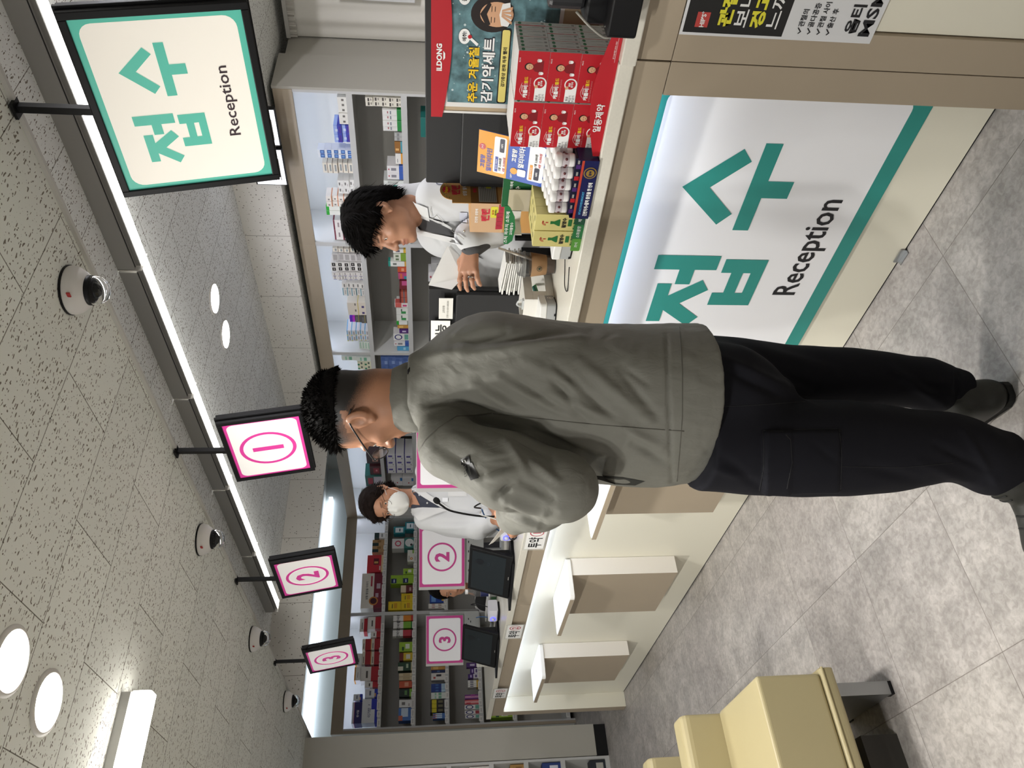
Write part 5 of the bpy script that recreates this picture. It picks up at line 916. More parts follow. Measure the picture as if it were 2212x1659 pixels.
# ================================================================ medicine packs on the shelves
STY = {   # base colour, prints (x0, y0, x1, y1, colour) on the front in fractions, words (text, x, y, height, colour)
 'w_grey': ('eceae4', [(.3, .35, .7, .6, '6f6b66')]), 'bluepurp': ('3b46b4', [(0, .55, 1, 1, '9db4ee'), (.1, .1, .9, .35, '4a2f9c'), (.3, .5, .6, .8, 'cfdcf6')]), 'w_blue': ('e8edf4', [(.05, 0, .95, .62, '2c5fae'), (.3, .1, .7, .5, '7ba6dd')]),
 'w_cream': ('ece5d8', [(.2, .3, .85, .65, '9aa0a2'), (0, 0, 1, .12, '7a6a58')]), 'w_dots': ('ecebe8', [(.3, .55, .7, .8, '7d7a78'), (.15, .2, .5, .3, 'b6a8a8')]), 'w_orange': ('efe9e2', [(0, 0, 1, .14, 'd88a5c'), (.2, .4, .5, .7, '8d8a86')]), 'w_green': ('eef0ea', [(0, .8, 1, 1, '2fae3a'), (0, 0, 1, .12, '8d9a88')]),
 'w_maroon': ('f0ecea', [(0, .82, 1, 1, '7c3346'), (.3, .3, .75, .5, 'a5979a')]), 'w_letters': ('e9e4d6', [(.15, .45, .85, .7, '57524c'), (.3, .15, .8, .3, '8f8a80')]), 'w_gbase': ('e6e6e2', [(0, 0, 1, .26, '2f8b46'), (.2, .55, .8, .62, '8a8f98'), (.35, .7, .75, .76, 'b06a70')]), 'grey_sm': ('b4b4b2', [(.1, .4, .9, .7, '8a8a8a')]),
 'br_teal': ('9a6a34', [(0, 0, 1, .3, '4f97a6'), (.2, .5, .4, .9, 'e0b070')]), 'w_obase': ('e8e6e2', [(0, 0, 1, .3, 'dd9d3c'), (.15, .7, .5, .78, '8a8a8a')]), 'w_bbase': ('e8e6e6', [(0, 0, 1, .28, '3f62b4'), (.3, .45, .7, .75, '8e8c94'), (.4, .85, .6, .93, 'c05a64')]), 'w_teal': ('dfe3de', [(0, 0, .35, .55, '1e7d72'), (.5, .3, .9, .8, 'b8bcb6')]), 'w_teal2': ('a9aaa8', [(0, .75, 1, 1, '1f6f68')]),
 'w_greytx': ('d9d6d4', [(.1, .15, .9, .85, 'aeaaa8')]), 'w_black': ('e9e6e2', [(.12, .25, .88, .8, '221f1f'), (.3, .45, .7, .6, 'b9b4ae')]), 'w_navyline': ('e4e0dc', [(0, .2, .12, .8, '3f3a8c'), (.25, .4, .9, .6, 'a8a29c')]), 'w_text': ('e8e5e0', [(.2, .3, .8, .6, '83807c')]), 'w_tealln': ('e2dfda', [(0, .8, 1, 1, '6aa3b4'), (.2, .3, .8, .45, 'a29e98')]),
 'w_bigcream': ('e6ddcf', [(.55, .55, .9, .62, '77716c'), (.0, .42, 1, .46, 'd8c468'), (.2, .12, .5, .25, '4b3f7c')]), 'dkgrey': ('5c5b5a', [(0, .4, 1, .46, 'cfc25a'), (.2, .6, .8, .8, '76757a')]), 'violet': ('6a2fc4', [(0, 0, 1, .45, 'c53bd0')]), 'w_sky': ('e6e6ea', [(0, .75, 1, .95, '6ab0dc'), (0, .75, .2, .95, 'd9d84e'), (.2, .2, .8, .5, 'a9a6a8')]), 'w_mint': ('e6ece4', [(.1, .3, .9, .5, '7fb99a'), (.1, .65, .9, .75, '9cccb0')]),
 'w_ybase': ('eceae4', [(0, 0, 1, .22, 'e0b53c'), (.25, .5, .75, .8, '5d5a70')]), 'w_lime': ('dfe2d2', [(0, 0, 1, .45, '86a83a'), (.2, .6, .7, .85, '6a7a5c')]), 'w_ggold': ('ecebe4', [(0, .88, 1, 1, '2f9a8c'), (0, 0, 1, .12, 'd3a040'), (.3, .55, .7, .75, '7b7f78')]), 'orange': ('cf5a36', [(.2, .3, .8, .6, 'e8a080')]), 'pinkteal': ('c04a7c', [(0, 0, .5, .35, '3f8fa0'), (.1, .55, .9, .8, 'd86a48')]), 'marpink': ('7c2a34', [(.45, 0, 1, .7, 'c85a8c')]),
 'marstripe': ('6e2c2a', [(0, .1, 1, .8, 'b55a48'), (0, .4, 1, .5, '40788a')]), 'w_red': ('ebe6e2', [(.0, .5, 1, .95, 'd4645c'), (.2, .1, .6, .4, 'd04a80')]), 'w_leaf': ('e8e9e2', [(.1, .2, .5, .6, '3f9a54'), (.5, .5, .9, .62, '6f7a72')]), 'gold': ('cf9a4a', [(.1, .5, .9, .85, 'e8c070')]), 'violet2': ('553078', [(.3, .3, .7, .7, 'd8cde4')]), 'w_ring': ('ebe9e6', [(.1, .05, .9, .3, '6fae9c')], [('○', .5, .68, .5, '2a2f74')]), 'w_ring2': ('ebe9e6', [(.1, .05, .9, .3, 'a83c44')], [('○', .5, .68, .5, '2a2f74')]), 'sky': ('5aa8d4', [(.2, .3, .8, .5, 'a8d4ea')]),
 'w_cgreen': ('e6e4c8', [(0, .7, .4, 1, '3c8a66'), (.3, .3, .8, .55, '6a7468')]), 'denim': ('5a72ac', [(.1, .1, .5, .5, '8aa0cc'), (.55, .4, .9, .9, '49639e')]), 'dkmar': ('3c2a2a', [(.2, .2, .8, .6, 'b07a6a')]), 'dkred': ('4a2224', [(.2, .2, .8, .7, '8c2a34'), (.4, .35, .6, .5, 'd8898c')]), 'tealred': ('2f6a62', [(.1, .0, .9, .5, 'c9c0cc'), (.2, .55, .8, .85, 'a83a48')]), 'w_vflower': ('e6e4e6', [(.5, .3, .75, .75, '5a4fa0'), (.2, .2, .4, .3, '9a989c'), (0, .9, 1, 1, '4a4a8c')]), 'w_red2': ('e4e2e2', [(.3, .4, .45, .5, 'c8384a'), (.6, .0, 1, .2, '3a7ab8')]),
 'w_dkg': ('eae8e4', [(0, .55, 1, 1, '1f3a34'), (.2, .2, .8, .35, '9a9894')]), 'kraft': ('b08a5c', [(0, .5, .5, 1, '1f3634'), (.55, .3, .9, .6, '8a6438')]), 'liver': ('d0303c', [(0, 0, 1, .16, 'e6cfa0'), (.42, .3, .8, .62, '6a1c28'), (.5, .35, .62, .58, 'd9a860'), (.1, .2, .35, .27, 'f2dcd8')]), 'bigmar': ('ece6da', [(0, 0, 1, .42, '7c1f34'), (.62, .5, .92, .58, 'b8384c'), (.3, .2, .42, .34, 'b89ca8'), (.55, .12, .7, .3, 'c0aab4')], [('●', .2, .42, .42, 'c9803c'), ('●', .2, .42, .3, '4a1a26'), ('심혈 혈압을 이야기', .5, .74, .11, '3a3236')]),
 'tealhex': ('2f8c96', [(.15, .15, .85, .85, 'e9eef0'), (.3, .4, .7, .5, '2f5a66')]), 'tealround': ('4a8c84', [], [('●', .5, .5, .85, 'e8ecea'), ('●', .3, .3, .25, '4a4648')]), 'w_ocirc': ('eceae0', [(.7, 0, 1, .3, '8fb85c'), (.1, .75, .5, .82, '6d6a66')], [('●', .25, .42, .4, 'd8883c'), ('●', .25, .42, .2, 'f0d8b8')]), 'lime': ('a2c83a', [(.3, .25, .8, .55, 'e9efd8'), (.1, .65, .5, .8, '2f5a34')]), 'limenavy': ('9cc43c', [(.05, .5, .6, .95, '1f2c5c'), (.15, .65, .5, .75, 'cfd8f0')]), 'marcream': ('6e3030', [(.0, .6, 1, 1, 'e0cfae'), (.2, .2, .7, .35, 'c8a8a0')]), 'yellow': ('e8c81c', [(.2, .3, .8, .55, 'd09a18'), (.2, .65, .7, .72, '5c5020')]), 'yellow2': ('e0c030', [(0, .7, 1, 1, '7c2c24'), (.2, .2, .8, .5, 'ece8d8')]), 'w_rain': ('e9e7e4', [], [('O', .5, .5, .55, 'c8405c')]),
 'bluey': ('2a4fa8', [(.2, .0, 1, .2, 'e8b83c'), (.1, .6, .8, .9, '6fa0dc')]), 'w_brown': ('e9e4dc', [(.3, .2, .7, .4, '7a4a34'), (.3, .6, .7, .8, '9a4a44')]), 'w_redh': ('ece7e0', [(0, 0, 1, .45, 'b81c2c'), (.2, .62, .7, .72, '5a5450')]), 'redor': ('e4dccb', [(0, 0, 1, .68, 'a81826'), (0, 0, 1, .06, 'e0a040'), (.1, .8, .6, .88, '6a5a54')]), 'w_bluehex': ('e6e8ec', [(0, 0, 1, .3, '2238b4'), (.1, .2, .5, .3, 'e0a85c'), (.25, .55, .8, .68, '6f7488')]), 'igatan': ('e8eaee', [(0, 0, 1, .2, '2234b8'), (.55, .2, 1, .42, '2234b8')], [('이가탄', .42, .55, .2, '1f2c6c'), ('F', .75, .55, .12, '1f2c6c')]), 'w_ocap': ('f0eeea', [(0, .8, 1, 1, 'eaa030'), (.2, .4, .6, .46, '7a7672')]), 'navyw': ('241f66', [(0, .78, 1, 1, 'eceaf0'), (0, .75, 1, .79, 'c0306c')], [('판시딜', .45, .4, .25, 'f0eef4')]),
 'oran_w': ('e08a2c', [(0, .5, 1, 1, 'eceae6'), (0, 0, 1, .12, 'c83c2c')], [('찬바람', .5, .75, .16, '33302e')]), 'green_w': ('7cb03a', [(0, .5, 1, 1, 'eceae6'), (0, 0, 1, .12, '2f7a34')], [('찬바람', .5, .75, .16, '33302e')]), 'red_w': ('c4404a', [(0, .5, 1, 1, 'eceae6'), (0, 0, 1, .12, '8c2038')], [('찬바람', .5, .75, .16, '33302e')]), 'dkgreen': ('2a4a34', [(0, .0, 1, .12, 'd8d0a8'), (0, .65, .5, 1, 'e0dcc8'), (.3, .3, .8, .45, 'b8c8a8')]), 'cream': ('d8c8a4', [(.1, .2, .9, .7, 'c4b088')]), 'bkgreen': ('1c2c22', [(0, 0, 1, .22, '84b83c'), (.2, .4, .8, .6, '5c8a4c')]), 'blue_w': ('4a78c0', [(.3, .3, 1, .8, 'cfe0f2'), (0, .7, .4, 1, 'c86a50')]), 'navy': ('20305c', [(.2, .4, .8, .6, '4a6a9c')]), 'w_reddot': ('e9e4de', [(.2, .7, .45, .85, 'b83a34'), (.5, .3, .8, .65, '2f2c30')]), 'navyblue': ('20408c', [(0, 0, 1, .3, 'b8d4e8'), (.2, .5, .8, .7, '3f6ab0')]), 'yblack': ('222020', [(0, .6, 1, .9, 'd8c81c'), (.2, .2, .8, .5, '6a6448'), (0, 0, 1, .1, 'c8c8cc')]),
 'viow': ('e6e2ea', [(0, .5, 1, 1, '4a2878'), (.2, .65, .8, .8, 'c8b8e0'), (.2, .15, .8, .35, '6a5a8c')]), 'purpink': ('7a3a84', [(.3, 0, .7, 1, 'd090b8'), (.6, .3, 1, .6, 'a84a98')]), 'coral': ('d8646c', [(.3, 0, .7, 1, 'eeb0b0'), (.1, .6, .4, .9, 'c03c48')]), 'w_violet': ('e8e6ea', [(0, .6, 1, 1, '9c8cbc')]), 'w_pink': ('ebe6e8', [(0, .4, 1, .6, 'd8a0c0')]), 'w_coral': ('ebe6e4', [(0, .4, 1, .6, 'e0a098')])}
PK = [
 ('b1', 1.970, 1.002, 0.038, 0.061, 5, 1, 'w_grey', 'small white'),
 ('b1', 1.970, 0.863, 0.064, 0.052, 2, 2, 'bluepurp', 'blue and purple'),
 ('b1', 1.970, 0.740, 0.032, 0.045, 2, 5, 'w_blue', 'white and deep blue'),
 ('b1', 1.970, 0.621, 0.082, 0.034, 1, 6, 'w_cream', 'thin cream'),
 ('b1', 1.970, 0.447, 0.059, 0.039, 2, 3, 'w_dots', 'white printed'),
 ('b1', 1.970, 0.339, 0.044, 0.042, 2, 5, 'w_orange', 'white and orange edged'),
 ('b1', 1.970, 0.260, 0.038, 0.110, 2, 2, 'w_green', 'white and green striped'),
 ('b1', 1.970, 0.027, 0.094, 0.061, 2, 3, 'w_maroon', 'white and maroon edged'),
 ('b1', 1.632, 1.132, 0.033, 0.045, 2, 5, 'w_letters', 'cream lettered'),
 ('b1', 1.632, 0.958, 0.039, 0.125, 4, 1, 'w_gbase', 'tall white green based'),
 ('b1', 1.632, 0.888, 0.030, 0.054, 2, 1, 'grey_sm', 'small grey and white'),
 ('b1', 1.632, 0.794, 0.089, 0.055, 1, 1, 'br_teal', 'brown and teal'),
 ('b1', 1.632, 0.706, 0.084, 0.053, 1, 1, 'w_obase', 'white orange based'),
 ('b1', 1.632, 0.582, 0.056, 0.114, 2, 1, 'w_bbase', 'white blue based'),
 ('b1', 1.632, 0.458, 0.057, 0.142, 2, 1, 'w_teal', 'white and teal'),
 ('b1', 1.295, 0.923, 0.074, 0.222, 2, 1, 'w_teal2', 'grey and teal'),
 ('b2', 1.970, 1.150, 0.038, 0.042, 1, 5, 'w_cream', 'thin cream'),
 ('b2', 1.970, 1.059, 0.073, 0.044, 1, 5, 'w_greytx', 'pale grey'),
 ('b2', 1.970, 0.958, 0.045, 0.048, 2, 5, 'w_black', 'white and black'),
 ('b2', 1.970, 0.862, 0.040, 0.040, 2, 6, 'w_navyline', 'white navy striped'),
 ('b2', 1.970, 0.773, 0.055, 0.035, 1, 5, 'w_text', 'white stubby'),
 ('b2', 1.970, 0.692, 0.075, 0.035, 1, 5, 'w_tealln', 'white teal striped'),
 ('b2', 1.970, 0.467, 0.076, 0.153, 2, 1, 'w_bigcream', 'large cream'),
 ('b2', 1.970, 0.376, 0.087, 0.051, 1, 2, 'dkgrey', 'dark grey'),
 ('b2', 1.970, 0.149, 0.068, 0.037, 2, 5, 'w_sky', 'white and sky blue'),
 ('b2', 1.970, 0.037, 0.099, 0.023, 1, 4, 'w_mint', 'mint striped'),
 ('b2', 2.073, 0.380, 0.061, 0.043, 1, 1, 'violet', 'bright violet'),
 ('b2', 1.632, 1.151, 0.036, 0.101, 1, 1, 'w_ybase', 'white yellow based'),
 ('b2', 1.632, 1.068, 0.039, 0.099, 2, 1, 'w_lime', 'white and lime'),
 ('b2', 1.632, 1.009, 0.052, 0.143, 1, 1, 'w_ggold', 'tall white and gold'),
 ('b2', 1.632, 0.950, 0.053, 0.073, 1, 1, 'orange', 'orange'),
 ('b2', 1.632, 0.876, 0.066, 0.070, 1, 1, 'pinkteal', 'pink and teal'),
 ('b2', 1.632, 0.765, 0.092, 0.063, 1, 1, 'marpink', 'maroon and pink'),
 ('b2', 1.632, 0.613, 0.033, 0.067, 4, 1, 'marstripe', 'maroon striped'),
 ('b2', 1.632, 0.560, 0.051, 0.110, 1, 1, 'w_red', 'white and red'),
 ('b2', 1.632, 0.407, 0.073, 0.099, 2, 1, 'w_leaf', 'white leaf printed'),
 ('b2', 1.632, 0.352, 0.046, 0.102, 1, 1, 'w_green', 'white and green'),
 ('b2', 1.632, 0.307, 0.038, 0.095, 1, 1, 'gold', 'small gold'),
 ('b2', 1.632, 0.253, 0.047, 0.081, 1, 1, 'violet2', 'purple'),
 ('b2', 1.632, 0.153, 0.087, 0.135, 1, 1, 'w_ring', 'white with navy ring'),
 ('b2', 1.632, 0.087, 0.057, 0.132, 1, 1, 'w_bbase', 'white blue based'),
 ('b2', 1.632, 0.025, 0.053, 0.107, 1, 1, 'sky', 'sky blue'),
 ('b2', 1.295, 0.978, 0.076, 0.152, 1, 1, 'grey_sm', 'small grey and white'),
 ('b2', 1.295, 0.853, 0.105, 0.174, 1, 1, 'w_bbase', 'white blue based'),
 ('b3', 1.970, 1.123, 0.057, 0.129, 1, 2, 'w_mint', 'mint striped'),
 ('b3', 1.970, 1.008, 0.056, 0.062, 2, 2, 'w_cgreen', 'cream and green'),
 ('b3', 1.632, 0.954, 0.111, 0.064, 2, 4, 'denim', 'blue mottled'),
 ('c', 1.970, 1.116, 0.179, 0.147, 1, 1, 'dkmar', 'dark wine coloured'),
 ('c', 1.970, 0.906, 0.168, 0.124, 1, 1, 'dkred', 'dark box with red flower'),
 ('c', 1.970, 0.665, 0.228, 0.185, 1, 1, 'tealred', 'teal and red printed'),
 ('c', 1.632, 0.930, 0.122, 0.094, 3, 3, 'w_vflower', 'white violet flowered'),
 ('c', 1.632, 0.667, 0.166, 0.124, 1, 2, 'w_red2', 'white red dotted'),
 ('sa', 1.970, 0.903, 0.071, 0.121, 1, 1, 'w_dkg', 'white and dark green'),
 ('sa', 1.970, 0.731, 0.079, 0.140, 2, 1, 'kraft', 'brown kraft'),
 ('sa', 1.970, 0.489, 0.211, 0.187, 1, 1, 'liver', 'red liver tonic'),
 ('sa', 1.970, 0.069, 0.416, 0.235, 1, 1, 'bigmar', 'large white and maroon'),
 ('sa', 1.632, 1.003, 0.103, 0.112, 1, 1, 'tealhex', 'teal hexagon printed'),
 ('sa', 1.632, 0.771, 0.134, 0.118, 1, 1, 'tealround', 'teal round printed'),
 ('sa', 1.632, 0.604, 0.146, 0.078, 1, 1, 'w_ocirc', 'white orange circled'),
 ('sa', 1.632, 0.451, 0.070, 0.122, 1, 1, 'lime', 'lime green'),
 ('sa', 1.632, 0.343, 0.105, 0.129, 1, 2, 'limenavy', 'lime and navy'),
 ('sa', 1.632, 0.242, 0.085, 0.146, 1, 1, 'marcream', 'maroon and cream'),
 ('sa', 1.632, 0.043, 0.099, 0.137, 1, 2, 'yellow', 'bright yellow'),
 ('sa', 1.745, 0.959, 0.092, 0.130, 1, 1, 'tealhex', 'teal hexagon printed'),
 ('sa', 1.751, 0.769, 0.125, 0.137, 1, 1, 'w_rain', 'white rainbow lettered'),
 ('sa', 1.632, 0.139, 0.089, 0.136, 1, 1, 'yellow', 'bright yellow'),
 ('sa', 1.295, 0.111, 0.095, 0.164, 1, 1, 'bluey', 'blue and yellow'),
 ('sa', 1.295, 0.050, 0.017, 0.179, 3, 1, 'w_brown', 'white brown dotted'),
 ('sb', 1.970, 1.014, 0.134, 0.147, 1, 1, 'w_redh', 'white and red'),
 ('sb', 1.970, 0.922, 0.065, 0.108, 1, 1, 'w_redh', 'white and red'),
 ('sb', 1.970, 0.793, 0.120, 0.095, 1, 2, 'redor', 'red and cream'),
 ('sb', 1.970, 0.640, 0.139, 0.092, 1, 2, 'redor', 'red and cream'),
 ('sb', 1.970, 0.475, 0.148, 0.191, 1, 1, 'w_redh', 'white and red'),
 ('sb', 1.970, 0.408, 0.061, 0.144, 1, 1, 'w_redh', 'white and red'),
 ('sb', 1.970, 0.311, 0.085, 0.139, 1, 1, 'w_bluehex', 'white and royal blue'),
 ('sb', 1.970, 0.068, 0.236, 0.158, 1, 1, 'igatan', 'large white and royal blue'),
 ('sb', 2.118, 0.985, 0.149, 0.080, 1, 1, 'w_redh', 'white and red'),
 ('sb', 2.155, 0.635, 0.125, 0.066, 1, 1, 'w_ocap', 'white orange capped'),
 ('sb', 2.162, 0.485, 0.138, 0.062, 1, 1, 'w_ocap', 'white orange capped'),
 ('sb', 2.129, 0.287, 0.064, 0.090, 1, 1, 'w_bluehex', 'white and royal blue'),
 ('sb', 2.129, 0.070, 0.209, 0.096, 1, 1, 'navyw', 'navy and white'),
 ('sb', 1.632, 1.087, 0.061, 0.218, 1, 1, 'oran_w', 'orange and white'),
 ('sb', 1.632, 1.010, 0.073, 0.215, 1, 1, 'green_w', 'green and white'),
 ('sb', 1.632, 0.926, 0.068, 0.219, 1, 1, 'red_w', 'red and white'),
 ('sb', 1.632, 0.758, 0.104, 0.146, 1, 1, 'lime', 'lime green'),
 ('sb', 1.632, 0.664, 0.083, 0.141, 1, 1, 'yellow2', 'yellow'),
 ('sb', 1.632, 0.562, 0.088, 0.153, 1, 1, 'dkgreen', 'dark green'),
 ('sb', 1.632, 0.467, 0.035, 0.141, 2, 1, 'cream', 'cream'),
 ('sb', 1.632, 0.393, 0.069, 0.136, 1, 1, 'orange', 'orange'),
 ('sb', 1.632, 0.304, 0.078, 0.134, 1, 1, 'bkgreen', 'black and green'),
 ('sb', 1.632, 0.201, 0.074, 0.131, 1, 1, 'w_dots', 'white printed'),
 ('sb', 1.632, 0.074, 0.124, 0.136, 1, 1, 'blue_w', 'blue and white'),
 ('sb', 1.295, 0.558, 0.033, 0.152, 1, 1, 'gold', 'gold'),
 ('sb', 1.295, 0.529, 0.027, 0.148, 1, 1, 'navy', 'navy'),
 ('sb', 1.295, 0.453, 0.074, 0.149, 1, 1, 'w_reddot', 'white red dotted'),
 ('sb', 1.295, 0.337, 0.027, 0.150, 3, 1, 'navyblue', 'navy and blue'),
 ('sb', 1.295, 0.269, 0.032, 0.150, 2, 1, 'w_mint', 'mint striped'),
 ('sb', 1.295, 0.140, 0.040, 0.159, 3, 1, 'yblack', 'black and yellow'),
 ('sb', 1.295, 0.077, 0.018, 0.133, 3, 1, 'blue_w', 'blue and white'),
 ('sb', 0.955, 0.570, 0.051, 0.124, 1, 1, 'violet2', 'purple'),
 ('sb', 0.955, 0.505, 0.058, 0.087, 1, 1, 'viow', 'purple and white'),
 ('sb', 0.955, 0.456, 0.045, 0.111, 1, 1, 'viow', 'purple and white'),
 ('sb', 0.955, 0.370, 0.017, 0.114, 4, 1, 'w_ybase', 'white yellow based'),
 ('sb', 0.955, 0.250, 0.048, 0.149, 1, 1, 'purpink', 'purple and pink'),
 ('sb', 0.955, 0.200, 0.045, 0.152, 1, 1, 'coral', 'coral'),
 ('sb', 0.955, 0.151, 0.046, 0.155, 1, 1, 'w_ring', 'white with navy ring'),
 ('sb', 0.955, 0.106, 0.039, 0.155, 1, 1, 'w_ring2', 'white with navy ring and red'),
 ('sb', 0.955, 0.068, 0.035, 0.150, 1, 1, 'w_ring', 'white with navy ring'),
 ('sb', 0.620, 0.449, 0.028, 0.239, 2, 1, 'w_violet', 'white and violet'),
 ('sb', 0.620, 0.356, 0.030, 0.237, 3, 1, 'w_dots', 'white printed'),
 ('sb', 0.620, 0.308, 0.023, 0.237, 2, 1, 'sky', 'sky blue'),
 ('sb', 0.620, 0.241, 0.032, 0.237, 2, 1, 'w_pink', 'white and pink'),
 ('sb', 0.620, 0.190, 0.022, 0.237, 2, 1, 'w_coral', 'white and coral'),
 ('sb', 0.620, 0.063, 0.037, 0.226, 3, 1, 'lime', 'lime green')]
BAY = {'b1': ((-3.85, 4.40), 0, 'under the teal hanging sign'), 'b2': ((-5.09, 4.40), 0, 'past the young man'), 'b3': ((-6.33, 4.40), 0, 'beside the customer head'), 'c': ((-8.0, 4.40), 0, 'in the corner behind the woman'),
       'sa': ((-8.0, 3.23), math.pi/2, 'beside the masked woman'), 'sb': ((-8.0, 2.06), math.pi/2, 'behind sign three')}
ORD = {1.97: 'top shelf', 1.632: 'second shelf', 1.295: 'third shelf', 0.955: 'fourth shelf', 0.62: 'fifth shelf'}
PACKM = {}
def pack_mesh(st, w, h, d):
    key = (st, round(w, 3), round(h, 3), round(d, 3))
    if key not in PACKM:
        S = STY[st]; b = MB(); base = M('pack_'+S[0], S[0], 0.5); b.box((0, 0, 0), (w, d, h), base); fc = Face(b, (0, 0, 0), (1, 0, 0), (0, 0, 1))
        for i, (x0, y0, x1, y1, c) in enumerate(S[1]): fc.rect(x0*w, y0*h, x1*w, y1*h, flat(c), 0.0003+0.00015*i)
        for i, q in enumerate(S[2] if len(S) > 2 else []): fc.text(q[0], q[1]*w, q[2]*h, q[3]*h, flat(q[4]), 0.015, 0.0012+0.0002*i, width=min(0.9*w, q[3]*h) if q[0] in '●○O' else None)
        for x0, y0, x1, y1, c in S[1]:
            if x1-x0 >= 0.99: b.box((w-0.0002, 0.001, y0*h), (w+0.0003, d-0.001, y1*h), flat(c)); b.box((-0.0003, 0.001, y0*h), (0.0002, d-0.001, y1*h), flat(c))
        o = b.build('medicine_box'); PACKM[key] = o.data; bpy.data.objects.remove(o)
    return PACKM[key]
seen_lab = {}; rp = random.Random(4)
NTH = ['', ', second from the corner', ', third from the corner', ', fourth from the corner', ', fifth from the corner', ', sixth from the corner']
for bay, z, l0, w, h, nx, nz, st, desc in PK:
    (ox, oy), rz, place = BAY[bay]; base = max(ORD, key=lambda q: -abs(q-z) if z >= q-0.001 else -9); where = ORD[base]
    d = min(0.2, max(0.06, 0.75*w*nx+0.03)) if nx*nz > 1 else min(0.16, max(0.05, w*0.9)); d = min(d, 0.26); d = min(d, 0.30)
    k_ = (bay, base, desc); n_ = seen_lab.get(k_, 0); seen_lab[k_] = n_+1
    lab = desc+' medicine box'+(NTH[n_] if n_ else '')+', '+where+' '+place
    if z > base+0.001: lab = desc+' medicine box lying on top of others'+(', '+str(['first', 'second', 'third'][min(n_, 2)])+' one' if n_ else '')+', '+where+' '+place
    lab = ' '.join(lab.split()[:16]) if len(lab.split()) > 16 else lab
    for i in range(nx):
        for j in range(nz):
            o = bpy.data.objects.new('medicine_box', pack_mesh(st, w*0.965, h*0.985, d)); COL.objects.link(o)
            lx, ly = l0+i*w+rp.uniform(0, 0.02*w), 0.012+rp.uniform(0, 0.012)
            c, s = math.cos(rz), math.sin(rz); o.location = (ox+lx*c-ly*s, oy+lx*s+ly*c, z+0.0006+j*h); o.rotation_euler = (0, 0, rz+rp.uniform(-0.012, 0.012))
            tag(o, lab, 'medicine box', (desc+' boxes, '+where+' '+place) if nx*nz > 1 else None)

# ================================================================ things on the counter
RED = M('print_red', 'b3202a', 0.4); WHITEP = M('print_white', 'ececea', 0.5); YEL = M('print_yellow', 'e8c02a', 0.5); DKP = M('dark_print', '17171b', 0.5); NAV = M('print_navy', '1e2560', 0.45); CARD = M('card_white', 'dcdad6', 0.55); GREENP = M('print_green', '1f6a3a', 0.45); TAN = M('print_tan', 'b98a4e', 0.5)
CT = 1.0405
# cold medicine display
dsp = thing('display_stand', 'red cardboard display stand with a winter cold medicine poster, on the counter', 'display', (-0.96, 1.575, CT))
b = MB(); b.box((-0.125, 0.03, 0), (0.135, 0.19, 0.002), CARD); b.box((-0.125, 0.003, 0), (-0.1245, 0.19, 0.02), CARD); b.build('tray', dsp)
b = MB(); pts = [(-0.118+0.313*i/16, 0.016+0.026*math.sin(math.pi*(i/16))**1.0+0.004*i/16) for i in range(17)]; poly = [(x, 0, z) for x, z in pts]
b.prism([(0.195, 0, 0.0), (-0.118, 0, 0.0)][::-1]+poly[::-1], (0, -0.003, 0), RED, RED); fc = Face(b, (-0.14, -0.003, 0), (1, 0, 0), (0, 0, 1)); fc.text('일동제약', 0.125, 0.0195, 0.019, WHITEP, 0.02)
fc.rect(0.262, 0.008, 0.32, 0.0085, WHITEP); fc.text('광고심의필 2022-1561', 0.29, 0.012, 0.004, WHITEP); b.build('front_band', dsp)
b = MB(); y = 0.245; b.box((-0.165, y, 0.0), (0.24, y+0.003, 0.385), M('kraft_board', 'b5a184', 0.7)); b.box((-0.168, y-0.002, 0.0), (-0.162, y+0.001, 0.385), CARD)
fc = Face(b, (-0.165, y, 0), (1, 0, 0), (0, 0, 1)); fc.rect(0.015, 0.09, 0.37, 0.374, CARD, 0.001); fc.rect(0.028, 0.10, 0.36, 0.366, M('poster_snow', '5a7a80', 0.4, var=0.5, vscale=40), 0.0016)
rs = random.Random(3)
for i in range(60): fc.disc(0.03+rs.random()*0.32, 0.11+rs.random()*0.25, rs.choice((0.001, 0.0016, 0.003)), M('snow_dot', 'b8c8ca', 0.5), 0.002, 10)
O_ = M('poster_outline', '2a2a34', 0.5)
for t_, x, z, h, m in (('추운 겨울철', 0.105, 0.302, 0.026, YEL), ('감기약세트', 0.118, 0.265, 0.031, WHITEP)):
    w_ = 0.148 if h < 0.03 else 0.172; fc.text(t_, x, z, h*1.04, O_, 0.075, 0.0024, width=w_*1.03); fc.text(t_, x, z, h, m, 0.03, 0.003, width=w_)
fc.rect(0.03, 0.213, 0.23, 0.238, DKP, 0.0024, 0.006); fc.rect(0.034, 0.216, 0.226, 0.235, M('print_pale_yellow', 'e6d67a', 0.5), 0.003, 0.005); fc.text('감기증상 완화 하루 빨리', 0.13, 0.2255, 0.010, DKP, 0.02, 0.0036)
for x, z, t_ in ((0.205, 0.327, '에취!'), (0.30, 0.33, '콜록')): fc.disc(x, z, 0.015, DKP, 0.0022, 24, 0.02); fc.disc(x, z, 0.0142, WHITEP, 0.0026, 24, 0.0192); fc.text(t_, x, z, 0.011, DKP, 0.02, 0.003)
fc.poly([(0.182, 0.296), (0.188, 0.292), (0.205, 0.312), (0.2, 0.316)], WHITEP, 0.003); fc.disc(0.205, 0.300+0.014, 0.005, RED, 0.0034)
SKP = M('poster_skin', 'd2a27e', 0.5); HRP = M('poster_hair', '241c1a', 0.4)
fc.disc(0.262, 0.262, 0.052, HRP, 0.0024, 30, 0.044); fc.poly([(0.225, 0.27), (0.222, 0.235), (0.235, 0.225), (0.30, 0.222), (0.306, 0.25), (0.302, 0.275)], HRP, 0.0026)
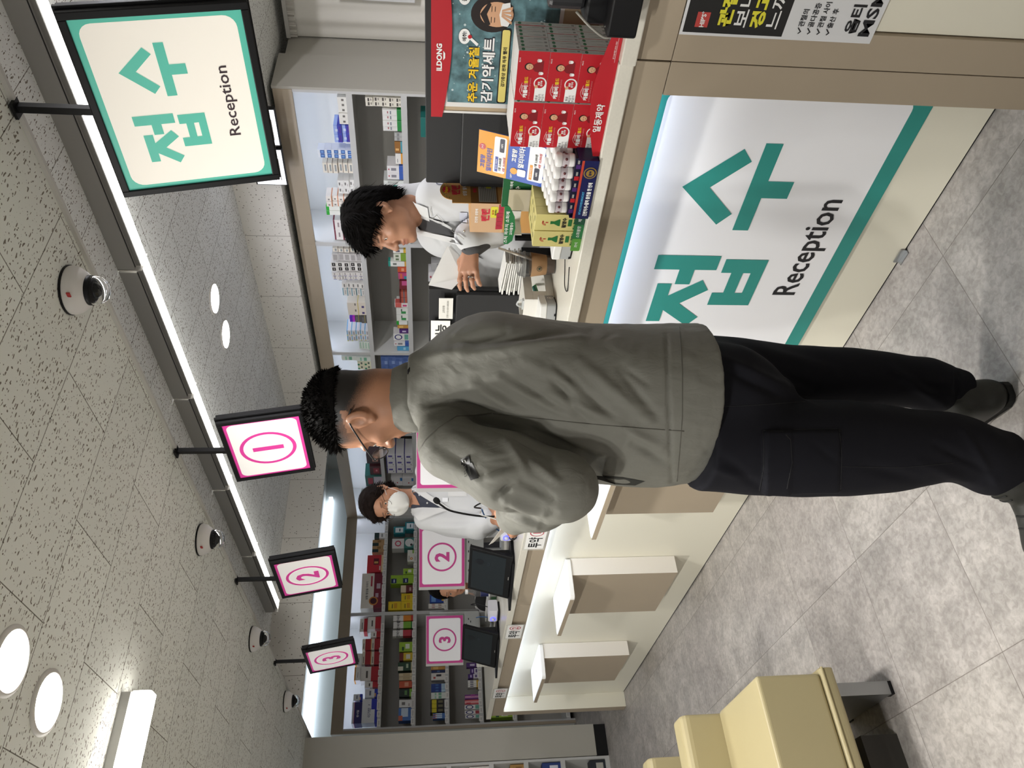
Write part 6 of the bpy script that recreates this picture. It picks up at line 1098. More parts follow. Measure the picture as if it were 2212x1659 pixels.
fc.disc(0.262, 0.252, 0.040, SKP, 0.003, 30, 0.030); fc.poly([(0.232, 0.275), (0.262, 0.292), (0.292, 0.272), (0.285, 0.266), (0.262, 0.276), (0.238, 0.266)], HRP, 0.0034)
for x in (0.249, 0.275): fc.rect(x-0.006, 0.256, x+0.006, 0.2575, HRP, 0.0036); fc.rect(x-0.007, 0.264, x+0.007, 0.2655, HRP, 0.0036)
fc.poly([(0.236, 0.24), (0.262, 0.246), (0.288, 0.24), (0.292, 0.222), (0.25, 0.216), (0.234, 0.224)], WHITEP, 0.0036)
for k_ in range(4): fc.poly([(0.24+k_*0.012, 0.215), (0.247+k_*0.012, 0.215), (0.262+k_*0.004, 0.24), (0.258+k_*0.004, 0.241)], SKP, 0.004)
b.build('poster_board', dsp)
b = MB(); yy = y-0.004; pts = [(-0.178+0.43*i/20, 0.391+0.0-0.012-0.022*math.sin(math.pi*i/20)) for i in range(21)]
b.prism([(-0.178, yy, 0.408), (0.252, yy, 0.408)]+[(x, yy, z) for x, z in pts[::-1]], (0, -0.003, 0), RED); fc = Face(b, (-0.178, yy-0.003, 0.35), (1, 0, 0), (0, 0, 1)); fc.text('ILDONG', 0.165, 0.038, 0.014, WHITEP, 0.04, sx=1.05); fc.poly([(0.158, 0.028), (0.182, 0.028), (0.176, 0.0235), (0.164, 0.0235)], WHITEP, 0.0012); b.build('header', dsp)
# the red packs in it
def cold_box():
    b = MB(); w, d, h = 0.119, 0.0162, 0.0705; b.box((0, 0, 0), (w, d, h), WHITEP, {'-y': RED, '+y': RED, '+x': M('pack_spine', 'd6d5d3', 0.5), '+z': WHITEP})
    fc = Face(b, (0, 0, 0), (1, 0, 0), (0, 0, 1)); L_ = 0.0003
    fc.rect(0.0, 0.0, 0.045, 0.026, WHITEP, L_); fc.disc(0.044, 0.015, 0.0148, WHITEP, L_); fc.disc(0.044, 0.0155, 0.0118, RED, L_*2.4); fc.text('종합', 0.044, 0.018, 0.005, WHITEP, 0.03, L_*4); fc.text('감기약', 0.044, 0.012, 0.005, WHITEP, 0.03, L_*4); fc.disc(0.036, 0.0235, 0.004, SKP, L_*4)
    for i, t_ in enumerate(('몸살', '목감기', '코감기')): fc.text(t_, 0.0085, 0.0205-0.0075*i, 0.0058, DKP, 0.0, L_*3)
    fc.text('캐롤비', 0.022, 0.0475, 0.0105, WHITEP, 0.04, L_*2, width=0.030); fc.text('B', 0.041, 0.0475, 0.0085, M('pack_pale', 'd88a8c', 0.5), 0.0, L_*2); fc.text('콜드', 0.0505, 0.0475, 0.0085, YEL, 0.03, L_*2); fc.text('감기몸살을 한번에 콜드&비타민', 0.03, 0.038, 0.0036, M('pack_pale', 'd88a8c', 0.5), 0, L_*2); fc.text('빠르게', 0.098, 0.066, 0.0035, WHITEP, 0, L_*2)
    fc.text('ILDONG', 0.03, 0.0555, 0.003, WHITEP, 0.02, L_*2)
    b.tube([fc.P(0.010, 0.052, 0.0002), fc.P(0.024, 0.0605, 0.0002), fc.P(0.044, 0.056, 0.0002)], 0.0004, WHITEP, 4, 5)
    MAR = M('pack_maroon', '7c141c', 0.5); fc.poly([(0.068, 0.012), (0.072, 0.030), (0.080, 0.038), (0.086, 0.036), (0.092, 0.028), (0.098, 0.012)], MAR, L_*1.5); fc.disc(0.083, 0.045, 0.0095, HRP, L_*2.2, 20, 0.0085); fc.disc(0.083, 0.043, 0.0082, SKP, L_*3, 20, 0.0072); fc.rect(0.078, 0.043, 0.0815, 0.0438, HRP, L_*4); fc.rect(0.0845, 0.043, 0.088, 0.0438, HRP, L_*4); fc.rect(0.0808, 0.038, 0.0852, 0.0387, HRP, L_*4)
    for x, z in ((0.068, 0.014), (0.098, 0.020)):
        fc.disc(x, z, 0.0036, WHITEP, L_*3, 12)
        for a in range(4): fc.rect(x-0.0035+a*0.002, z+0.001, x-0.0023+a*0.002, z+0.0078-0.001*abs(a-1.5), WHITEP, L_*3)
    f2 = Face(b, (w, 0, 0), (0, 1, 0), (0, 0, 1)); f2.disc(0.008, 0.060, 0.004, M('logo_green', '3f7a52', 0.5), L_, 16, 0.0055); f2.rect(0.006, 0.012, 0.0068, 0.045, M('print_grey', '9a9692', 0.6), L_); f2.rect(0.0085, 0.016, 0.0093, 0.032, M('print_grey', '9a9692', 0.6), L_); f2.rect(0.005, 0.004, 0.0115, 0.010, M('print_grey', '9a9692', 0.6), L_)
    o = b.build('cold_medicine_box'); me = o.data; bpy.data.objects.remove(o); return me
cbm = cold_box(); RWN = ['bottom', 'middle', 'top']; rq = random.Random(9)
for c in range(2):
    for r in range(3):
        for k_ in range(8):
            if c == 0 and k_ > 0 and r < 2: continue
            o = bpy.data.objects.new('cold_medicine_box', cbm); COL.objects.link(o); o.location = (-1.0845+0.1235*c+rq.uniform(-0.001, 0.001), 1.612+0.0168*k_, CT+0.0028+0.0712*r); 
            col_ = 'column beside the vitamin display' if c == 0 else 'column beside the black machine'
            if k_ == 0: tag(o, 'red cold medicine box, front of the %s row, %s' % (RWN[r], col_), 'medicine box', 'red cold medicine boxes')
            else: tag(o, 'cold medicine box behind the front one, %s row, %s' % (RWN[r], col_), 'medicine box', 'boxes queued behind, %s row, %s' % (RWN[r], col_))
# vitamin display
vd = thing('display_box', 'navy display tray with orange and blue vitamin price cards behind white capped bottles', 'display', (-1.17, 1.557, CT))
NVB = M('pack_navy', '161a4c', 0.4); b = MB(); b.box((-0.0885, 0, 0), (0.0885, 0.002, 0.042), NVB); b.box((-0.0885, 0.002, 0), (-0.0865, 0.13, 0.05), NVB).box((0.0865, 0.002, 0), (0.0885, 0.13, 0.05), NVB).box((-0.0885, 0.002, 0), (0.0885, 0.13, 0.002), NVB)
fc = Face(b, (-0.0885, 0, 0), (1, 0, 0), (0, 0, 1)); fc.rect(0, 0.036, 0.177, 0.042, M('print_brick', 'b8402c', 0.5)); fc.text('간편하게+활력 충전을 한 번에', 0.062, 0.012, 0.0115, WHITEP, 0.03, width=0.104); fc.text("HIP'S MULTI POWER IMMUNE SHOT", 0.05, 0.026, 0.0062, M('print_sky', '4aa0d0', 0.5), 0.03, width=0.072)
fc.disc(0.142, 0.018, 0.0165, M('seal_gold', 'b8964a', 0.3, metal=0.5), 0.0008, 24); fc.disc(0.142, 0.018, 0.0138, NVB, 0.0014); fc.disc(0.142, 0.018, 0.0105, M('seal_gold', 'b8964a', 0.3, metal=0.5), 0.002); fc.text('활력', 0.142, 0.018, 0.007, NVB, 0.02, 0.0026); b.build('tray', vd)
ly = 0.125; tl = 0.35; b = MB(); A0 = Vector((-0.088, ly, 0.105)); UX = Vector((0.127, 0, 0)).normalized(); UY = Vector((0, math.sin(tl), math.cos(tl)))
b.prism([A0, A0+UX*0.13, A0+UX*0.13+UY*0.19, A0+UY*0.19], (0, 0.003, 0), M('card_blue', '2a50a8', 0.3)); fc = Face(b, A0, UX, UY); OR_ = M('card_orange', 'dd9a3a', 0.18)
fc.rect(0, 0.108, 0.13, 0.19, OR_); fc.rect(0.012, 0.113, 0.122, 0.146, WHITEP, 0.001, 0.005); fc.rect(0.012, 0.008, 0.122, 0.050, WHITEP, 0.001, 0.005); fc.text('고함량', 0.038, 0.176, 0.014, M('print_blue', '2a3f9c', 0.4), 0.03); fc.text('멀티비타민', 0.046, 0.158, 0.0155, M('print_blue', '2a3f9c', 0.4), 0.03, width=0.07); fc.disc(0.083, 0.178, 0.009, RED, 0.001); fc.text('1+1', 0.083, 0.178, 0.006, WHITEP, 0.02, 0.0016)
fc.text('고함량', 0.078, 0.09, 0.014, WHITEP, 0.03); fc.text('멀티비타민', 0.082, 0.07, 0.0165, WHITEP, 0.03, width=0.075); fc.disc(0.03, 0.088, 0.010, OR_, 0.001); fc.text('GIFT', 0.014, 0.094, 0.005, WHITEP, 0.02)
for zz, nb_ in ((0.137, 'print_blue'), (0.041, 'print_amber')): fc.rect(0.016, zz-0.004, 0.062, zz+0.004, M(nb_, 'd89030', 0.4) if nb_ == 'print_amber' else M('print_blue', '2a3f9c', 0.4), 0.0016); fc.text('일시적 가격인하', 0.039, zz, 0.0045, WHITEP, 0.02, 0.002)
for z0, x_ in ((0.127, 0.04), (0.030, 0.078)): fc.text('1병 3,000원', x_, z0, 0.0085, DKP, 0.02, 0.0016); fc.text('4병 10,000원', x_+0.002, z0-0.011, 0.0085, RED, 0.02, 0.0016)
fc.rect(0.078, 0.118, 0.118, 0.131, M('bottle_dark', '1c1c34', 0.4), 0.0018, 0.003); fc.rect(0.018, 0.018, 0.056, 0.032, M('bottle_dark', '1c1c34', 0.4), 0.0018, 0.003); fc.rect(0.018, 0.055, 0.040, 0.078, WHITEP, 0.0016, 0.004); fc.text('HIPS', 0.098, 0.1245, 0.005, WHITEP, 0.02, 0.0022); fc.text('HIPS', 0.037, 0.025, 0.005, WHITEP, 0.02, 0.0022); b.build('price_card', vd, label='orange and blue price cards')
b = MB(); b.box((-0.086, 0.012, 0.003), (0.086, 0.125, 0.056), M('pack_dark', '15162e', 0.4)); fc = Face(b, (-0.086, 0.012, 0.003), (1, 0, 0), (0, 0, 1))
for i in range(5): fc.rect(0.006+0.034*i, 0.038, 0.018+0.034*i, 0.050, RED if i % 2 else M('pack_violet', '4a2a6c', 0.4)); fc.rect(0.02+0.034*i, 0.042, 0.031+0.034*i, 0.047, M('print_grey', '9a9692', 0.6))
b.build('step_insert', vd)
bt0 = None
for i in range(5):
    for j in range(4):
        lab = 'small vitamin bottle with a white cap, row %d back from the tray front' % (j+1) if j else 'small vitamin bottle with a white cap in the front row of the tray'
        pos = (-1.17-0.072+0.0355*i, 1.585+0.029*j, CT+0.0565+0.003*j)
        if bt0 is None:
            bt0 = thing('vitamin_bottle', lab, 'bottle', pos, 0, 'vitamin bottles in the display tray')
            MB().lathe([(0.0155, 0), (0.016, 0.002), (0.016, 0.030), (0.0145, 0.033)], M('bottle_clear', 'b8aeb2', 0.25), n=20).build('body', bt0)
            b = MB(); b.lathe([(0.0162, 0.003), (0.0163, 0.014)], M('bottle_label', 'e0dedc', 0.5), n=20); b.build('bottle_label', bt0)
            b = MB()
            for q in range(6): a = q*math.pi/3; b.lathe([(0, 0), (0.0035, 0), (0.0035, 0.001), (0, 0.0012)], M('tablet_brown', '6a3a3c', 0.5), (0.0158*math.cos(a), 0.0158*math.sin(a), 0.022), (math.cos(a), math.sin(a), 0), 12)
            b.build('tablet_mark', bt0)
            MB().lathe([(0.0165, 0.032), (0.0175, 0.034), (0.0175, 0.043), (0.0165, 0.046), (0.012, 0.0475), (0, 0.048)], M('cap_white', 'e4e2e0', 0.4), n=24).build('cap', bt0)
        else: dup(bt0, pos, 0.3*i+j, lab)
# digestive drink display
gd = thing('display_box', 'green cardboard display tray of pale yellow digestive packs with a leaf shaped banner', 'display', (-1.325, 1.583, CT))
GM_ = M('pack_green', '1e5a34', 0.45); GL_ = M('pack_leafgreen', '4f8a34', 0.45); b = MB(); b.box((-0.064, 0.0, 0), (0.064, 0.145, 0.003), GM_); b.box((-0.064, 0.0, 0.0), (0.064, 0.003, 0.022), GM_)
fc = Face(b, (-0.066, 0.0, 0.0), (1, 0, 0), (0, 0, 1)); fc.rect(0, -0.004+0.004, 0.044, 0.026, GL_, 0.0015, 0.004); fc.rect(0.044, 0, 0.092, 0.027, GREENP, 0.0012, 0.004); fc.rect(0.092, 0, 0.13, 0.028, M('pack_pine', '164a34', 0.45), 0.001, 0.004); fc.text('과식', 0.022, 0.013, 0.0095, WHITEP, 0.0, 0.0022); fc.text('소화불량', 0.068, 0.013, 0.010, WHITEP, 0.0, 0.002); fc.text('체함', 0.112, 0.014, 0.010, WHITEP, 0.0, 0.002); b.build('tray', gd)
b = MB(); b.prism([(0.02, 0.172, 0.003), (0.038, 0.172, 0.05), (0.043, 0.172, 0.208), (-0.055, 0.172, 0.208), (-0.055, 0.172, 0.14), (-0.02, 0.172, 0.135), (-0.0, 0.172, 0.115), (0.01, 0.172, 0.06)], (0, -0.003, 0), CARD, GM_)
fc = Face(b, (-0.119, 0.169, -0.006), (1, 0, 0), (0, 0, 1)); fc.text('스틱 파우치 소화제', 0.115, 0.19, 0.009, WHITEP, 0.01, width=0.075); fc.text('활명수', 0.118, 0.172, 0.014, WHITEP, 0.03)
for a in range(5): t_ = -0.2+a*0.32; fc.poly([(0.128+0.012*math.cos(t_+3.6), 0.135+0.012*math.sin(t_+3.6)), (0.128+0.012*math.cos(t_+3.75), 0.135+0.012*math.sin(t_+3.75)), (0.128+0.03*math.cos(t_+3.74), 0.135+0.03*math.sin(t_+3.74)), (0.128+0.03*math.cos(t_+3.6), 0.135+0.03*math.sin(t_+3.6))], M('stick_yellow', 'c8b85a', 0.5))
b.build('back_card', gd)
b = MB(); pts = [(-0.128, 0.20), (-0.128, 0.188), (-0.115, 0.176), (-0.07, 0.171), (-0.03, 0.176), (0.0, 0.19), (0.008, 0.197), (0.008, 0.207)]; b.prism([(x, 0.096, z) for x, z in pts[::-1]], (0, -0.003, 0), GREENP); fc = Face(b, (-0.128, 0.093, 0.17), (1, 0, 0), (0, 0, 1)); fc.text('스틱 파우치 소화제', 0.062, 0.026, 0.0105, WHITEP, 0.01, width=0.112); fc.text('꼬마활명수', 0.058, 0.0125, 0.009, WHITEP, 0.01, width=0.045); b.build('banner', gd)
b = MB(); b.box((-0.062, 0.160, 0.0), (0.012, 0.163, 0.19), M('card_inside', 'b0a690', 0.6)); b.box((-0.10, 0.1, 0.15), (-0.098, 0.163, 0.18), CARD).box((-0.10, 0.160, 0.15), (-0.06, 0.163, 0.19), CARD); b.build('back_panel', gd)
b = MB(); w, d, h = 0.0535, 0.033, 0.128; PY = M('pack_paleyellow', 'ccc17c', 0.5); b.box((0, 0, 0), (w, d, h), PY); fc = Face(b, (0, 0, 0), (1, 0, 0), (0, 0, 1)); BG = M('bottle_green', '1f6a34', 0.35)
for a in range(7): t_ = math.radians(60+a*20); fc.poly([(w/2+0.003*math.cos(t_), 0.101+0.003*math.sin(t_)), (w/2+0.010*math.cos(t_-0.12), 0.101+0.010*math.sin(t_-0.12)), (w/2+0.010*math.cos(t_+0.12), 0.101+0.010*math.sin(t_+0.12))], RED)
fc.rect(w/2-0.0015, 0.094, w/2+0.0015, 0.101, RED); fc.poly([(w/2-0.005, 0.088), (w/2-0.004, 0.078), (w/2-0.011, 0.066), (w/2-0.011, 0.062), (w/2+0.011, 0.062), (w/2+0.011, 0.066), (w/2+0.004, 0.078), (w/2+0.005, 0.088)], BG); fc.rect(w/2-0.011, 0.030, w/2+0.011, 0.040, BG); fc.text('활명수', w/2, 0.051, 0.012, DKP, 0.03); fc.text('까스활명수', w/2, 0.022, 0.009, GREENP, 0.03, width=0.045)
f2 = Face(b, (w, 0, 0), (0, 1, 0), (0, 0, 1))
for i in range(10): f2.rect(0.006, 0.02+0.008*i, 0.027, 0.0235+0.008*i, M('print_olive', 'a09a62', 0.6))
f3 = Face(b, (0, 0, h), (1, 0, 0), (0, 1, 0)); f3.disc(w/2, d/2, 0.008, M('print_olive', 'a09a62', 0.6)); o = b.build('digestive_pack'); dm = o.data; bpy.data.objects.remove(o)
for i in range(2):
    for j in range(4):
        o = bpy.data.objects.new('digestive_pack', dm); COL.objects.link(o); o.location = (-1.325-0.057+0.0565*i, 1.588+0.0345*j, CT+0.0035)
        c_ = 'nearer the coffee cup' if i == 0 else 'nearer the vitamin display'
        if j == 0: tag(o, 'pale yellow digestive pack with green bottle, front one '+c_, 'medicine box', 'yellow digestive packs')
        else: tag(o, 'pale yellow digestive pack behind the front one '+c_, 'medicine box', 'yellow digestive packs queued behind, column '+c_)
# tan growth tonic box with an open lid
tb = thing('display_box', 'tan cardboard box with an open round topped lid and red lettering', 'display', (-1.5, 1.85, CT)); b = MB(); b.box((-0.057, 0, 0), (0.054, 0.12, 0.288), TAN)
fc = Face(b, (-0.057, 0, 0.0), (1, 0, 0), (0, 0, 1)); fc.rect(0, 0.187, 0.111, 0.288, M('pack_peach', 'c4a07c', 0.5)); CR = M('print_crimson', 'c0283c', 0.5)
fc.text('텐텐', 0.068, 0.243, 0.026, CR, 0.05, 0.0014); fc.text('건강한 성장에', 0.064, 0.27, 0.009, WHITEP, 0.02, 0.0014); fc.rect(0.058, 0.205, 0.100, 0.227, M('sticker_lime', 'd2cc3a', 0.5), 0.0012, 0.004); fc.text('딸기향', 0.079, 0.220, 0.006, RED, 0.02, 0.0018); fc.text('씹어먹는', 0.079, 0.212, 0.006, DKP, 0.02, 0.0018)
for i in range(16): fc.rect(0.02+0.016*(i % 6)-0.006, 0.188+0.007*(i//6), 0.033+0.016*(i % 6)-0.004, 0.197+0.006*(i//6), M('print_candy', 'a8283c' if i % 2 else 'a8283c', 0.4), 0.0011+0.0001*i)
f2 = Face(b, (0.054, 0, 0), (0, 1, 0), (0, 0, 1)); f2.rect(0, 0.205, 0.12, 0.288, M('pack_brown', '7a5226', 0.5)); f2.rect(0.005, 0.21, 0.115, 0.264, M('info_grey', 'a8a49c', 0.5), 0.0012)
for i in range(9): f2.rect(0.008, 0.213+0.0055*i, 0.112-0.02*(i % 3), 0.2155+0.0055*i, M('print_grey2', '77736e', 0.6), 0.0018)
f2.rect(0.07, 0.225, 0.10, 0.24, M('sticker_lime', 'd2cc3a', 0.5), 0.0022); f2.text('텐텐', 0.06, 0.275, 0.011, CR, 0.04, 0.0012); b.build('carton', tb)
b = MB(); pts = [(0.0, 0.288), (0.12, 0.288), (0.12, 0.345)]+[(0.06+0.045*math.cos(t), 0.345+0.036*math.sin(t)) for t in np.linspace(0.0, math.pi, 15)]+[(0.0, 0.345)]; b.prism([(0.052, y_, z_) for y_, z_ in pts], (0.002, 0, 0), TAN)
f2 = Face(b, (0.054, 0, 0), (0, 1, 0), (0, 0, 1)); f2.text('텐텐', 0.06, 0.333, 0.026, CR, 0.05, 0.0012); f2.text('성장 발육에', 0.065, 0.306, 0.013, WHITEP, 0.02, 0.0012); f2.poly([(0.06+(0.020 if i % 2 else 0.0145)*math.cos(i*math.pi/11), 0.362+(0.014 if i % 2 else 0.010)*math.sin(i*math.pi/11)) for i in range(22)], CR, 0.0012); f2.text('New', 0.06, 0.362, 0.012, YEL, 0.03, 0.0018)
for i in range(9): a = math.pi*(0.08+0.105*i); f2.rect(0.06+0.038*math.cos(a)-0.003, 0.345+0.029*math.sin(a)-0.001, 0.06+0.038*math.cos(a)+0.003, 0.345+0.029*math.sin(a)+0.001, GL_, 0.0012)
b.build('lid', tb)
# screens that face the staff
def back_screen(lab, x0, x1, y, z0, z1, rz=0):
    t = thing('computer_monitor', lab, 'monitor', ((x0+x1)/2, y, CT), rz); w = (x1-x0)/2; SCB = M('monitor_back', '222223', 0.55, bump=0.15, bscale=700)
    b = MB(); b.rbox((-w, 0, z0-CT), (w, 0.018, z1-CT), SCB, 0.006, 'y'); b.build('back_cover', t, bevel=0.002)
    b = MB(); b.rbox((-w+0.005, -0.022, z0-CT+0.006), (w-0.005, 0.0, z0-CT+0.72*(z1-z0)), SCB, 0.012, 'y'); b.build('rear_bulge', t, bevel=0.004)
    b = MB(); b.box((-w+0.008, 0.018, z0-CT+0.012), (w-0.008, 0.019, z1-CT-0.012), M('screen_dark', '0c0d10', 0.1)); b.build('display', t)
    b = MB(); b.box((-0.03, -0.01, 0.006), (0.03, 0.006, z0-CT+0.05), BLACK); b.build('stand_neck', t); b = MB(); b.rbox((-0.10, -0.05, 0), (0.10, 0.03, 0.006), BLACK, 0.02, 'z'); b.build('stand_foot', t)
    return t
back_screen('large black monitor seen from behind, beside the red display stand', -1.44, -0.62, 1.935, 1.10, 1.464)
m2 = back_screen('black monitor back with two white notes stuck on it, beside the standing man', -2.36, -1.885, 1.93, 1.115, 1.456)
b = MB(); fc = Face(b, (-0.2375, 0.0, 0), (1, 0, 0), (0, 0, 1)); fc.rect(0.320+0.03, 0.33, 0.455, 0.38, M('paper_label', 'd6d4ce', 0.6), 0.024); fc.text('은행 1121-031-685581', 0.40, 0.349, 0.008, M('print_grey2', '77736e', 0.6), 0.0, 0.0255, width=0.085); fc.text('공주은행', 0.40, 0.363, 0.009, M('print_grey2', '77736e', 0.6), 0.0, 0.0255); fc.rect(0.10, 0.338, 0.335, 0.408, M('paper', 'e9e8e2', 0.6), 0.019); fc.text('현금가능', 0.235, 0.372, 0.042, DKP, 0.02, 0.0205, width=0.16); b.build('note', m2)
# card terminals
def terminal(lab, loc, rz, hw=0.07):
    t = thing('card_terminal', lab, 'card terminal', loc, rz, 'white card terminals'); b = MB(); TW = M('terminal_white', 'd6d6d4', 0.4); TG = M('terminal_grey', '9b9d9e', 0.5)
    b.rbox((-hw, 0.0, 0.032), (hw, 0.10, 0.056), TW, 0.012, 'z'); b.build('top_cover', t, bevel=0.004)
    MB().rbox((-hw+0.001, 0.001, 0.004), (hw-0.001, 0.099, 0.032), TG, 0.012, 'z').build('body', t); MB().rbox((-hw+0.004, 0.0, 0.0), (hw-0.004, 0.096, 0.004), BLACK, 0.012, 'z').build('base', t)
    b = MB()
    for x in (-0.035, 0.03): b.box((x-0.004, -0.001, 0.004), (x+0.004, 0.001, 0.008), BLACK)
    b.build('button', t); b = MB(); fc = Face(b, (hw-0.0005, 0.03, 0.018), (0, 1, 0), (0, 0, 1)); fc.ring(0.02, 0, 0.007, 0.009, WHITEP); fc.disc(0.02, 0, 0.004, WHITEP); b.build('emblem', t)
    return t
terminal('white and grey card terminal beside the yellow digestive packs', (-1.452, 1.655, CT), -0.12, 0.05)
terminal('white and grey card terminal beside the standing man', (-1.805, 1.695, CT), 0.40)
b = MB(); b.tube([(-1.495, 1.70, CT+0.012), (-1.56, 1.695, CT+0.004), (-1.60, 1.66, CT+0.003), (-1.575, 1.615, CT+0.003), (-1.50, 1.635, CT+0.006)], 0.0016, BLACK, 6, 6); b.build('cable', label='thin black cable looped on the counter by the card terminal', category='cable')
# pen tray, cup, papers
pt = thing('pen_tray', 'white plastic pen tray with green pens showing through a window', 'tray', (-1.77, 1.77, CT)); TRW = M('tray_white', 'd2cfc8', 0.4); b = MB()
b.box((-0.005, 0, 0), (0, 0.125, 0.026), TRW).box((-0.005, 0, 0.071), (0, 0.125, 0.10), TRW).box((-0.005, 0, 0.026), (0, 0.04, 0.071), TRW).box((-0.005, 0.122, 0.026), (0, 0.125, 0.071), TRW).box((-0.14, 0, 0), (-0.005, 0.125, 0.004), TRW).box((-0.14, 0, 0), (-0.005, 0.004, 0.10), TRW).box((-0.14, 0.121, 0), (-0.005, 0.125, 0.10), TRW).box((-0.145, 0, 0), (-0.14, 0.125, 0.10), TRW); b.build('body', pt, bevel=0.0008)
for i, (y, z, m, lab) in enumerate(((0.06, 0.05, M('pen_teal', '1f5a4c', 0.4), 'dark teal pen leaning in the pen tray'), (0.085, 0.042, M('pen_green', '1f7a34', 0.35), 'bright green pen lying in the pen tray'))):
    p = thing('pen', lab, 'pen', (-1.80-0.02*i, 1.77+y, CT+0.01)); MB().cyl((0, -0.045, z-0.012), (0, 0.03, z+0.0), 0.006, m, 12).build('barrel', p); MB().cyl((0, 0.03, z), (0, 0.034, z), 0.003, BLACK, 10, 0.001).build('tip', p)
t = thing('tape_dispenser', 'small clear tape dispenser on the edge of the pen tray', 'dispenser', (-1.80, 1.772, CT+0.1005)); MB().box((-0.02, 0, 0), (0.02, 0.014, 0.006), M('clear_plastic', 'cfd2d2', 0.1, alpha=0.6)).tube([(-0.015, 0.007, 0.006), (-0.005, 0.007, 0.022), (0.012, 0.007, 0.018), (0.018, 0.007, 0.004)], 0.003, M('clear_plastic', 'cfd2d2', 0.1, alpha=0.6), 8, 4).build('body', t)
cp = thing('coffee_cup', 'clear iced coffee cup in a brown paper sleeve with a straw', 'cup', (-1.70, 1.862, CT)); GLS = M('clear_cup', 'f4f4f2', 0.05, trans=0.9, ior=1.15, alpha=0.55)
MB().lathe([(0.026, 0.003), (0.034, 0.056)], M('coffee', '4a2c14', 0.15), n=28).build('coffee', cp); MB().lathe([(0.028, 0), (0.029, 0.002), (0.041, 0.098), (0.042, 0.101)], GLS, n=32).build('cup', cp)
b = MB(); b.lathe([(0.0325, 0.030), (0.0405, 0.082), (0.0398, 0.082), (0.0318, 0.030)], M('kraft_sleeve', '8a6a48', 0.75), n=32); f_ = []; b.build('sleeve', cp)
b = MB(); A_ = math.radians(-62); n_ = Vector((math.cos(A_), math.sin(A_), 0)); u_ = Vector((-math.sin(A_), math.cos(A_), 0)); fc = Face(b, n_*0.0385+Vector((0, 0, 0.05)), u_, (0, 0, 1)); fc.ring(-0.004, 0.006, 0.007, 0.0085, M('print_coffee', '2c3a2c', 0.6), 0.0005); fc.disc(-0.004, 0.006, 0.004, M('print_coffee', '2c3a2c', 0.6), 0.0006); b.build('sleeve_mark', cp)
MB().lathe([(0.044, 0.100), (0.044, 0.106), (0.040, 0.108), (0.037, 0.122), (0.030, 0.126), (0.0, 0.127)], GLS, n=32).build('lid', cp); MB().cyl((0.0, 0, 0.03), (0.052, 0.02, 0.19), 0.0038, M('straw_white', 'd8d2c8', 0.5), 12).build('straw', cp)
st_ = thing('tablet_stand', 'slim black stand edge between the coffee cup and the yellow packs', 'stand', (-1.66, 1.94, CT)); MB().box((-0.006, 0, 0.004), (0.006, 0.02, 0.13), BLACK).build('post', st_); MB().box((-0.05, -0.02, 0), (0.10, 0.035, 0.004), BLACK).build('base', st_)
ps = thing('paper_stack', 'tilted stack of folded white forms in a black holder between monitor and cup', 'paper', (-1.80, 1.93, CT)); MB().box((-0.075, -0.03, 0), (0.075, 0.045, 0.10), BLACK).build('holder', ps)
rs = random.Random(8)
for i in range(9): b = MB(); q = rs.uniform(-0.006, 0.006); b.prism([(-0.072+q, -0.028+q, 0.101+0.0082*i), (0.070+q, -0.028, 0.101+0.0066*i), (0.070+q, 0.04, 0.101+0.0066*i), (-0.072+q, 0.04, 0.101+0.0082*i)], (0, 0, 0.0042), M('paper', 'e9e8e2', 0.6)); b.build('sheet', ps)
R2 = lambda p: tuple(Matrix.Rotation(PRZ, 3, 'Z') @ Vector(p)+Vector(local_at(0.70, 2.80)))
b = MB(); b.prism([R2(p) for p in ((-0.243, -0.28, 1.394), (-0.377, -0.3, 1.456), (-0.398, -0.36, 1.382), (-0.357, -0.34, 1.346), (-0.275, -0.3, 1.359))], (0, 0.0, 0.0008), M('paper', 'e9e8e2', 0.6)); b.build('paper_sheet', label='white prescription sheet held up by the young man', category='paper')
b = MB(); b.prism([R2(p) for p in ((-0.234, -0.24, 1.382), (-0.252, -0.25, 1.395), (-0.313, -0.3, 1.359), (-0.287, -0.28, 1.34))], (0, 0.0, 0.0008), M('paper_grey', 'c9c8c2', 0.6)); b.build('paper_sheet', label='folded sheet behind the white prescription in the young man\'s hand', category='paper')
# black machine at the near end
bm = thing('receipt_printer', 'black boxy machine with a grey cable loop at the near end of the counter', 'printer', (-0.735, 1.50, CT)); b = MB(); b.rbox((0, 0.02, 0.0), (0.26, 0.20, 0.10), BLACK, 0.01, 'z'); b.build('body', bm, bevel=0.006); b = MB(); b.rbox((0.02, 0.03, 0.10), (0.24, 0.19, 0.175), M('plastic_charcoal', '232325', 0.35), 0.02, 'z'); b.build('cover', bm, bevel=0.008); b = MB(); b.rbox((0.0, -0.03, 0.0), (0.26, 0.02, 0.06), BLACK, 0.008, 'z'); b.build('base', bm, bevel=0.004)
b = MB(); b.tube([(0.03, 0.015, 0.12), (0.01, -0.005, 0.09), (-0.006, -0.012, 0.06), (0.0, -0.01, 0.045), (0.012, 0.0, 0.06)], 0.0028, M('cable_grey', '8d8a82', 0.5), 8, 6); b.build('cable', bm)
b = MB(); b.prism([(-0.80, 1.76, CT), (-0.55, 1.76, CT), (-0.52, 1.76, CT+0.19), (-0.78, 1.76, CT+0.19)], (0, 0.02, 0), M('box_white', 'c4c4c6', 0.5)); b.build('carton', label='pale grey carton behind the black machine', category='box')
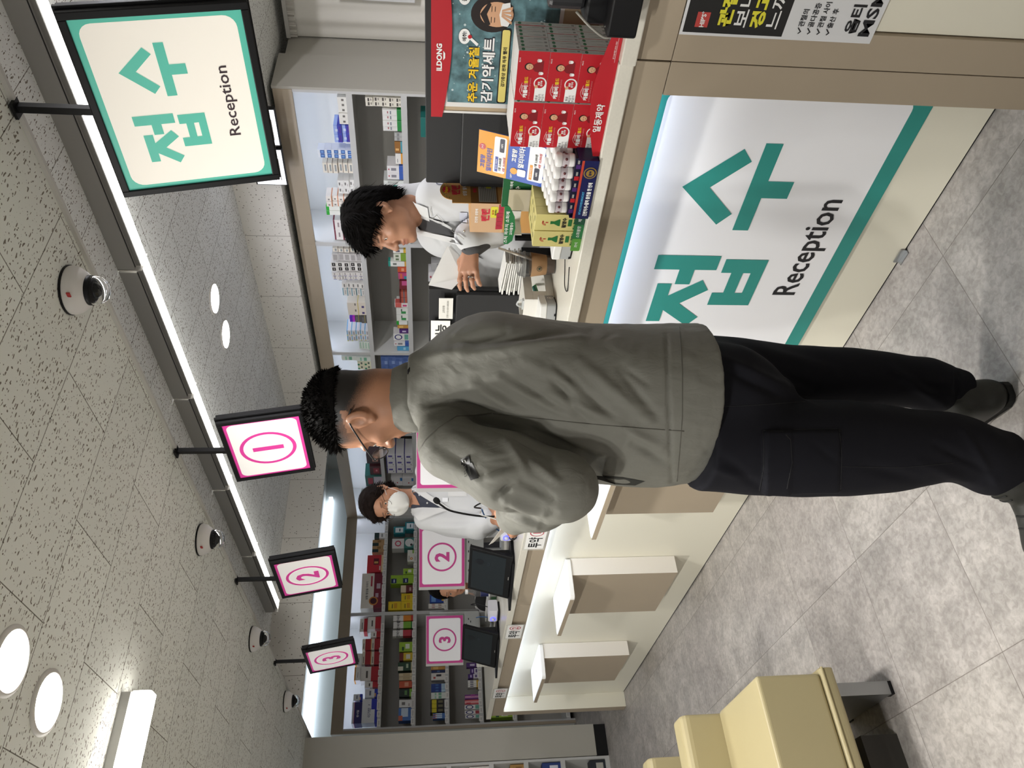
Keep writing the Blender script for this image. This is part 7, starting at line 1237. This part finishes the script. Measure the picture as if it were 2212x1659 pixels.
# poster on the pillar
po = thing('poster', 'black and white joint supplement poster on the counter pillar, cut by the photo edge', 'poster', (-0.771, 1.5785, 0.485)); b = MB(); b.box((0, -0.0008, 0), (0.30, 0, 0.434), M('poster_paper', 'd9dadc', 0.35)); fc = Face(b, (0, -0.0008, 0), (1, 0, 0), (0, 0, 1)); fc.rect(0.006, 0.206, 0.294, 0.428, M('poster_black', '161616', 0.4), 0.0003)
fc.rect(0.018, 0.377, 0.050, 0.405, M('label_red', 'b8423c', 0.4), 0.0006); b.build('sheet', po)
b = MB(); fc = Face(b, (0, -0.0009, 0), (1, 0, 0), (0, 0, 1)); fc.text("HIP'S⁺", 0.035, 0.391, 0.011, WHITEP, 0.03); b.build('lettering', po, label='white lettering'); b = MB(); fc.mb = b; PYL = M('poster_yellow', 'e2da3a', 0.4)
for i, (t_, m, bo, w_) in enumerate((('관절', PYL, 0.05, 0.078), ('보내', WHITEP, 0.015, 0.078), ('경고', PYL, 0.05, 0.078), ('느껴', WHITEP, 0.015, 0.078))): fc.text(t_, 0.061, 0.343-0.0355*i, 0.031, m, bo, width=w_)
b.build('lettering', po, label='yellow and white lettering'); b = MB(); fc.mb = b
for i, t_ in enumerate(('관절의', '골다공증', '관절 사이', '출산 후')): fc.text('✓', 0.0215, 0.172-0.0215*i, 0.011, DKP, 0.02); fc.text(t_, 0.030, 0.172-0.0215*i, 0.0135, DKP, 0.02, align=-1)
b.build('lettering', po); b = MB(); fc.mb = b; fc.text('옵티', 0.052, 0.058, 0.03, DKP, 0.03, width=0.062); fc.text('MSM', 0.066, 0.024, 0.026, DKP, 0.025, width=0.10); b.build('lettering', po)
# stickers over the counter edge
for i, (x, n) in enumerate(((-3.066, '1'), (-4.187, '2'), (-5.314, '3'))):
    t = thing('counter_sticker', 'white paper sticker over the counter edge with a circled number '+dict(zip('123', ('one', 'two', 'three')))[n], 'sticker', (x, 1.5605, 0.98)); b = MB(); b.box((-0.097, -0.0008, -0.042), (0.097, 0, 0.045), WHITEP); b.box((-0.11, -0.0003, -0.05), (0.11, -0.0001, 0.056), M('tape_clear', 'e8e8e4', 0.1, alpha=0.25)); b.build('sheet', t)
    b = MB(); fc = Face(b, (-0.097, -0.0008, -0.042), (1, 0, 0), (0, 0, 1)); fc.text('투약', 0.065, 0.044, 0.062, DKP, 0.015, width=0.098); RR = M('sticker_red', 'b83248', 0.5); fc.ring(0.156, 0.044, 0.027, 0.031, RR, 0.001); fc.text(n, 0.156, 0.044, 0.036, RR, 0.02); b.build('lettering', t)
# window signs, tablets, terminals and cables of the three windows
MAG = M('sign_magenta', 'b0307c', 0.45); SGW = M('board_white', 'dadade', 0.45); SGG = M('board_grey', 'a9a9a8', 0.5); SILV = M('silver_housing', '8f9190', 0.4, metal=0.25)
for n, x, y, rz, w, h, z in (('1', -2.86, 1.90, 0.86, 0.335, 0.25, 1.385), ('2', -3.935, 1.905, 0.86, 0.335, 0.25, 1.386), ('3', -4.925, 1.80, 0.86, 0.312, 0.235, 1.358)):
    t = thing('counter_monitor', 'silver counter screen seen from behind, under the standing board number '+dict(zip('123', ('one', 'two', 'three')))[n], 'monitor', (x, y, CT), rz); zz = z-CT
    b = MB(); b.rbox((-w/2+0.01, 0.022, zz-h/2-0.11), (w/2+0.02, 0.055, zz+h/2-0.02), SILV, 0.012, 'y'); fc = Face(b, (-w/2, 0.022, zz-h/2-0.1), (1, 0, 0), (0, 0, 1))
    for i in range(14): fc.rect(0.04+0.018*i, 0.045+0.014*(i % 3), 0.052+0.018*i, 0.050+0.014*(i % 3), INK, 0.001)
    b.build('housing', t, bevel=0.004); b = MB(); b.box((-0.07, 0.0, 0), (0.10, 0.12, 0.012), SILV).box((-0.03, 0.035, 0.012), (0.03, 0.06, zz-h/2-0.05), SILV); b.build('stand', t)
    s_ = thing('window_sign', 'white standing board with a magenta border and a circled number '+dict(zip('123', ('one', 'two', 'three')))[n], 'sign', (x, y, z), rz, 'numbered boards on the counter'); b = MB(); b.box((-w/2-0.018, 0.004, -h/2-0.004), (w/2, 0.020, h/2+0.004), SGG); b.build('backing', s_); b = MB(); b.box((-w/2, 0, -h/2), (w/2, 0.004, h/2), MAG); fc = Face(b, (-w/2, 0, -h/2), (1, 0, 0), (0, 0, 1)); fc.rect(0.015, 0.015, w-0.015, h-0.015, SGW, 0.0006, 0.012); b.build('panel', s_)
    b = MB(); fc = Face(b, (-w/2, 0, -h/2), (1, 0, 0), (0, 0, 1)); fc.ring(w/2, h/2, h*0.285, h*0.325, MAG, 0.0016); fc.text(n, w/2, h/2, h*0.33, MAG, 0.035, 0.0018); b.build('numeral', s_)
for n, x, y, rz in (('2', -3.54, 1.586, 0.188), ('3', -4.57, 1.585, 0.25)):
    t = thing('signature_tablet', 'dark touch tablet on a low stand in front of the board number '+dict(zip('123', ('one', 'two', 'three')))[n], 'tablet', (x, y, CT), rz); T_ = 0.33; UY = Vector((0, math.sin(T_), math.cos(T_))); b = MB(); A0 = Vector((-0.172, 0, 0.016)); b.prism([A0, A0+Vector((0.344, 0, 0)), A0+Vector((0.344, 0, 0))+UY*0.215, A0+UY*0.215], (0, 0.016, -0.004), BLACK); b.build('housing', t, bevel=0.002)
    b = MB(); fc = Face(b, A0, (1, 0, 0), UY); fc.rect(0.02, 0.03, 0.325, 0.20, M('screen_slate', '20262b', 0.12), 0.0006); fc.disc(0.25, 0.16, 0.022, M('screen_slate2', '1a1c22', 0.12), 0.001, 24); fc.text('020', 0.25, 0.115, 0.012, M('screen_text', '2f363d', 0.2), 0.01, 0.001); fc.rect(0.16, 0.008, 0.185, 0.011, M('print_grey', '9a9692', 0.6), 0.001); b.build('display', t)
    b = MB(); b.prism([(-0.21, -0.045, 0.002), (0.12, 0.0, 0.002), (0.15, 0.16, 0.002), (-0.15, 0.16, 0.002)], (0, 0, 0.012), BLACK); b.prism([(-0.03, 0.05, 0.014), (0.05, 0.05, 0.014), (0.05, 0.14, 0.014), (-0.03, 0.14, 0.014)], (0, -0.0, 0.10), M('plastic_charcoal', '232325', 0.35)); b.build('stand', t)
    s_ = thing('barcode_scanner', 'small white scanner with a glowing blue ring by the board number '+dict(zip('123', ('one', 'two', 'three')))[n], 'scanner', (x+0.20, y+0.14, CT), rz+0.1); b = MB(); b.rbox((-0.045, 0.0, 0.012), (0.045, 0.09, 0.068), M('scanner_white', 'd4d4dc', 0.35), 0.01, 'x'); b.build('body', s_, bevel=0.003); MB().rbox((-0.04, 0.0, 0.0), (0.04, 0.085, 0.012), BLACK, 0.01, 'z').build('base', s_); MB().lathe([(0.017, 0), (0.017, 0.003), (0.012, 0.004)], M('ring_blue', '5a60ff', 0.4, emit=1.2, ecol='5a5cff'), (-0.02, -0.001, 0.04), (0, -1, 0), 24).build('light_ring', s_); MB().lathe([(0.0115, 0), (0.0115, 0.006), (0.006, 0.011), (0, 0.012)], M('scanner_button', 'c9c8e0', 0.3), (-0.02, -0.002, 0.04), (0, -1, 0), 20).build('button', s_)
mc = thing('gooseneck_microphone', 'black gooseneck microphone rising in front of the masked woman', 'microphone', (-3.36, 1.84, CT)); b = MB(); b.tube([(0, 0, 0.012), (0.0, 0, 0.15), (0.055, 0.0, 0.30), (0.115, 0.0, 0.355), (0.15, 0.0, 0.375)], 0.005, BLACK, 8, 8); b.build('gooseneck', mc); MB().lathe([(0.004, 0), (0.012, 0.004), (0.015, 0.018), (0.013, 0.032), (0.006, 0.04), (0, 0.041)], M('foam_black', '141414', 0.95, bump=0.5, bscale=500), (0.145, 0, 0.371), (0.8, 0, 0.45)).build('head', mc); MB().lathe([(0.05, 0), (0.05, 0.008), (0.015, 0.014), (0.006, 0.02)], BLACK).build('base', mc)
for i, (P, m, r_, lab) in enumerate((([(-3.35, 1.88, 1.20), (-3.30, 1.86, 1.235), (-3.22, 1.84, 1.19), (-3.17, 1.80, 1.12), (-3.22, 1.74, 1.05)], BLACK, 0.004, 'thick black lead arching over the counter by the masked woman'), ([(-3.36, 1.88, 1.195), (-3.42, 1.86, 1.17), (-3.50, 1.84, 1.11), (-3.54, 1.82, 1.05)], M('cable_blue', '2f5a8c', 0.5), 0.0035, 'blue network cable curving down to the counter'), ([(-3.36, 1.87, 1.20), (-3.34, 1.84, 1.205), (-3.30, 1.80, 1.16), (-3.27, 1.74, 1.05)], M('cable_white', 'd0cec8', 0.5), 0.003, 'white lead hanging over the counter by the masked woman'), ([(-3.25, 1.76, 1.046), (-3.18, 1.72, 1.06), (-3.24, 1.66, 1.047), (-3.32, 1.70, 1.07), (-3.24, 1.77, 1.05), (-3.16, 1.70, 1.047), (-3.26, 1.66, 1.065), (-3.36, 1.74, 1.046)], BLACK, 0.003, 'tangle of black leads lying on the counter under his sleeve'), ([(-4.62, 1.90, 1.16), (-4.56, 1.88, 1.20), (-4.50, 1.86, 1.17), (-4.46, 1.82, 1.10), (-4.48, 1.80, 1.05)], BLACK, 0.0028, 'black lead arching behind the tablet at sign 3'), ([(-4.72, 1.86, 1.16), (-4.66, 1.84, 1.12), (-4.60, 1.80, 1.05)], M('cable_blue', '2f5a8c', 0.5), 0.003, 'blue cable behind the tablet at sign 3'))):
    MB().tube(P, r_, m, 8, 6).build('cable', label=lab, category='cable')
b = MB(); b.prism([(-3.20, 1.83, 1.16), (-3.10, 1.80, 1.05), (-3.22, 1.90, 1.05), (-3.30, 1.92, 1.17)], (0, 0.001, 0.001), M('paper_receipt', 'b9bab4', 0.6)); b.build('receipt_paper', label='greyish printed slip standing by the microphone', category='paper')
bx = thing('desk_tray', 'white desk box with a green band between the tablets', 'box', (-4.72, 1.89, CT)); b = MB(); b.box((-0.15, 0, 0.045), (0.26, 0.08, 0.052), MELA).box((-0.14, 0.004, 0.0), (0.25, 0.08, 0.045), M('drawer_grey', '8b8b88', 0.5)); b.build('box', bx); b = MB(); fc = Face(b, (-0.14, 0.004, 0), (1, 0, 0), (0, 0, 1)); fc.rect(0.1, 0.004, 0.38, 0.036, M('band_green', '1c5a2c', 0.4), 0.001); fc.text('Q O R O O S', 0.25, 0.02, 0.016, M('band_text', '3f8a58', 0.4), 0.01, 0.0016); b.build('band', bx)
wb = thing('water_bottle', 'small clear water bottle with a dark blue label behind the tablets', 'bottle', (-4.50, 1.94, CT)); MB().lathe([(0.03, 0), (0.032, 0.02), (0.032, 0.13), (0.014, 0.17), (0.013, 0.18)], GLS, n=24).build('bottle', wb); MB().lathe([(0.0325, 0.05), (0.0325, 0.10)], M('label_navy', '2a2f5c', 0.5), n=24).build('bottle_label', wb); MB().lathe([(0.015, 0.178), (0.015, 0.195), (0, 0.196)], M('cap_white', 'e4e2e0', 0.4), n=20).build('cap', wb)
kb = thing('keyboard', 'white keyboard standing on edge past the tablet at sign 3', 'keyboard', (-5.30, 1.82, CT), 0.15); KW = M('key_white', 'dedcd4', 0.5); MB().box((-0.17, 0, 0), (0.13, 0.02, 0.085), M('keyboard_body', 'd0cec6', 0.5)).build('body', kb); b = MB()
for i in range(14):
    for j in range(4): b.box((-0.162+0.0205*i, -0.005, 0.008+0.019*j), (-0.145+0.0205*i, 0, 0.023+0.019*j), KW)
b.build('keys', kb)
